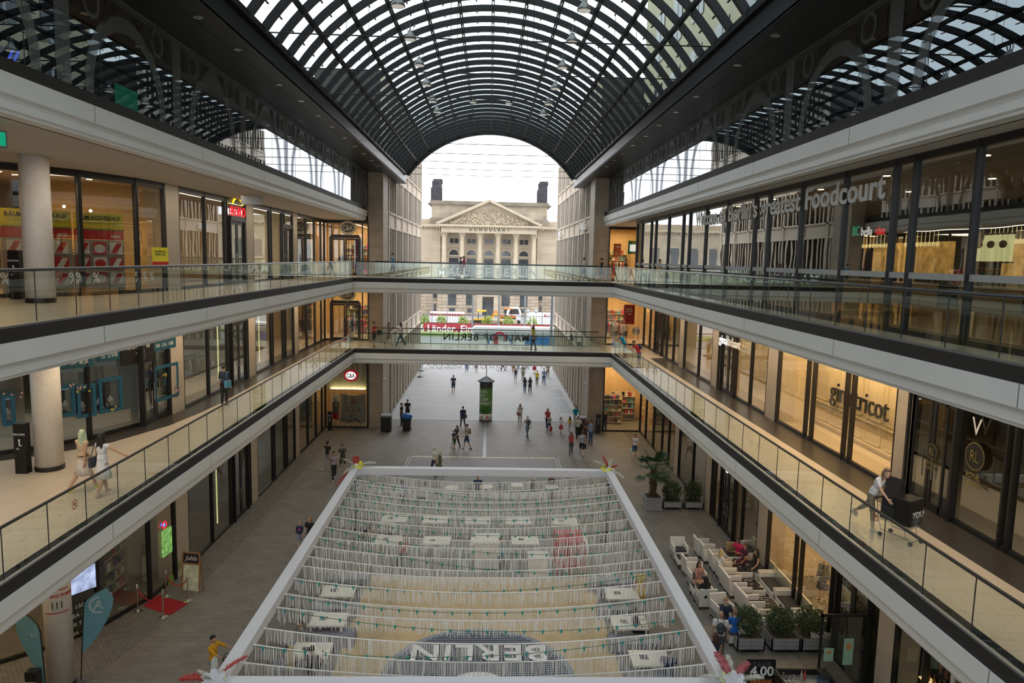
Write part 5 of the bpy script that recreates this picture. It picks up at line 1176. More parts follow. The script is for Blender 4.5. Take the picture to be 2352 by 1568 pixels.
def person(loc, rz, H, pose, skin, hair, top, bottom, label, shoes=(.05,.05,.05), hairlen=0, sleeve=.55, legs='long', female=False, bag=None, hi=False, dress=None, turn=0, group=None, name='person', stripe=None, cap=None, extras=None, hat=None, fat=1.0):
    P = POSE[pose]; s = H/1.75; vx = .013 if hi else .026
    root = thing(name, label, 'person' if name == 'person' else name, loc, rz, group)
    V = Vector; bend = R(P.get('bend', 0)); hipz = (.92*s) if not P.get('sit') else .53
    if not P.get('sit'):                                   # lower the hips so that the planted foot touches the ground
        hipz = max(.43*s*math.cos(R(a))+.41*s*math.cos(R(a-k)) for a, k in zip(P['la'], P['kn']))+.075*s
    hip = V((0,0,hipz)); B = Matrix.Rotation(bend, 3, 'X'); U = lambda x, y, z: hip+B @ V((x*s, y*s, z*s))
    shw = (.165 if female else .19)*fat; hw = .085
    chest = U(0,0,.38); neck = U(0,0,.57); head = U(0,-.015-.05*math.sin(bend),.71)
    leg = []; arm = []; ex = MB()
    for i, sd in enumerate((-1, 1)):
        a = R(P['la'][i]); k = a-R(P['kn'][i]); h = hip+V((sd*hw*s,0,-.02*s)); kn = h+V((sd*.01*s,-math.sin(a),-math.cos(a)))*.43*s; an = kn+V((0,-math.sin(k),-math.cos(k)))*.41*s
        leg.append((h, kn, an, k))
        sh = U(sd*shw,0,.49); p = R(P['ap'][i]); q = R(P['aq'][i]); d = V((sd*math.sin(q), -math.sin(p)*math.cos(q), -math.cos(p)*math.cos(q))); el = sh+d*.285*s
        p2 = p+R(P['el'][i]); q2 = q*.5 if q < 1 else q; d2 = V((sd*math.sin(q2)*(1 if P['el'][i] < 60 else -.8), -math.sin(p2)*math.cos(q2), -math.cos(p2)*math.cos(q2))).normalized(); wr = el+d2*.245*s
        arm.append((sh, el, wr, d2)); inward = V((-sd,0,0)); fw_ = V((0,-1,0)) if abs(d2.y) < .8 else V((0,0,1))
        hand(ex, wr, d2, fw_ if abs(d2.y) < .8 else V((0,0,1)), inward, .5)
    sk = []
    tm = Matrix.Rotation(R(turn), 3, 'Z')
    tm = Matrix.Rotation(-bend*.8, 3, 'X') @ tm
    HD = lambda x, y, z: head+B @ (tm @ V((x*s, y*s, z*s)))
    sk += [('e', head, (.073*s,.092*s,.115*s), B @ tm), (neck-V((0,0,.03*s)), .052*s, head-V((0,0,.05*s)), .046*s), ('e', HD(0,-.05,-.07), (.045*s,.045*s,.04*s)),
           ('e', HD(0,-.098,-.012), (.012*s,.018*s,.022*s)), ('e', HD(.075,0,-.01), (.012*s,.02*s,.03*s)), ('e', HD(-.075,0,-.01), (.012*s,.02*s,.03*s))]
    W_ = (.115 if female else .135)*fat; D_ = .095*fat
    tors = [('e', chest, (W_*1.12*s,D_*1.1*s,.19*s), B), ('e', U(0,0,.12), (W_*1.0*s,D_*1.05*s,.17*s), B), ('e', U(0,0,.0), (.15*fat*s,.105*fat*s,.11*s), B), (arm[0][0], .055*s, arm[1][0], .055*s), (neck, .05*s, chest, .08*s)]
    sk += tors
    for sh, el, wr, d in arm: sk += [(sh, .048*s, el, .037*s), (el, .037*s, wr, .025*s), (wr, .027*s, wr+d*.05*s, .032*s), ('e', wr+d*.06*s, (.033*s,.033*s,.033*s))]
    for h, kn, an, k in leg: sk += [(h, .082*fat*s, kn, .052*s), (kn, .052*s, kn+(an-kn)*.35, .053*s), (kn+(an-kn)*.35, .053*s, an, .035*s), (an, .036*s, an+V((0,-.11*s,-.045*s)), .028*s), (an, .036*s, an+V((0,.035*s,-.04*s)), .03*s)]
    blob(sk, 'body', cm(skin,'s'), root, vx, 3, ex)
    g = .014*s
    if top:
        t = [('e', chest, ((W_*1.12+.018)*s,(D_*1.1+.016)*s,.195*s), B), ('e', U(0,0,.12), ((W_+.022)*s,(D_*1.05+.022)*s,.18*s), B), ('e', U(0,0,.02), ((.15*fat+.012)*s,(.105*fat+.014)*s,.10*s), B), (arm[0][0]-V((0,0,.005)), .062*s, arm[1][0]-V((0,0,.005)), .062*s)]
        if sleeve > 0:
            for sh, el, wr, d in arm:
                if sleeve <= 1: t += [(sh, .060*s, sh+(el-sh)*sleeve, .052*s)]
                else: t += [(sh, .060*s, el, .048*s), (el, .048*s, el+(wr-el)*(sleeve-1), .037*s)]
        mt = cm(top)
        if stripe:
            nm = 'striped_%02d%02d' % (int(top[0]*99), int(stripe[0]*99))
            if nm not in MATS:
                m_ = pm(nm, top, .9); nt = m_.node_tree; bs = [n for n in nt.nodes if n.type == 'BSDF_PRINCIPLED'][0]; wv = nt.nodes.new('ShaderNodeTexWave'); wv.bands_direction = 'Z'; wv.inputs['Scale'].default_value = 5
                rm = nt.nodes.new('ShaderNodeValToRGB'); rm.color_ramp.interpolation = 'CONSTANT'; rm.color_ramp.elements[1].position = .5; rm.color_ramp.elements[0].color = (*top,1); rm.color_ramp.elements[1].color = (*stripe,1)
                tc = nt.nodes.new('ShaderNodeTexCoord'); nt.links.new(tc.outputs['Object'], wv.inputs[0]); nt.links.new(wv.outputs[1], rm.inputs[0]); nt.links.new(rm.outputs[0], bs.inputs['Base Color'])
            mt = MATS[nm]
        blob(t, 'shirt', mt, root, vx, 3)
    fr_ = {'long':1.92,'shorts':.85,'capri':1.5,'bare':0,'skirt':0}[legs]
    if fr_:
        b = [('e', U(0,0,.01), ((.15*fat+.016)*s,(.105*fat+.018)*s,.11*s), B)]
        for h, kn, an, k in leg:
            if fr_ <= 1: b += [(h, .094*fat*s, h+(kn-h)*fr_, .078*s)]
            else: b += [(h, .094*fat*s, kn, .066*s), (kn, .066*s, kn+(an-kn)*(fr_-1), .052*s)]
        blob(b, 'trousers' if fr_ > 1 else 'shorts', cm(bottom), root, vx, 2)
    if legs == 'skirt' or dress:
        L_ = .42*s if not P.get('sit') else .2; c = dress or bottom; m = MB(); n = 28; prof = [(0.125,.10),(.15,.0),(.20,-.45),(.245,-1.0)]; n0 = 0
        for r_, z in prof: m.v += [tuple(hip+V((r_*s*fat*math.cos(2*PI*q/n)*(1+.05*math.cos(8*2*PI*q/n)*(z < -.1)), r_*.8*s*math.sin(2*PI*q/n)*(1+.05*math.cos(8*2*PI*q/n)*(z < -.1)), .0)) + V((0,0,z*L_ if z < 0 else z*s))) for q in range(n)]
        for j in range(3):
            for q in range(n): m.f.append((j*n+q, j*n+(q+1)%n, (j+1)*n+(q+1)%n, (j+1)*n+q)); m.m.append(0)
        o = m.build('skirt', cm(c), root, smooth=True); so = o.modifiers.new('t','SOLIDIFY'); so.thickness = .01
    sh_ = []
    for i, (h, kn, an, k) in enumerate(leg):
        toe = V((0,-.13*s,-.048*s)) if an.z < .2 or P.get('sit') else V((0,-.09*s,-.11*s)); sh_ = [(an+V((0,.03*s,-.045*s)), .038*s, an+toe, .034*s), (an+V((0,0,-.01*s)), .042*s, an+V((0,-.05*s,-.04*s)), .038*s)]
        blob(sh_, 'shoe', cm(shoes,'l'), root, vx*.8, 2)
    # hair
    if hair:
        hs = [('e', HD(0,.022,.028), (.083*s,.092*s,.105*s), B @ tm), ('e', HD(0,-.045,.085), (.06*s,.05*s,.035*s), B @ tm)]
        if hairlen:
            for x in (-.05,0,.05): hs += [(HD(x,.06,.0), .045*s, HD(x*1.25,.085,-.1-hairlen*.55), .04*s), (HD(x*1.25,.085,-.1-hairlen*.5), .04*s, HD(x*1.1,.09,-.12-hairlen), .022*s)]
            for x in (-.075,.075): hs += [(HD(x,.0,.02), .028*s, HD(x*1.05,.01,-.14-hairlen*.3), .026*s)]
        o = blob(hs, 'hair', cm(hair,'h'), root, vx, 2)
    if cap: MB().ell(HD(0,0,.05), (.09*s,.105*s,.08*s)).lathe([(0,0),(.07,0),(.07,.01),(0,.012)], tuple(HD(0,-.11,.05)), 12).build('cap', cm(cap), root, smooth=True)
    if hi or (abs(((rz+PI) % (2*PI))-PI) < 1.3 and not name == 'mannequin'):
        e = MB()
        for x in (-.03,.03): e.ell(HD(x,-.083,.012), (.011*s,.007*s,.006*s), nu=8, nv=5)
        e.build('eyes', cm((.03,.02,.02),'l'), root)
        MB().ell(HD(0,-.090,-.058), (.022*s,.008*s,.007*s), nu=8, nv=5).build('mouth', cm((.4,.12,.10),'s'), root)
        if hi:
            e = MB()
            for x in (-.03,.03): e.ell(HD(x,-.084,.032), (.018*s,.006*s,.004*s), nu=8, nv=5)
            e.build('eyebrows', cm(tuple(c*.6 for c in (hair or (.2,.1,.05))),'h'), root)
    if bag:
        kind, bc = bag
        if kind == 'backpack':
            o = MB().ell(U(0,.19,.33), (.14*s,.09*s,.21*s), nu=14, nv=8).ell(U(0,.25,.24), (.10*s,.05*s,.1*s), nu=10, nv=6).build('backpack', cm(bc,'l'), root, smooth=True)
            m = MB()
            for x in (-.1,.1): m.tube([U(x,.12,.5), U(x,-.01,.58), U(x*1.1,-.13,.42), U(x*1.3,-.04,.2), U(x,.12,.18)], .014*s, 6)
            m.build('strap', cm(bc,'l'), o)
        else:
            i = 1 if kind.endswith('R') else 0; sd = 1 if i else -1
            if kind.startswith('shoulder'):
                c = hip+V((sd*.22*s,.03,.02)); o = MB().cbox(c, (.12*s,.34*s,.30*s)).build('shoulder_bag', cm(bc,'l'), root); q = o.modifiers.new('b','BEVEL'); q.width = .03; q.segments = 2
                MB().tube([c+V((0,-.12*s,.14*s)), arm[i][0]+V((0,-.03,.07*s)), arm[i][0]+V((0,.05,.06*s)), c+V((0,.12*s,.14*s))], .012, 6).build('strap', cm(bc,'l'), o)
            else:
                w0 = arm[i][2]+arm[i][3]*.09*s; c = w0+V((0,0,-.30)); o = MB().cbox(c, (.10,.30,.30)).build('carrier_bag', cm(bc), root)
                MB().tube([c+V((0,-.08,.15)), w0, c+V((0,.08,.15))], .008, 5).build('bag_handle', cm(bc), o)
    root['_p'] = 1; del root['_p']
    return root, dict(arm=arm, leg=leg, hip=hip, U=U, HD=HD)
SKL = (.62,.40,.29); SKM = (.48,.28,.18); SKD = (.16,.09,.055); BLK = (.02,.02,.022); NAVY = (.025,.04,.10); JEAN = (.06,.10,.20); BRN = (.06,.03,.015); DK = (.015,.012,.01); BLO = (.42,.28,.12); GRY = (.35,.35,.34); WHT = (.72,.72,.72); KHA = (.28,.23,.15); RED = (.45,.02,.03)
def at(px, py, z=0.): x, y = G(px, py, z); return (x, y, z)
def hd(px, py, H, z=0., top=True): x, y = G(px, py, z+H); return (x, y, z)
def ppl(px, py, ang, H, pose, skin, hair, top, bottom, label, z=0., h=False, **k):
    loc = hd(px, py, H if pose[:3] != 'sit' else 1.32*H/1.75-.0, z) if h else at(px, py, z)
    return person(loc, R(ang), H, pose, skin, hair, top, bottom, label, **k)
# ---- plaza beyond the lower footbridge
ppl(1041,901,0,1.80,'walkL',SKM,DK,(.06,.07,.09),NAVY,'man in a dark floral shirt and navy shorts walking towards the hall alone',legs='shorts')
ppl(1184,879,180,1.68,'walkR',SKL,BLO,NAVY,WHT,'woman in a navy top and white shorts walking away',legs='shorts',female=True,hairlen=.1,sleeve=0)
ppl(1201,874,180,1.80,'stand',SKM,BRN,GRY,KHA,'man in a pale grey shirt walking away behind two backpackers')
ppl(1205,902,180,1.66,'walkL',SKL,BRN,(.10,.10,.12),JEAN,'girl with a black backpack and jeans, left of a pair walking away',female=True,hairlen=.22,bag=('backpack',BLK))
ppl(1217,903,180,1.70,'walkR',SKL,BRN,(.08,.09,.06),(.05,.06,.04),'woman in dark olive with a black backpack, right of a pair walking away',female=True,hairlen=.28,bag=('backpack',BLK))
ppl(1233,885,180,1.66,'walkL',SKL,(.25,.08,.03),(.65,.50,.01),(.20,.19,.11),'woman in a bright yellow top walking away with a stick',female=True)
ppl(1249,883,180,1.78,'walkR',SKL,(.4,.38,.35),(.25,.35,.55),(.07,.11,.19),'man in a light blue shirt and jeans walking away beside the woman in yellow')
ppl(1258,868,180,1.70,'walkR',SKL,BLO,(.40,.30,.22),(.30,.25,.2),'person in a tan top walking away near the right facade',female=True,hairlen=.15)
ppl(1227,857,180,1.68,'walkL',SKL,BRN,BLK,(.45,.03,.06),'person in a dark top and red skirt near the parked bicycles',female=True,legs='skirt')
ppl(1072,853,180,1.78,'walkL',SKM,DK,(.05,.07,.14),(.07,.13,.28),'person in blue jeans crossing near the parked bicycles')
ppl(1094,855,180,1.74,'walkR',SKM,DK,(.3,.3,.3),(.33,.33,.35),'person with a small red rucksack and grey shorts near the bicycles',legs='shorts',bag=('backpack',RED))
ppl(1179,856,180,1.75,'stand',SKL,BRN,(.3,.2,.1),(.30,.20,.10),'person in brown trousers standing beside the cyclist')
ppl(1190,850,180,1.74,'stand',SKL,BRN,NAVY,(.06,.1,.18),'person in dark blue at the far kerb, half hidden by the footbridge'); ppl(1210,848,160,1.7,'walkL',SKL,BRN,GRY,JEAN,'person in grey and jeans at the far kerb, half hidden by the footbridge')
ppl(1194,972,180,1.68,'walkR',SKL,(.35,.2,.09),(.50,.48,.45),(.33,.27,.2),'woman in a grey white top with a red shoulder bag walking away',female=True,hairlen=.05,bag=('shoulderR',(.42,.06,.04)))
ppl(1211,1005,200,1.72,'walkL',SKL,(.5,.48,.45),(.34,.35,.36),(.09,.16,.24),'grey haired man with a dark backpack walking away',bag=('backpack',(.05,.055,.06)))
ppl(1257,984,170,1.68,'walkR',SKL,(.30,.14,.06),(.50,.03,.05),NAVY,'woman in a red top with long wavy hair beside a boy',female=True,hairlen=.28)
ppl(1261,992,150,1.40,'walkL',SKL,BRN,(.30,.34,.30),NAVY,'boy in a pale green shirt and navy shorts with a red bag',legs='shorts',bag=('carryL',RED))
ppl(1288,995,20,1.30,'raise',SKL,BRN,WHT,(.50,.06,.08),'small girl in a white top and red skirt with one arm raised',female=True,legs='skirt',hairlen=.15)
ppl(1308,992,200,1.28,'walkL',SKL,DK,(.70,.45,.02),(.5,.5,.5),'small girl in a yellow top and pale shorts',female=True,legs='shorts',hairlen=.2)
ppl(1321,980,10,1.75,'hold',SKM,DK,(.0,.28,.42),(.4,.38,.33),'man in a turquoise shirt standing behind the right waste bin')
ppl(1327,1009,0,1.78,'phone',SKM,DK,(.52,.50,.46),BLK,'man in a cream shirt holding something to his face beside the group on the right',sleeve=1.8)
ppl(1344,1010,10,1.65,'stand',SKM,BLK,(.10,.05,.05),(.08,.05,.05),'woman in a dark patterned dress and head covering in the group on the right',female=True,sleeve=1.9,hairlen=.1)
ppl(1356,1021,-60,1.78,'phone',SKM,DK,(.18,.27,.45),(.04,.07,.14),'man in a blue polo shirt and dark jeans at the right of the group')
ppl(1311,1045,175,1.68,'walkL',SKL,(.20,.08,.03),(.3,.1,.1),(.10,.10,.10),'woman with long auburn hair and a red backpack walking away',female=True,hairlen=.32,sleeve=0,bag=('backpack',(.40,.02,.05)))
ppl(1336,1046,175,1.76,'walkR',SKL,BRN,(.50,.50,.52),BLK,'man in a striped grey shirt and black shorts walking away',legs='shorts',stripe=(.22,.22,.24),bag=('carryL',BLK))
ppl(1388,994,-10,1.76,'phone',SKM,DK,BLK,(.04,.05,.08),'man in a black printed shirt leaning near the drugstore window',shoes=(.4,.4,.4))
ppl(922,977,80,1.80,'stand',SKM,DK,BLK,BLK,'worker in black standing left of the wheeled bin')
ppl(936,966,0,1.78,'hold',SKM,DK,(.03,.035,.03),BLK,'worker in black standing behind the blue topped bin')
ppl(1063,981,200,1.74,'walkR',SKM,DK,NAVY,(.04,.06,.11),'man in a navy jacket walking away left of the advertising column',sleeve=1.85,bag=('shoulderL',(.2,.18,.15)))
ppl(1049,1028,-40,1.62,'hold',SKL,DK,(.04,.035,.05),BLK,'dark haired girl hugging a boy in green shorts',female=True,hairlen=.25)
ppl(1041,1029,60,1.30,'hold',SKL,BRN,NAVY,(.08,.28,.10),'boy in a navy top and green shorts being hugged',legs='shorts')
ppl(1072,1031,-70,1.80,'hold',SKM,DK,(.30,.34,.38),NAVY,'man with a tan backpack and navy shorts',legs='shorts',bag=('backpack',(.30,.20,.09)))
ppl(997,1088,140,1.75,'walkL',SKL,(.55,.54,.52),(.60,.62,.58),NAVY,'grey haired man in a white shirt and navy shorts crossing behind the frame',legs='shorts')
ppl(1010,1094,120,1.66,'walkR',SKL,(.60,.58,.54),(.10,.11,.06),(.10,.11,.06),'grey haired woman in an olive dress crossing behind the frame',female=True,dress=(.10,.11,.06),legs='bare',sleeve=0)
ppl(1457,1050,-10,1.68,'walkL',SKL,BRN,(.62,.60,.58),(.04,.08,.16),'woman in a white top and blue shorts carrying a mint bag near the palm',female=True,legs='shorts',bag=('carryL',(.45,.68,.62)),hairlen=.08)
# ---- left side of the ground floor
ppl(753,1077,150,1.84,'walkL',SKM,DK,BLK,(.28,.28,.27),'man in a black shirt and grey trousers, leftmost of three friends',shoes=WHT)
ppl(787,1081,30,1.76,'walkR',SKM,DK,(.04,.05,.04),(.06,.07,.05),'friend with dark curly hair and a backpack behind the striped shirt',shoes=WHT,legs='shorts',bag=('backpack',(.3,.3,.28)))
ppl(767,1101,20,1.78,'walkL',SKM,DK,(.62,.60,.62),BLK,'young man in a white and maroon striped shirt walking with friends',stripe=(.10,.04,.07),shoes=WHT)
r_, J = ppl(688,1194,10,1.28,'walkL',SKL,BLO,NAVY,(.25,.3,.45),'small blonde girl in a navy jumper with a pink heart holding a hand',h=True,female=True,legs='shorts',sleeve=1.9,hairlen=.05)
pm('heart_pink', (.75,.06,.30), .7); c = J['U'](0,-.135,.34); m = MB(); pts = [(.055*math.sin(t)**3*1.1, .05*(math.cos(t)*.81-.31*math.cos(2*t)-.12*math.cos(3*t)-.06*math.cos(4*t))) for t in [2*PI*k/24 for k in range(24)]]
m.ext([(c.x+x, c.z+z) for x, z in pts], 'y', c.y-.012, c.y+.03).build('heart_print', M_['heart_pink'], r_)
ppl(711,1182,-10,1.70,'walkR',SKL,(.35,.2,.1),BLK,(.10,.10,.12),'woman in a black shirt walking beside the small blonde girl',h=True,female=True,legs='shorts',hairlen=.04)
r_, J = ppl(489,1457,75,1.72,'reach',SKM,DK,(.60,.30,.01),(.10,.14,.22),'person in a mustard yellow shirt carrying a black basket',h=True,sleeve=1.0)
bk = thing('shopping_basket', 'black basket carried by the person in the mustard shirt', 'basket', Vector(r_.location)+Matrix.Rotation(R(75),3,'Z') @ (J['arm'][0][2]+Vector((0,-.25,-.25)))); MB().lathe([(.14,0),(.20,.26),(.18,.26),(.12,.02),(0,.02)], n=20).build('bowl', M_['dark_metal'], bk)
MB().tube([(-.19,0,.26),(-.12,0,.42),(.12,0,.42),(.19,0,.26)],.012,6).build('handle', M_['dark_metal'], bk)
# ---- seated at the cafe tables behind the back beam
ppl(923,1104,160,1.75,'sit',SKM,DK,(.02,.08,.42),BLK,'person in a royal blue top seated at the left end of the cafe tables',h=True)
ppl(976,1108,-90,1.75,'sit',SKM,DK,(.50,.50,.52),BLK,'person in a white top seated second from the left at the cafe tables',h=True)
ppl(1098,1091,0,1.78,'sit',SKM,DK,NAVY,BLK,'man in a navy shirt seated facing the camera at the cafe tables',h=True)
ppl(1224,1098,60,1.75,'sit',SKM,(.5,.45,.35),NAVY,(.45,.42,.36),'man in a pale cap and navy shirt seated at the cafe tables',h=True,cap=(.55,.5,.4))
ppl(1267,1091,0,1.68,'sit',SKL,(.35,.12,.03),BLK,BLK,'woman with ginger hair and a black top seated at the right cafe table',h=True,female=True,hairlen=.1)
# ---- under the streamers
ppl(690,1424,-60,1.75,'sitx',SKM,BRN,(.30,.31,.33),(.2,.2,.25),'person in a striped grey shirt leaning on the grey bench under the streamers',h=True,stripe=(.12,.12,.14))
ppl(668,1486,170,1.68,'sit',SKL,(.50,.38,.18),(.5,.45,.3),(.2,.2,.22),'woman with very long blonde hair seated at the nearest left table',h=True,female=True,hairlen=.45)
ppl(716,1486,175,1.75,'sitx',SKM,DK,BLK,BLK,'man in black seated at the nearest left table',h=True)
ppl(1537,1490,165,1.78,'sit',SKM,BRN,(.03,.05,.12),(.05,.09,.2),'man in a navy shirt seated at the nearest right table',h=True)
ppl(1460,1398,100,1.72,'sit',SKM,DK,BLK,BLK,'person in black seated at the second right table under the streamers',h=True)
ppl(1472,1300,180,1.70,'stand',SKM,DK,(.60,.45,.02),(.60,.45,.02),'person in a yellow dress standing behind the streamers near the right beam',h=True,female=True,dress=(.60,.45,.02),legs='bare')
ppl(838,1195,40,1.70,'sit',SKM,DK,(.04,.04,.05),BLK,'dim seated person left of the white table rows under the streamers',h=True)
ppl(928,1232,-20,1.70,'sit',SKM,DK,(.35,.05,.06),BLK,'seated person in dark red between the left white tables under the streamers',h=True)
ppl(1150,1236,10,1.70,'sit',SKM,DK,(.10,.3,.3),BLK,'seated person in teal beside the front middle white table',h=True)
# ---- lounge on the right
ppl(1606,1292,15,1.66,'sitx',SKM,BRN,(.42,.22,.20),(.42,.22,.20),'woman in a dusty pink dress sitting in a white armchair',h=True,female=True,dress=(.42,.22,.20),legs='bare',hairlen=.22)
ppl(1622,1326,185,1.68,'sit',SKM,DK,BLK,BLK,'woman with black hair and a black top seated with her back to the camera',h=True,female=True,hairlen=.22,sleeve=1.8)
ppl(1657,1265,100,1.66,'sit',SKL,(.55,.40,.20),WHT,(.3,.3,.3),'blonde woman in a white top seated left of the group table',h=True,female=True,hairlen=.36)
ppl(1698,1236,-60,1.72,'sit',SKD,DK,(.60,.02,.10),(.05,.05,.05),'person in a bright pink red shirt seated behind the group table',h=True,legs='shorts')
ppl(1712,1250,-70,1.64,'sitx',SKM,(.14,.05,.02),(.10,.02,.04),(.10,.02,.04),'woman in a dark red patterned blouse seated with the group',h=True,female=True,legs='shorts')
ppl(1738,1262,-75,1.70,'sitx',SKM,DK,BLK,BLK,'woman in a long black dress seated on the sofa',h=True,female=True,hairlen=.16,sleeve=0)
ppl(1668,1374,20,1.78,'sit',SKL,(.35,.2,.09),(.02,.03,.06),(.06,.07,.1),'man in a navy jacket seated looking down at his phone',h=True,sleeve=1.9)
ppl(1657,1402,165,1.80,'stand',SKM,None,WHT,(.07,.08,.06),'bald man in a white shirt with a dark bag across his back',h=True,bag=('backpack',(.04,.055,.06)))
ppl(1689,1400,190,1.78,'sit',SKL,(.22,.14,.08),(.01,.12,.48),(.05,.06,.09),'man in a bright blue shirt seen from behind',h=True)
ppl(1645,1452,178,1.68,'stand',SKM,(.07,.03,.02),(.015,.03,.08),(.03,.04,.06),'woman with a dark ponytail and navy top at the corner of the frame',h=True,female=True,hairlen=.18,sleeve=0)
bgp = thing('paper_bag', 'brown paper shopping bag on the small table behind the blonde woman', 'bag', (*G(1676,1266,.57),.59)); MB().ext([(-.16,0),(.16,0),(.17,.4),(-.17,.4)],'y',-.07,.07).build('bag_body', pm('kraft', (.36,.25,.13), .8), bgp); MB().tube([(-.07,-.07,.4),(-.05,-.07,.5),(.05,-.07,.5),(.07,-.07,.4)],.006,5).build('bag_handle', M_['dark_metal'], bgp)
# ---- upper footbridge
_G = G
def G(px, py, z=0.0):
    if z == L2: p = W(px, py, Y=52.0); return p.x, 52.0
    return _G(px, py, z)
ppl(902,634.5,-90,1.80,'walkL',SKL,BRN,(.13,.30,.46),BLK,'man in a light blue shirt and black shorts crossing the upper footbridge',z=L2,legs='shorts')
ppl(1058,634.5,-90,1.62,'walkR',SKL,BRN,(.05,.05,.12),(.1,.12,.2),'young person in dark clothes on the upper footbridge, partly hidden by a woman',z=L2)
ppl(1065,634.8,-90,1.70,'walkL',SKL,(.3,.15,.06),(.50,.02,.16),(.07,.1,.2),'woman in a magenta shirt on the upper footbridge',z=L2,female=True,hairlen=.08)
ppl(1341,642,-90,1.78,'walkL',SKM,DK,(.45,.47,.50),(.12,.20,.28),'man in a striped grey shirt and blue shorts on the upper footbridge',z=L2,legs='shorts',stripe=(.6,.6,.62))
ppl(1381,643.5,-90,1.76,'walkR',SKM,DK,(.03,.03,.035),(.10,.11,.13),'man in a black shirt and cap on the upper footbridge',z=L2,legs='shorts',cap=BLK)
ppl(1436,645,-95,1.74,'walkL',SKM,DK,(.04,.045,.05),(.09,.09,.08),'man in dark clothes entering the upper footbridge from the right',z=L2,legs='shorts')
G = _G
# ---- lower footbridge
ppl(859,797,80,1.80,'phone',SKM,DK,(.32,.03,.03),BLK,'man in a dark red shirt looking at a phone on the lower footbridge',z=L1,legs='shorts',bag=('carryL',BLK))
ppl(893,791,70,1.68,'walkL',SKL,BRN,(.22,.22,.22),(.2,.2,.2),'woman in grey walking on the lower footbridge',z=L1,female=True,hairlen=.12,dress=(.2,.2,.2),legs='bare')
ppl(920,793,-70,1.70,'walkR',SKM,DK,(.50,.50,.52),(.05,.12,.16),'woman in a white top with a white carrier bag on the lower footbridge',z=L1,female=True,hairlen=.15,bag=('carryL',WHT))
ppl(1224,803,-80,1.72,'raise',SKM,BRN,(.55,.56,.01),(.05,.055,.07),'woman in a neon yellow top on the lower footbridge',z=L1,female=True,hairlen=.2,bag=('shoulderR',(.3,.25,.2)))
p = at(1440,822,L1); person((9.05,p[1],L1), R(-90), 1.76,'lean',SKM,DK,(.0,.27,.50),BLK,'man in a bright blue shirt leaning on the right gallery rail',legs='shorts')
p = at(1461,843,L1); person((9.1,p[1]-.3,L1), R(-90), 1.76,'lean',SKM,DK,(.45,.02,.03),(.10,.11,.13),'man in a red shirt with a navy backpack leaning on the right gallery rail',legs='shorts',bag=('backpack',NAVY))
# ---- left first gallery
ppl(516,930,160,1.72,'stand',SKL,(.05,.03,.02),(.035,.05,.09),BLK,'woman with short dark hair, a blue top and a pale shoulder bag, seen from behind',z=L1,hi=True,female=True,fat=1.15,sleeve=.9,bag=('shoulderL',(.10,.35,.50)))
r_, J = ppl(193,1124,160,1.70,'walkL',SKM,(.45,.55,.36),(.55,.42,.28),(.62,.56,.50),'woman with pale green hair, beige skirt and neon yellow shoes',z=L1,hi=True,female=True,hairlen=.26,dress=(.62,.56,.50),legs='bare',sleeve=0,shoes=(.75,.85,.02),turn=70)
MB().lathe([(.133,.0),(.137,.02),(.133,.04)], tuple(J['hip']+Vector((0,0,.09))), 24, sy=.85).build('belt', cm(BLK,'l'), r_)
r_, J = ppl(238,1134,165,1.68,'point',SKM,DK,(.72,.72,.74),(.72,.72,.74),'woman in a short white dress with long black hair, tattooed arm stretched out',z=L1,hi=True,female=True,hairlen=.30,dress=(.72,.72,.74),legs='bare',sleeve=.2,bag=('shoulderR',(.03,.035,.05)),shoes=(.5,.4,.35))
# ---- woman pushing a trolley on the right first gallery
r_, J = ppl(1999,1214,26,1.70,'push',SKL,(.22,.13,.07),(.75,.75,.77),(.25,.21,.14),'young woman in a white shirt and khaki trousers pushing a shopping trolley',z=L1,hi=True,female=True,hairlen=.2,shoes=(.55,.55,.55),legs='capri',turn=-30)
pm('trolley_steel', (.33,.38,.42), .3, .8)
tr = thing('shopping_trolley', 'steel wire shopping trolley with black bins, pushed along the right gallery', 'trolley', (r_.location.x+.33,r_.location.y-.62,L1), R(28)); tr.scale = (.88,)*3
def cage(m, x0, x1, y0, y1, z0, z1, tp, n, r):
    for z, e in ((z0,tp),(z0+(z1-z0)*.5,tp/2),(z1,0)): m.tube([(x0+e,y0+e,z),(x1-e,y0+e,z),(x1-e,y1-e,z),(x0+e,y1-e,z),(x0+e,y0+e,z)], r*1.6, 5)
    for i in range(n+1):
        t = i/n
        for (a, b) in (((x0+(x1-x0)*t,y0),(x0+tp+(x1-x0-2*tp)*t,y0+tp)),((x0+(x1-x0)*t,y1),(x0+tp+(x1-x0-2*tp)*t,y1-tp)),((x0,y0+(y1-y0)*t),(x0+tp,y0+tp+(y1-y0-2*tp)*t)),((x1,y0+(y1-y0)*t),(x1-tp,y0+tp+(y1-y0-2*tp)*t))): m.tube([(a[0],a[1],z1),(b[0],b[1],z0)], r, 4)
    for i in range(n+1): t = i/n; m.tube([(x0+tp+(x1-x0-2*tp)*t,y0+tp,z0),(x0+tp+(x1-x0-2*tp)*t,y1-tp,z0)], r, 4)
m = MB(); cage(m, -.28, .28, -.5, .45, .45, .85, .06, 14, .003); m.build('wire_basket', M_['trolley_steel'], tr)
m = MB()
for x in (-.25,.25): m.tube([(x,-.5,.12),(x,-.42,.16),(x,.35,.2),(x,.45,.5),(x,.52,1.0)], .012, 6).tube([(x,-.35,.16),(x,-.30,.45)], .010, 6)
m.tube([(-.25,-.5,.12),(.25,-.5,.12)], .012, 6); m.build('chassis', M_['trolley_steel'], tr); MB().tube([(-.28,.52,1.02),(.28,.52,1.02)], .018, 8).build('handle', M_['dark_metal'], tr)
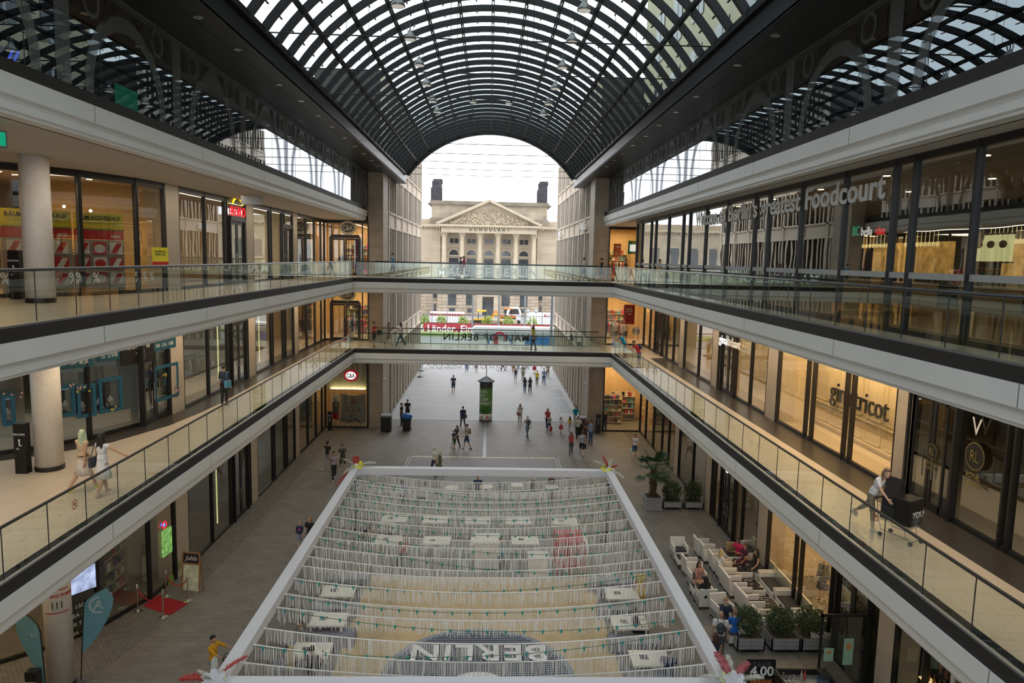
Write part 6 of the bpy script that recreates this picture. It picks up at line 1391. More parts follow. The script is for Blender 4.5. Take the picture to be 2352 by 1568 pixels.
for x in (-.24,.24):
    for y in (-.48,.36): MB().tube([(x-.015,y,.06),(x+.015,y,.06)], .06, 14).build('wheel', M_['black_rubber'], tr)
bb = thing('black_crate', 'black box with white lettering standing in the trolley', 'crate', tr.location+Matrix.Rotation(R(28),3,'Z') @ Vector((0,-.22,.44)), R(28)); MB().ext([(-.24,0),(.24,0),(.28,.62),(-.28,.62)],'y',-.16,.22).build('box_body', M_['dark_metal'], bb); text('box_lettering','YOU',.2,(.06,-.17,.2),0,M_['sign_white'],bb,.004,True)
bt = thing('black_bag', 'tall black fabric bag standing in the trolley', 'bag', tr.location+Matrix.Rotation(R(28),3,'Z') @ Vector((-.02,.17,.46)), R(28)); MB().ext([(-.22,0),(.22,0),(.24,.5),(.13,.92),(.04,.98),(-.18,.55)],'y',-.15,.17).build('bag_body', cm(BLK), bt, smooth=False); MB().tube([(0,-.16,.7),(.05,-.2,.9),(.1,-.17,.7)],.012,6).build('bag_strap', cm(BLK), bt)
# ---- mannequins
def manq(loc, rz, top, bottom, lab, **k):
    o, J = person(loc, rz, 1.78, 'stand', (.62,.50,.36), None, top, bottom, lab, name='mannequin', **k); MB().lathe([(.25,0),(.25,.02),(0,.025)], n=20).build('base', M_['chrome'], o); return o
x, y = G(1887,1378); manq((max(x,12.3),y,.0), R(-60), (.03,.03,.03), (.05,.05,.05), 'mannequin in a dark patterned jacket in the warm ground floor window', female=True, legs='skirt', sleeve=1.9)
for i, px in enumerate((1413,1436)): p = W(px, 765, Y=55.2); manq((p.x,55.2,L1), 0, (.7,.66,.6), (.1,.1,.1), '%s mannequin in a white shirt in the right end shop window' % ('left' if i == 0 else 'right'), legs='shorts')
for i, px in enumerate((798,818,833)): p = W(px, 960, Y=56.0); manq((p.x,56.,0), 0, ((.1,.1,.1),(.3,.3,.3),(.05,.05,.06))[i], (.05,.05,.05), '%s mannequin behind the grey cloth in the left end shop' % ('left','middle','right')[i])
# ---- bicycles
pm('tyre', (.02,.02,.02), .8)
def bicycle():
    r = empty('bicycle'); w0 = None
    for x in (-.52,.52):
        if w0 is None:
            m = MB(); n = 28; ring = [(.33*math.cos(2*PI*k/n), 0, .33*math.sin(2*PI*k/n)) for k in range(n+1)]; m.tube(ring, .018, 6, cap=False)
            for k in range(14): a = 2*PI*k/14; m.tube([(0,0,0),(.32*math.cos(a),0,.32*math.sin(a))], .003, 3)
            w0 = m.build('wheel', M_['tyre'], r); o = w0
        else: o = w0.copy(); COL.objects.link(o)
        o.location = (x,0,.34)
    MB().tube([(.52,0,.34),(.38,0,.85),(.36,0,.95)], .016, 6).tube([(.40,0,.80),(-.12,0,.36)], .02, 6).tube([(-.12,0,.36),(-.25,0,.9)], .016, 6).tube([(-.22,0,.72),(-.52,0,.34),(-.12,0,.36)], .012, 6).tube([(.40,0,.74),(-.2,0,.6)], .014, 6).build('frame', M_['dark_metal'], r)
    MB().tube([(.28,-.28,1.02),(.38,-.12,1.0),(.38,.12,1.0),(.28,.28,1.02)], .014, 6).build('handlebar', M_['chrome'], r); MB().ell((-.27,0,.94), (.13,.07,.035)).build('saddle', M_['tyre'], r)
    MB().tube([(-.12,-.05,.36),(-.12,.05,.36)], .08, 12).tube([(-.12,-.1,.36),(.02,-.1,.28)], .01, 5).build('crank', M_['chrome'], r)
    n = 10; MB().tube([(-.52+.37*math.cos(a),0,.34+.37*math.sin(a)) for a in [R(20+15*k) for k in range(n)]], .012, 5).box(-.75,-.4,-.05,.05,.74,.76).build('mudguard', M_['dark_metal'], r); return r
bc = bicycle(); x, y = G(803,980); bc.location = (x, 53.4, 0); bc.rotation_euler.z = PI; bc.scale = (1.15,)*3; tag(bc, 'black city bicycle parked in front of the left end shop window', 'bicycle')
for i, px in enumerate((985,1000,1018,1032,1046,1062,1084,1100,1120,1138,1170,1196,1214,1238,1258)):
    gx, gy = G(px, 845); o = copy_tree(bc); o.location = (gx, gy, .0); o.rotation_euler.z = R(20)*(-1)**i; o.scale = (1,1,1); tag(o, 'bicycle in the long row parked along the far kerb', 'bicycle', 'bicycles parked along the far kerb')
o = copy_tree(bc); x, y = G(1157,852); o.location = (x,y,0); o.rotation_euler.z = PI; o.scale = (1.05,)*3; tag(o, 'bicycle being pushed across the plaza in front of the parked row', 'bicycle')
person((x-.1,y+.35,0), R(-90), 1.78, 'hold', SKM, DK, (.05,.05,.06), BLK, 'person in dark clothes pushing a bicycle across the plaza')
# white sail flags by the left facade
for px, py, l in ((965,866,'nearer'),(968,852,'farther')):
    x, y = G(px, py); f = thing('white_sail_flag', '%s small white sail flag on a black foot by the left facade' % l, 'flag', (x,y,0)); MB().lathe([(.35,0),(.35,.06),(.1,.14),(0,.15)], n=14).build('foot', M_['dark_metal'], f); MB().tube([(0,0,.1),(0,0,2.8)], .02, 6).build('pole', M_['steel_grey'], f)
    MB().ext([(0,.7),(.05,.7),(.85,2.5),(.6,2.8),(0,2.8)],'y',-.006,.006).build('cloth', M_['sign_white'], f)
# ================================================================ signs, displays and decorations
def fit_text(name, txt, cap, width, loc, rz, mat, parent, depth=.03, bold=False, label=None, shear=0.):
    mb = text_mb(txt, cap/.69, depth, bold, 'LEFT', shear=shear); xs = [v[0] for v in mb.v]; k = width/(max(xs)-min(xs)); x0 = min(xs)
    mb.v = [((x-x0)*k-width/2, y, z) for x, y, z in mb.v]; M = Matrix.Translation(loc) @ Matrix.Rotation(rz, 4, 'Z'); mb.xf(M); o = mb.build(name, mat, parent, fix=False)
    if label: tag(o, label, 'lettering')
    return o
pm('sign_black', (.012,.012,.012), .5); pm('sign_yellow', (.62,.55,.02), .6); pm('letter_grey', (.62,.62,.60), .5); pm('gold', (.20,.16,.04), .5); em('lit_white', (1,.97,.9), .9); em('lit_warm', (1,.75,.3), 1.1); em('lit_red', (.9,.02,.03), 1.3); em('lit_yellow', (1,.65,.02), 1.5); em('lit_green', (.02,.65,.33), .4); em('lit_blue', (.08,.15,1), 2.5); em('lit_menu', (.85,.80,.35), .9)
HL = PI/2; HR = -PI/2
def lr(px, X, z=None, py=None):       # point on a wall plane x=X under a picture column
    return W(px, py if py else 600, X=X)
# food court slogan on the glass
t = thing('glass_lettering','pale slogan welcoming visitors, lettered across the food court glass','lettering'); yy = 33.2
for w_, wd_ in (('Welcome',3.05),('to',.75),("Berlin's",3.1),('greatest',3.2),('Foodcourt',4.4)): fit_text('word', w_, .60, wd_, (9.48,yy-wd_/2,EYE+1.66), HR, M_['letter_grey'], t, .02, True); yy -= wd_+.36
# left upper shoe shop sign, arc and letters
t = thing('shop_sign', 'red shop sign with a yellow arc over the doorway on the left second gallery', 'sign'); fit_text('sign_letters', 'R E N O', .46, 1.9, (-12.18,35.5,14.85), HL, M_['lit_red'], t, .03, False)
m = MB(); n = 14
for i in range(n):
    a, b = PI*(.12+.76*i/n), PI*(.12+.76*(i+1)/n); m.add([(-12.2, 35.5-r*.85*math.cos(t_), 15.2+r*.62*math.sin(t_)) for r, t_ in ((1,a),(1,b),(.78,b),(.78,a))], [(0,1,2,3)])
m.build('arc', M_['lit_yellow'], t, fix=False)
# oval emblems with lettering on the end shop
pm('emblem_beige', (.55,.50,.38), .5)
def oval(loc, rx, rz_, ringm, facem, txtm, label, par=None, rot=0, scal=16):
    t = thing('oval_sign', label, 'sign', loc, rot); n = 64; pr = [(math.cos(2*PI*k/n)*(1+.045*math.cos(scal*2*PI*k/n)), math.sin(2*PI*k/n)*(1+.045*math.cos(scal*2*PI*k/n))) for k in range(n)]
    MB().ext([(x*rx, z*rz_) for x, z in pr], 'y', -.05, .03).build('rim', M_[ringm], t); MB().ext([(.72*rx*math.cos(2*PI*k/n), .68*rz_*math.sin(2*PI*k/n)) for k in range(n)], 'y', -.07, -.04).build('face', M_[facem], t)
    fit_text('letters', 'C&A', rz_*.75, rx*1.15, (0,-.08,-rz_*.36), 0, M_[txtm], t, .02, True); return t
p = W(799,523,Y=53.85); oval(p, .62, .50, 'emblem_beige', 'plaster_dk', 'emblem_beige', 'beige oval shop sign over the end shop door, second gallery')
p = W(798,676,Y=53.85); oval(p, .62, .50, 'emblem_beige', 'plaster_dk', 'emblem_beige', 'beige oval shop sign over the end shop door, first gallery')
pm('sign_redb', (.62,.015,.03), .4, emit=(.15,)); p = W(806,862,Y=53.85); oval(p, .54, .44, 'sign_redb', 'lit_white', 'sign_black', 'illuminated oval sign with a scalloped red rim over the left end shop window')
p = W(567.5+0,0,Y=54)
o = MB().box(-12.2,-9.1,54.15,54.25,2.9,GND_T).build('sign_panel', pm('panel_olive', (.42,.38,.25), .7)); tag(o, 'pale olive wall panel behind the illuminated oval sign', 'panel'); lamp(-10.6,54.0+.1,2.95,2.6,.05,26,(1,.85,.5),(R(180),0,0))
a = W(780,905,Y=53.8); b = W(838,975,Y=53.8)
gc = thing('hanging_cloth', 'grey cloth with small figures hung in the left end shop window behind the bicycle', 'cloth'); m = MB(); n = 12
for i in range(n):
    for j in range(6):
        def q(u, v): return (a.x+(b.x-a.x)*u, 54.2+.04*math.sin(u*9+v*3), (a.z-.35*math.sin(PI*u)*(1-v)*.5)+(b.z+.1-a.z)*v)
        m.quad(q(i/n,j/6), q((i+1)/n,j/6), q((i+1)/n,(j+1)/6), q(i/n,(j+1)/6))
m.build('fabric', pm('cloth_grey', (.26,.24,.21), .9), gc, smooth=True, fix=False)
xm = (a.x+b.x)/2; m = MB()
for k in (-.45,0,.45): m.box(xm+k-.14,xm+k+.14,54.13,54.14,1.25,1.29).box(xm+k-.03,xm+k+.03,54.13,54.14,1.32,1.62)
m.build('printed_figures', M_['sign_black'], gc)
oval((xm,54.14,2.0), .2, .16, 'sign_red', 'cloth_grey', 'sign_black', 'small oval mark printed on the grey cloth')
pm('poster_red', (.45,.01,.015), .6); pm('poster_white', (.66,.64,.60), .6); pm('poster_dark', (.10,.07,.06), .7, noise=(3,.5))
def poster(c, w, h, rz, mats, label, txt=None, tm='sign_white', cap=.1, split=.5, nm='poster'):
    t = thing(nm, label, 'poster', c, rz); MB().box(-w/2,w/2,-.012,.012,-h/2,h/2).build('sheet', M_[mats[0]], t)
    if len(mats) > 1: MB().box(-w/2,w/2,-.016,-.012,-h/2,-h/2+h*split).build('lower_field', M_[mats[1]], t)
    if txt:
        for k, s_ in enumerate(txt): fit_text('poster_text', s_, cap, min(w*.85,cap*.75*len(s_)), (0,-.02,h*.32-cap*.9-k*cap*1.5), 0, M_[tm], t, .006, True)
    return t
a = W(764,905,Y=54.2); b = W(779,962,Y=54.2); t = poster((a+b)/2, b.x-a.x, a.z-b.z, 0, ['poster_white','poster_red'], 'fashion poster with a person in a grey blazer above a red field', split=.3)
MB().ell((0,-.03,.62),(.14,.02,.17)).build('printed_head', cm(SKL,'s'), t, smooth=True); MB().ext([(-.25,-.5),(.25,-.5),(.3,.3),(.12,.45),(-.12,.45),(-.3,.3)],'y',-.025,-.014).build('printed_blazer', cm((.15,.13,.11)), t)
p = W(823,568,Y=54.6); poster(p,.55,1.2,0,['poster_red'],'red hanging poster inside the left end shop, second gallery',['5'],cap=.2)
p = W(1418,574,Y=54.6); poster(p,.55,.95,0,['poster_red'],'red hanging poster reading 75 percent in the right end shop',['75%'],cap=.16)
p = W(1452,568,Y=54.5); t = poster(p,.62,1.0,0,['pharm_green'],'green framed white notice in the right end shop'); MB().box(-.18,.3,-.03,-.012,-.3,.22).build('white_field', M_['lit_white'], t)
p = W(1445,722,Y=54.5); poster(p,.85,1.5,0,['poster_red'],'large red sale poster in the right end shop, first gallery',['SALE','UP TO','70%'],cap=.13)
p = W(1461,760,Y=54.2); t = thing('round_notice','round pale window sticker reading 70 percent','sticker',p); MB().lathe([(.32,0),(.32,.02)],n=32).xf(Matrix.Rotation(PI/2,4,'X')).build('disc', M_['poster_white'], t); fit_text('letters','70%',.16,.42,(0,-.03,-.08),0,M_['poster_red'],t,.006,True)
# far right first gallery portal lettering, perfume store lettering
fit_text('portal_lettering','NEW INSIDE MALL',.42,4.6,(11.72,50.3,9.75),HR,M_['letter_grey'],None,.04,True,'faint letters above the portal doors at the far right of the first gallery')
fit_text('portal_lettering','MALL OF BERLIN',.36,5.6,(11.70,49.0,4.4),HR,M_['sign_white'],None,.05,True,'white letters above the dark entrance at the far right of the ground floor')
for nm, z, l, mt in (('shop_sign_first',L1+2.85,'first gallery','lit_white'),('shop_sign_ground',3.15,'ground floor','lit_white')):
    t = thing('shop_sign','white two word shop sign over the door of the right %s fashion shop' % l,'sign'); q0 = W(1652,780,X=11.62) if z > 5 else W(1668,1075,X=11.62); q1 = W(1700,800,X=11.62) if z > 5 else W(1716,1112,X=11.62); l_ = q0.y-q1.y; zz = (q0.z+q1.z)/2-.1; fit_text('bold_word','gina',.42,l_*.4,(11.62,q0.y-l_*.2,zz),HR,M_[mt],t,.03,False); fit_text('light_word','tricot',.42,l_*.56,(11.62,q1.y+l_*.28,zz),HR,M_['sign_white'],t,.08)
# big dark letters in the warm display window
t = thing('display_lettering','large dark raised letters on the warm lit wall of the display window','lettering'); p0 = W(1912,900,X=13.3); p1 = W(2046,960,X=13.3)
ln = p0.y-p1.y; fit_text('bold_word','gina',.74,ln*.42,(13.22,p0.y-ln*.21,(p0.z+p1.z)/2-.2),HR,M_['sign_black'],t,.06,False); fit_text('light_word','tricot',.74,ln*.55,(13.22,p1.y+ln*.28,(p0.z+p1.z)/2-.2),HR,M_['sign_black'],t,.06)
wp = thing('wall_panelling','cream moulded wall panelling behind the large dark letters','panelling'); m = MB()
for z in (L1+.15,L1+.95,L1+3.4): m.box(13.33,13.40,20.5,28.3,z,z+.06)
for y in np.arange(20.8,28,1.3):
    for (z0,z1) in ((L1+.28,L1+.85),(L1+1.1,L1+3.3)): m.box(13.36,13.4,y,y+1.05,z0,z0+.03).box(13.36,13.4,y,y+1.05,z1,z1+.03).box(13.36,13.4,y,y+.03,z0,z1).box(13.36,13.4,y+1.02,y+1.05,z0,z1)
m.build('mouldings', M_['wall_cream'], wp)
# lounge roundels and letters
def roundel(px, py, r, lab):
    p = W(px,py,X=11.76); t = thing('window_roundel', lab, 'sticker', p, HR); MB().lathe([(r,0),(r,.01)],n=36).xf(Matrix.Rotation(PI/2,4,'X')).build('disc', M_['sign_black'], t)
    m = MB(); n = 36
    for i in range(n): a, b = 2*PI*i/n, 2*PI*(i+1)/n; m.add([(q*math.cos(t_),-.014,q*math.sin(t_)) for q, t_ in ((r,a),(r,b),(.93*r,b),(.93*r,a))], [(0,1,2,3)])
    m.build('gold_ring', M_['gold'], t, fix=False); fit_text('monogram','RL',r*.8,r*.9,(0,-.02,-r*.4),0,M_['gold'],t,.004)
    fit_text('words','ROYAL',r*.42,r*1.5,(0,-.01,-r*1.65),0,M_['gold'],t,.004,True); fit_text('words','LOUNGE',r*.42,r*1.7,(0,-.01,-r*2.25),0,M_['gold'],t,.004,True); return t
roundel(2240,1048,.34,'large black and gold round window sticker on the lounge glass'); roundel(2141,1037,.22,'small black and gold round window sticker on the lounge door')
p = W(2243,985,X=11.74); fit_text('window_mark','V',.42,.34,p-Vector((0,0,.15)),HR,M_['letter_grey'],None,.006,False,'pale V shaped mark above the large black and gold sticker')
# ground floor bar sign on the right
q0 = W(2064,1440,X=11.6); q1 = W(2192,1525,X=11.6); t = thing('bar_lettering','grey raised letters and price above the dark ground floor bar','lettering'); l_ = q0.y-q1.y; fit_text('word','SOUP',.40,l_*.5,(11.6,q0.y-l_*.25,(q0.z+q1.z)/2),HR,M_['letter_grey'],t,.08,True); fit_text('price','5.90',.40,l_*.40,(11.6,q1.y+l_*.2,(q0.z+q1.z)/2),HR,M_['letter_grey'],t,.08,True)
q0 = W(2185,1568,X=11.6); fit_text('bar_lettering','FRESH',.5,2.0,(11.6,q0.y-1.0,q0.z),HR,M_['letter_grey'],None,.06,True,'grey letters on the bar window at the bottom right corner')
sc = thing('open_glass_door','open dark framed glass door panel with two mint menu sheets','door panel',(11.0,20.3,0)); MB().box(-.75,-.69,-.03,.03,0,2.65).box(.69,.75,-.03,.03,0,2.65).box(-.75,.75,-.03,.03,2.57,2.65).box(-.75,.75,-.03,.03,0,.12).build('frame', M_['dark_metal'], sc)
MB().quad((-.69,0,.12),(.69,0,.12),(.69,0,2.57),(-.69,0,2.57)).build('glass', GL_SHOP, sc, fix=False)
pm('mint', (.30,.50,.38), .6)
for x, z, w_, h_ in ((.15,1.45,.30,.85),(-.45,1.35,.30,.42)): 
    q = MB().box(x-w_/2,x+w_/2,-.02,-.01,z-h_/2,z+h_/2).build('menu_sheet', M_['mint'], sc); MB().ell((x,-.025,z+h_*.2),(w_*.28,.01,h_*.15)).build('menu_picture', cm((.5,.25,.1)), q)
ab = thing('price_board','black board with the price 4,00 in white figures','sign board',(*G(1752,1520,1.25),0)); MB().bar((-.42,0,0),(-.42,.12,1.25),.05,.05).bar((.42,0,0),(.42,.12,1.25),.05,.05).bar((-.42,.12,1.25),(.42,.12,1.25),.05,.05).bar((-.42,.4,0),(-.42,.14,1.2),.04,.04).bar((.42,.4,0),(.42,.14,1.2),.04,.04).build('frame', M_['wood_frame' if 0 else 'dark_metal'], ab)
MB().ext([(.02,.1),(.04,.1),(.14,1.22),(.12,1.22)],'x',-.4,.4).build('panel', M_['sign_black'], ab); text('price','4,00',.42,(0.02,.06,.78),0,M_['sign_white'],ab,.01,True); text('headline','TAKE',.24,(0,.09,1.03),0,cm((.08,.08,.08),'l'),ab,.006,True); text('flavour','ORANGE',.16,(0,.04,.55),0,M_['machine_orange'],ab,.006,True)
ba = thing('bar_cart','black bar cart with glasses and bottles at the bottom edge','bar cart',(G(1837,1535,1.12)[0],G(1837,1535,1.12)[1]-.75,0)); bx_, by_ = ba.location.x-9.55, ba.location.y-20.6; MB().box(-.75,.75,-.75,.75,.0,.92).build('body', M_['dark_metal'], ba); MB().box(-.75,.75,.72,.78,.92,1.12).box(-.78,-.72,-.75,.78,.92,1.12).box(.72,.78,-.75,.78,.92,1.12).build('rim', M_['dark_metal'], ba); MB().box(-.72,.72,-.75,.72,.92,.94).build('steel_top', M_['steel_grey'], ba)
bu = thing('ice_bucket','grey blue bucket with a dark lid leaning on it, on the bar cart','bucket',(9.95+bx_,20.75+by_,.94)); MB().lathe([(.13,0),(.17,.26),(.15,.26),(.11,.02),(0,.02)],n=24).build('pail', cm((.08,.11,.16),'l'), bu); MB().lathe([(.24,.0),(.24,.02),(0,.02)],n=24).xf(Matrix.Translation((.12,.1,.3)) @ Matrix.Rotation(.35,4,'Y')).build('lid', M_['dark_metal'], bu)
g0 = None
for i in range(7):
    o = MB().lathe([(.03,0),(.03,.005),(.005,.01),(.005,.07),(.035,.10),(.035,.16),(.032,.16),(.03,.10)],n=12).build('wine_glass', M_['chrome']) if g0 is None else g0.copy()
    if g0: COL.objects.link(o)
    g0 = g0 or o; o.location = (8.98+bx_+.13*(i % 3), 20.9+by_+.14*(i//3), .94); tag(o,'stemmed glass standing in a cluster on the bar cart','glass','stemmed glasses on the bar cart')
for i, x in enumerate((9.5,9.6)): b_ = MB().lathe([(.035,0),(.035,.16),(.012,.22),(.012,.28),(0,.28)],n=12).build('sauce_bottle', cm((.5,.06,.05) if i else (.4,.35,.3),'l')); b_.location = (x+bx_,21.1+by_,.94); tag(b_, '%s small bottle on the bar cart' % ('red' if i else 'pale'), 'bottle')
# mannequin window bottles / bar interior
for k, z in enumerate((1.2,1.7,2.2)):
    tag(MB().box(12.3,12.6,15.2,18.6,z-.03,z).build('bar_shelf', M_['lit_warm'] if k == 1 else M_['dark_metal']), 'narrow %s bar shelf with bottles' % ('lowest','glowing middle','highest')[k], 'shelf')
    for j in range(14):
        o = MB().lathe([(.04,0),(.04,.18),(.015,.25),(.015,.31),(0,.31)],n=10).build('bar_bottle', cm(((.25,.3,.05),(.4,.15,.03),(.05,.25,.08))[(j//4+k) % 3],'l')); o.location = (12.45,15.4+j*.23,z); tag(o,'small bottle on the bar shelves behind the ground floor glass','bottle','bottles on the bar shelves')
# food court: lit menu board, counter signs
p = W(2278,570,X=13.0); t = thing('menu_board','lit yellow menu board with three dishes inside the food court','menu board',p,HR); MB().box(-.72,.72,-.03,.05,-.34,.34).build('panel', M_['lit_menu'], t)
for k in (-.45,0,.45): MB().ell((k,-.04,.1),(.15,.02,.10)).build('dish_picture', cm((.35,.18,.06)), t, smooth=True)
MB().box(-.76,.76,-.02,.06,-.38,-.34).box(-.76,.76,-.02,.06,.34,.38).build('frame', M_['dark_metal'], t)
p = W(2243,540,X=12.6); t = thing('round_hanging_sign','pale round hanging sign beside the yellow menu board','sign',p,HR); MB().lathe([(.28,-.02),(.28,.02)],n=28).xf(Matrix.Rotation(PI/2,4,'X')).build('disc', M_['poster_white'], t)
fit_text('kitchen_lettering','VIETNAMESE STREET KITCHEN',.13,2.5,W(2300,548,X=13.05),HR,M_['letter_grey'],None,.02,True,'small pale letters above the yellow menu board')
t = thing('counter_sign','lit sign over the orange food counter, white and red words','sign'); p = W(1990,540,X=13.5); fit_text('white_word','bella',.30,.75,p,HR,M_['lit_white'],t,.02,False); fit_text('red_word','ciao',.30,.6,p+Vector((0,-.9,0)),HR,M_['lit_red'],t,.02,False); fit_text('green_mark','BC',.36,.5,p+Vector((0,.75,0)),HR,M_['lit_green'],t,.04)
for px, py, ww, hh, l in ((1992,600,2.2,1.5,'farther'),(2090,600,2.0,1.4,'middle'),(2278,620,1.5,1.4,'nearer')):
    p = W(px,py,X=14.0); t = thing('food_counter','%s glowing amber food counter behind the food court glass' % l,'counter',(14.0,p.y,L2),HR); MB().box(-ww/2,ww/2,-.4,.4,0,1.0).build('front', M_['wall_warm'], t); MB().box(-ww/2,ww/2,.8,.85,1.2,2.4).build('back_glow', pm('amber_tiles', (.75,.42,.10), .3, noise=(4,.5), emit=(.5,)), t); MB().box(-ww/2,ww/2,-.42,.42,1.0,1.05).build('worktop', M_['poster_white'], t)
    m = MB()
    for k in range(9): x = -ww/2+.15+k*ww/9; m.tube([(x,.3,2.7),(x,.3,2.35)],.01,4).ell((x,.3,2.3),(.06,.06,.08),nu=8,nv=5)
    m.build('hanging_bulbs', M_['lit_warm'], t)
# lit panel added as an exit sign reflection, upper left, blue tubes, hanging signs
p = W(292,233,X=XL-.35); t = thing('exit_sign_reflection','glowing green panel behind the upper left glazing, set as the reflection of an escape sign','sign',p,HL); MB().box(-.52,.52,-.03,.05,-.33,.33).build('panel', M_['lit_green'], t)
for px, py in ((24,127),(38,128)): a = W(px-5,py+10,X=XL-.3); b = W(px+5,py-10,X=XL-.3); tag(MB().tube([a,b],.025,8).build('neon_tube', M_['lit_blue']), 'blue neon tube behind the upper left glazing', 'neon tube', 'blue neon tubes, upper left')
p = W(578,458,z=L3-1.22); t = thing('hanging_sign','grey box sign hanging from the upper soffit on the left','sign',p); MB().box(-.45,.45,-.06,.06,-.22,.15).build('box', M_['steel_grey'], t); MB().tube([(-.3,0,.15),(-.3,0,.24)],.01,5).tube([(.3,0,.15),(.3,0,.24)],.01,5).build('hangers', M_['steel_grey'], t)
p = W(-24,316,z=L3-1.3); t = thing('hanging_sign','green lit box sign at the left edge under the upper soffit','sign',p,R(60)); MB().box(-.3,.3,-.06,.06,-.18,.18).build('box', M_['steel_grey'], t); MB().box(-.27,.27,-.07,-.06,-.14,.14).build('lit_face', M_['lit_green'], t)
# shoe shop window display: sale posters over boxes of red and white
pm('display_grey', (.34,.32,.28), .7); pm('hazard', (.05,.05,.05), .7)
def saledisplay(px, Y, w, lab, rz):
    p = W(px,590,Y=Y); t = thing('window_display', lab, 'display', (p.x,p.y,L2), rz); MB().box(-w/2,w/2,.0,.45,0,1.85).build('stand', M_['display_grey'], t)
    MB().box(-w/2,w/2,-.03,0,2.2,2.78).build('yellow_field', M_['sign_yellow'], t); MB().box(-w/2,w/2,-.03,0,1.87,2.2).build('red_field', M_['poster_red'], t)
    fit_text('headline','RÄUMUNGSVERKAUF',.15,w*.88,(0,-.04,2.53),0,M_['sign_black'],t,.006,True); fit_text('small_print','Wir schaffen Platz für die neue Kollektion!',.06,w*.8,(0,-.04,2.40),0,M_['display_grey'],t,.004)
    m = MB()
    for k in range(int(w/.06)): x = -w/2+.03+k*.06; m.add([(x,-.035,2.17),(x+.03,-.035,2.17),(x+.06,-.035,2.25),(x+.03,-.035,2.25)],[(0,1,2,3)])
    m.build('hazard_stripe', M_['hazard'], t, fix=False); fit_text('brand_word','RENO',.09,.28,(w/2-.25,-.04,1.94),0,M_['sign_white'],t,.004,True)
    for r in range(3):
        for c in range(3):
            x = -w/2+w*(c+.5)/3; z = .32+r*.52; b = MB().box(x-.2,x+.2,-.10,0,z,z+.42).build('display_box', M_['poster_red' if (r+c) % 2 else 'poster_white'], t)
            m = MB(); a_ = .35*(1 if (r*c) % 2 else -1); m.add([(x-.18,-.105,z+.04),(x+.0,-.105,z+.02),(x+.18,-.105,z+.38),(x+.02,-.105,z+.4)],[(0,1,2,3)]) if c != 1 else m.add([(x+.17*math.cos(q),-.105,z+.2+.15*math.sin(q)) for q in [2*PI*j/16 for j in range(16)]],[tuple(range(16))])
            m.build('printed_shape', M_['poster_white' if (r+c) % 2 else 'poster_red'], b, fix=False)
    return t
saledisplay(88,24.2,1.95,'sale window display with a yellow and red poster, partly behind the white column',R(38)); saledisplay(230,25.6,1.5,'sale window display with a yellow and red poster, right of the white column',R(30))
p = W(368,590,Y=27.2); poster((p.x,p.y,12.9),.55,.7,R(35),['sign_yellow','poster_red'],'small yellow and red sale notice in the shoe shop window',['RÄUMUNG','VERKAUF'],tm='sign_black',cap=.07,split=.25)
em('lit_spot', (1,.88,.65), 12)
for px, py in ((147,474),(179,486),(208,484)): p = W(px,py,Y=26.5); o = MB().ell(p,(.05,.05,.05)).build('spotlight_head', M_['lit_spot']); tag(o,'bright spotlight head inside the shoe shop','spotlight','bright spotlight heads in the shoe shop')
segL = [(-12.3,30.),(-12.4,28.3),(-12.65,26.3),(-13.4,24.1),(-14.3,22.8),(-15.6,21.6)]
def seghit(px, py, off=.05):
    d = W(px,py,Y=1.)-Vector((0,0,EYE)); best = None
    for (a, b) in zip(segL, segL[1:]):
        u = Vector((b[0]-a[0],b[1]-a[1],0)).normalized(); n = Vector((-u.y,u.x,0)); n = n if n.x > 0 else -n; a3 = Vector((*a,0))+n*off; t = (a3).dot(n)/Vector((d.x,d.y,0)).dot(n); q = Vector((0,0,EYE))+d*t
        s_ = (Vector((q.x,q.y,0))-a3).dot(u); L_ = (Vector((*b,0))-Vector((*a,0))).length
        if t > 0 and -.02 <= s_ <= L_+.02: return q, math.atan2(-u.y,-u.x), u
    return None
for i, px in enumerate((14,170,186,222,318,334,350,392)):
    h = seghit(px,661)
    if h: q, ang, u = h; o = fit_text('percent_decal','%',.34,.28,(q.x,q.y,L2+.42),ang,M_['letter_grey'],None,.004,True); tag(o,'pale percent sign sticker low on the shoe shop window','sticker','percent stickers on the shoe shop window')
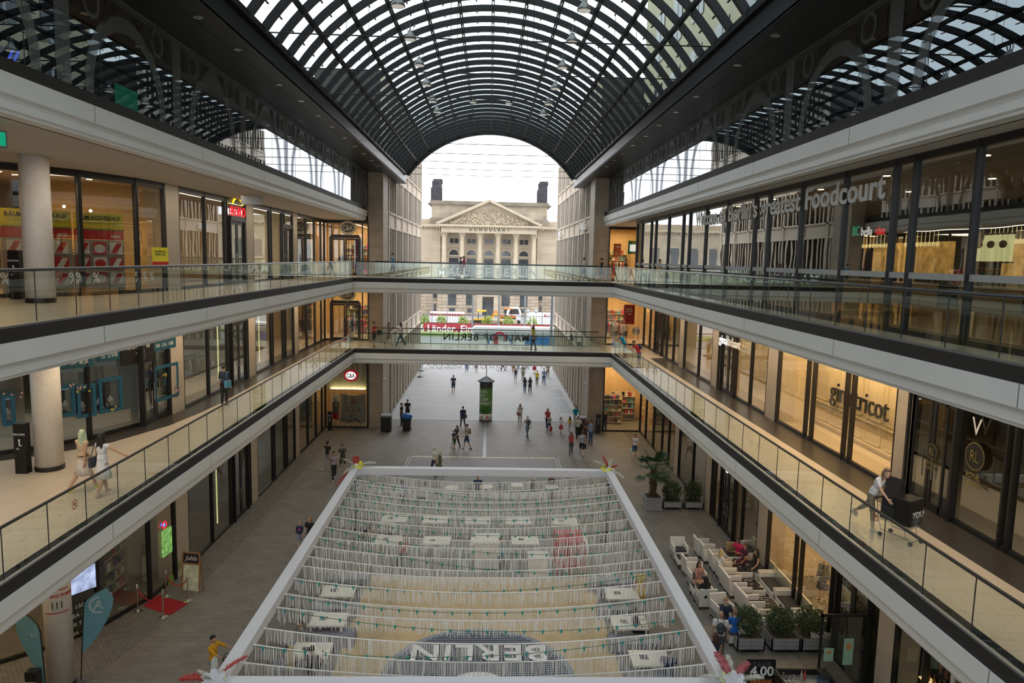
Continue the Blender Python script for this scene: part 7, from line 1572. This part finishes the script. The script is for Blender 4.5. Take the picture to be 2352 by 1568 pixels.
# jewellery shop: teal framed showcases on the curved glass
pm('teal_frame', (.012,.10,.17), .5); pm('teal_frame2', (.01,.075,.11), .5); pm('case_back', (.05,.055,.07), .6); em('case_light', (.75,.85,1), 1.6)
def case(x0,y0,x1,y1,lab,seed):
    a = seghit(x0,y0,.06); b = seghit(x1,y1,.06)
    if not a or not b: return
    c = (a[0]+b[0])/2; w = (Vector((a[0].x,a[0].y))-Vector((b[0].x,b[0].y))).length; h = abs(a[0].z-b[0].z)*.93; m = seghit((x0+x1)/2,(y0+y1)/2,.06); t = thing('showcase', lab, 'showcase', m[0], m[1]); fw = .11
    MB().box(-w/2,w/2,-.02,.03,-h/2,-h/2+fw).box(-w/2,w/2,-.02,.03,h/2-fw,h/2).box(-w/2,-w/2+fw,-.02,.03,-h/2+fw,h/2-fw).box(w/2-fw,w/2,-.02,.03,-h/2+fw,h/2-fw).build('teal_frame', M_['teal_frame'], t)
    MB().box(-w/2+fw,w/2-fw,.42,.45,-h/2+fw,h/2-fw).box(-w/2+fw,w/2-fw,.1,.45,-h/2+fw-.02,-h/2+fw).build('backing', M_['case_back'], t); MB().box(-w/2+fw,w/2-fw,.12,.16,h/2-fw-.03,h/2-fw-.01).build('light_strip', M_['case_light'], t)
    rd = random.Random(seed); m_ = MB()
    for k in range(16): m_.ell((rd.uniform(-w/2+fw+.06,w/2-fw-.06),rd.uniform(.15,.38),-h/2+fw+.05+rd.uniform(0,.08)),(.024,.024,.03),nu=8,nv=5)
    m_.build('jewel_stands', M_['case_white'] if 'case_white' in M_ else pm('case_white', (.55,.55,.53), .4), t)
    for k in range(2 if w > .7 else 1): x = -w/4+k*w/2 if w > .7 else 0; MB().lathe([(.06,0),(.10,.06),(.11,.14),(.04,.20),(.03,.26),(0,.27)],(x,.3,-h/2+fw+.12),12).build('bust', M_['case_white'], t, smooth=True)
case(2,907,38,978,'leftmost teal framed jewellery showcase',1); case(118,887,175,956,'wide teal framed jewellery showcase right of the white column',2); case(177,883,221,957,'narrow teal framed jewellery showcase with one bust',3); case(227,869,283,942,'teal framed jewellery showcase left of the black portal',4); case(355,842,411,911,'teal framed jewellery showcase right of the black portal',5)
def band(x0,x1,py,lab,txt):
    a = seghit(x0,py,.07); b = seghit(x1,py,.07)
    if a and b: 
        w = (Vector((a[0].x,a[0].y))-Vector((b[0].x,b[0].y))).length; m = seghit((x0+x1)/2,py,.07); t = thing('price_banner', lab, 'banner', m[0], m[1]); MB().box(-w/2,w/2,-.01,.01,-.2,.2).build('panel', M_['teal_frame2'], t); fit_text('price', txt, .15, w*.75, (0,-.015,-.08), 0, M_['letter_grey'], t, .004)
band(226,276,815,'teal price banner left of the black portal','o 598'); band(351,404,790,'teal price banner right of the black portal','544  1316  1408'); band(120,214,832,'teal price banner right of the white column','798')
a = seghit(316,800,.1); t = thing('shop_sign','black portal sign with fine pale script over the jewellery shop door','sign',a[0],a[1]); MB().box(-.75,.75,-.02,.02,-.55,.35).build('panel', M_['sign_black'], t); fit_text('script','Art of Diamond',.14,1.1,(0,-.03,0),0,M_['letter_grey'],t,.004,True,shear=.3); fit_text('year','1986',.07,.22,(0,-.03,-.2),0,M_['letter_grey'],t,.004)
for px, py, sd_ in ((165,882,1),(188,898,2),(20,905,3),(375,858,4),(405,893,5),(252,940,6)):
    h = seghit(px,py,.12)
    if h:
        t = thing('flower_garland', 'artificial blue green and pink flower sprig on a jewellery showcase', 'flowers', h[0], h[1], 'flower sprigs on the jewellery showcases'); rd = random.Random(sd_); m = MB(); f = MB()
        for k in range(60): x = rd.gauss(0,.16); z = rd.gauss(0,.06); a_ = rd.uniform(0,PI); m.add([(x,0,z),(x+.05*math.cos(a_),-.03,z+.05*math.sin(a_)),(x+.02,-.02,z+.02)],[(0,1,2)])
        for k in range(5): f.ell((rd.gauss(0,.14),-.04,rd.gauss(0,.06)),(.035,.02,.035),nu=8,nv=5)
        m.build('leaves', cm((.02,.16,.20)), t, fix=False); f.build('blossoms', cm((.55,.3,.32) if sd_ % 2 else (.6,.45,.08)), t)
# left ground floor: black text wall with screen, screens and decals
h0 = seghit(152,1400,.08); 
for k, s_ in enumerate(('TE - 150 KURSE/M','AREA - KLETTER','OR TRAINING','NA - DAMPF','SONNENTERR')):
    h = seghit(200,1388+k*20,.09)
    if h: 
        o = fit_text('wall_lettering', s_, .13, .105*len(s_), h[0], h[1], M_['letter_grey'], None, .006, True); tag(o,'line %s of pale capitals on the black window wall at lower left' % ('one','two','three','four','five')[k],'lettering')
h = seghit(176,1335,.1); t = thing('wall_screen','bright video screen on the black window wall at lower left','screen',h[0],h[1]); MB().box(-.62,.62,-.01,.03,-.42,.42).build('picture', pm('screen_pic', (.45,.55,.85), .4, noise=(3,.7), emit=(.5,)), t); MB().box(-.66,.66,0,.05,-.46,.46).build('bezel', M_['dark_metal'], t)
h1 = seghit(152,1410,-.02); h2 = seghit(244,1400,-.02)
if h1 and h2:
    a, b = h1[0], h2[0]; m = MB(); m.bar((a.x,a.y,2.6),(b.x,b.y,2.6),.04,5.0); tag(m.build('black_window_film', M_['sign_black']), 'black backing film behind the lettering at lower left', 'panel')
h = seghit(384,1245,.06); t = thing('wall_screen','portrait screen with a green drink picture in the left ground window','screen',h[0],h[1]); MB().box(-.33,.33,-.01,.03,-.5,.55).build('picture', pm('screen_green', (.25,.55,.15), .4, noise=(6,.7), emit=(.35,)), t)
h = seghit(377,1205,.06); t = thing('neon_sign','small round blue and red neon sign above the portrait screen','sign',h[0],h[1]); m = MB(); m.tube([(.13*math.cos(2*PI*k/20),-.02,.13*math.sin(2*PI*k/20)) for k in range(21)],.02,6,cap=False); m.build('ring', M_['lit_red'], t); MB().ell((0,0,0),(.07,.02,.07)).build('centre', M_['lit_blue'], t)
for px, py, r_ in ((410,1300,.17),(393,1335,.22)):
    h = seghit(px,py,.07)
    if h: t = thing('avocado_decal','halved avocado decal on the left ground window','sticker',h[0],h[1],'avocado decals'); MB().ell((0,0,0),(r_,.01,r_*1.25)).build('flesh', M_['avocado_green'], t, smooth=True); MB().ell((0,-.01,-.05),(r_*.4,.02,r_*.42)).build('stone', M_['wood_frame'], t, smooth=True)
# lettering on the ground floor column
t = thing('column_label','dark red meeting point lettering on the ground floor white column','lettering',(-12.72,20.75,0),R(30)); 
for s_, z, c_ in (('MEETING POINT',2.95,.1),): 
    mb = text_mb(s_, .13, .006, True, 'CENTER'); rr = .378; mb.v = [((rr-y)*math.sin(x/rr), -(rr-y)*math.cos(x/rr), z+zz) for x, y, zz in mb.v]; mb.build('words', M_['poster_red'], t, fix=False)
for z in (3.15,2.45):
    m = MB()
    for k in range(14): a, b = -.9+1.8*k/14, -.9+1.8*(k+1)/14; m.quad((.376*math.sin(a),-.376*math.cos(a),z),(.376*math.sin(b),-.376*math.cos(b),z),(.376*math.sin(b),-.376*math.cos(b),z+.03),(.376*math.sin(a),-.376*math.cos(a),z+.03))
    m.build('line', M_['poster_red'], t, fix=False)
m = MB()
for x in (-.12,.0,.12): m.ell((.38*math.sin(x/.38),-.38*math.cos(x/.38),2.78),(.02,.01,.03),nu=8,nv=5).tube([(.38*math.sin(x/.38),-.385*math.cos(x/.38),2.75),(.38*math.sin(x/.38),-.385*math.cos(x/.38),2.6)],.015,5)
m.build('people_symbol', M_['letter_dark'], t)
# warm glow strips in left first gallery doors
for px, y, z in ((0,33.6,L1),(0,39.6,L1),(0,33.0,0)): tag(MB().box(wx(y)-.35,wx(y)-.3,y,y+.05,z+.4,z+3.0).build('light_strip', M_['lit_menu']), 'vertical pale light strip inside the left %s shop window%s' % ('first gallery' if z else 'ground floor', ', farther' if y > 39 else ''), 'light')
# ---------------------------------------------------------------- feathers and paper flowers on the frame corners
FC = {'white':translucent('feather_white', (.72,.74,.68), .3), 'red':translucent('feather_red', (.62,.13,.12), .3), 'pink':translucent('feather_pink', (.62,.22,.24), .3)}
def plume(base, d, L_, w, col, label, seed=0, curve=.2):
    rd = random.Random(seed); t = thing('ostrich_feather', label, 'feather', base); d = Vector(d).normalized(); side = d.cross(Vector((0,0,1)))
    side = side.normalized() if side.length > .1 else Vector((1,0,0)); up_ = side.cross(d); f = lambda u: d*L_*u - Vector((0,0,1))*curve*L_*u*u
    MB().tube([f(k/10) for k in range(11)], [.012*(1-.07*k) for k in range(11)], 5).build('quill', FC[col], t); m = MB(); n = 90
    for k in range(n):
        u = .08+.92*k/n; p = f(u); ww = w*math.sin(PI*min(1,u*.93+.07))**.6
        for s_ in (-1,1):
            tip = p+side*s_*ww*rd.uniform(.8,1.05)+d*ww*.55+up_*rd.uniform(-.04,.06); mid = (p+tip)/2+up_*.02; e = d*.007
            m.add([p-e,p+e,mid+e,tip,mid-e],[(0,1,2,3,4)])
    m.build('barbs', FC[col], t, fix=False); return t
pm('petal_yellow', (.72,.70,.01), .6); pm('petal_cream', (.62,.66,.38), .6); pm('petal_white', (.72,.72,.78), .6)
def flower(c, r, col, label, n=6, tilt=(0,0)):
    t = thing('paper_flower', label, 'paper flower', c); t.rotation_euler = (*tilt,0)
    for k in range(n):
        a = 2*PI*k/n; m = MB(); u = Vector((math.cos(a),math.sin(a),0)); v = Vector((-u.y,u.x,0)); pts = [u*.1*r, u*.5*r+v*.33*r+Vector((0,0,.12*r)), u*.9*r+v*.22*r+Vector((0,0,.2*r)), u*1.0*r+Vector((0,0,.12*r)), u*.9*r-v*.22*r+Vector((0,0,.2*r)), u*.5*r-v*.33*r+Vector((0,0,.12*r))]
        m.add(pts+[u*.55*r+Vector((0,0,.02))],[(0,1,6),(1,2,6),(2,3,6),(3,4,6),(4,5,6),(5,0,6)]); m.build('petal', M_[col], t, fix=False)
    MB().ell((0,0,.06*r),(.14*r,.14*r,.08*r)).build('flower_centre', M_[col], t, smooth=True); return t
cn = {'far left':(FX0,FY1),'far right':(FX1,FY1),'near left':(FX0-.1,FY0-.05),'near right':(FX1+.1,FY0-.05)}
pl_ = {'far left':[((-.6,-.5,.75),.9,.13,'white'),((0.0,.3,1.0),.55,.2,'red'),((1,.1,.35),1.0,.16,'white'),((-.6,-1.2,.05),.9,.10,'white'),((-.8,-1.4,-.4),1.4,.10,'red')],
 'far right':[((-1,.2,.75),.9,.12,'white'),((-.45,.3,1.1),.8,.11,'red'),((.3,.3,1.0),.6,.12,'white'),((1,.2,.6),.5,.1,'red'),((.5,-.7,.0),1.0,.12,'white')],
 'near left':[((-.02,.3,1.0),.62,.10,'white'),((.75,1.2,.45),1.0,.07,'red'),((-1,.15,.12),.85,.16,'red'),((-1,.6,.3),.6,.06,'white'),((-.3,-.4,.5),.4,.1,'white')],
 'near right':[((-.35,.8,.75),.85,.16,'pink'),((.1,.9,.6),.8,.10,'white'),((.4,.2,.4),.7,.14,'pink'),((-1,.1,.3),.8,.10,'white'),((1,.1,.25),.8,.11,'white')]}
for cnr, (x, y) in cn.items():
    for i, (d, L_, w_, c_) in enumerate(pl_[cnr]): plume((x,y,FZ+.02), d, L_, w_, c_, '%s feather, %s of those at the %s corner of the white frame' % ({'white':'white','red':'coral red','pink':'pink'}[c_], ('first','second','third','fourth','last')[i], cnr), i+len(cnr))
    flower((x+(.12 if 'left' in cnr else -.12),y-.02,FZ+.06), .27 if 'far' in cnr else .2, 'petal_yellow' if 'far' in cnr else 'petal_cream', '%s paper flower on the %s corner of the white frame' % ('yellow' if 'far' in cnr else 'cream', cnr), tilt=(R(35),0))
    flower((x+(.05 if 'left' in cnr else -.0),y-.12,FZ-.12 if 'far' in cnr else FZ+.04), .3, 'petal_white', 'white paper flower on the %s corner of the white frame' % cnr, 7, (R(60),R(10)))
# overhead globe camera on the left pier and small plates
for px, py, Y, l in ((883,869,54.0,'left'),(1344,879,54.0,'right')): p = W(px,py,Y=Y); t = thing('dome_camera','white dome camera on the %s pier' % l,'camera',(p.x,53.85,p.z)); MB().ell((0,0,0),(.12,.12,.12)).build('dome', M_['sign_white'], t, smooth=True); MB().box(-.05,.05,0,.16,.05,.15).build('bracket', M_['steel_grey'], t)
# ================================================================ light
w = bpy.data.worlds.new('sky'); SC.world = w; w.use_nodes = True; nt = w.node_tree; bg = nt.nodes['Background']
tc = nt.nodes.new('ShaderNodeTexCoord'); nz = nt.nodes.new('ShaderNodeTexNoise'); nz.inputs['Scale'].default_value = 1.5
rp = nt.nodes.new('ShaderNodeValToRGB'); rp.color_ramp.elements[0].position = .3; rp.color_ramp.elements[1].position = .7
rp.color_ramp.elements[0].color = (.84,.88,.95,1); rp.color_ramp.elements[1].color = (.97,.98,1,1)
nt.links.new(tc.outputs['Generated'], nz.inputs[0]); nt.links.new(nz.outputs['Fac'], rp.inputs[0]); nt.links.new(rp.outputs[0], bg.inputs[0])
bg.inputs[1].default_value = 2.4
for l in bpy.data.lights: l.energy *= 1.0
SC.view_settings.view_transform = 'Standard'; SC.view_settings.look = 'None'; SC.view_settings.gamma = 1; SC.view_settings.use_curve_mapping = False
SC.view_settings.exposure = .36
bpy.data.scenes.remove(TMP)
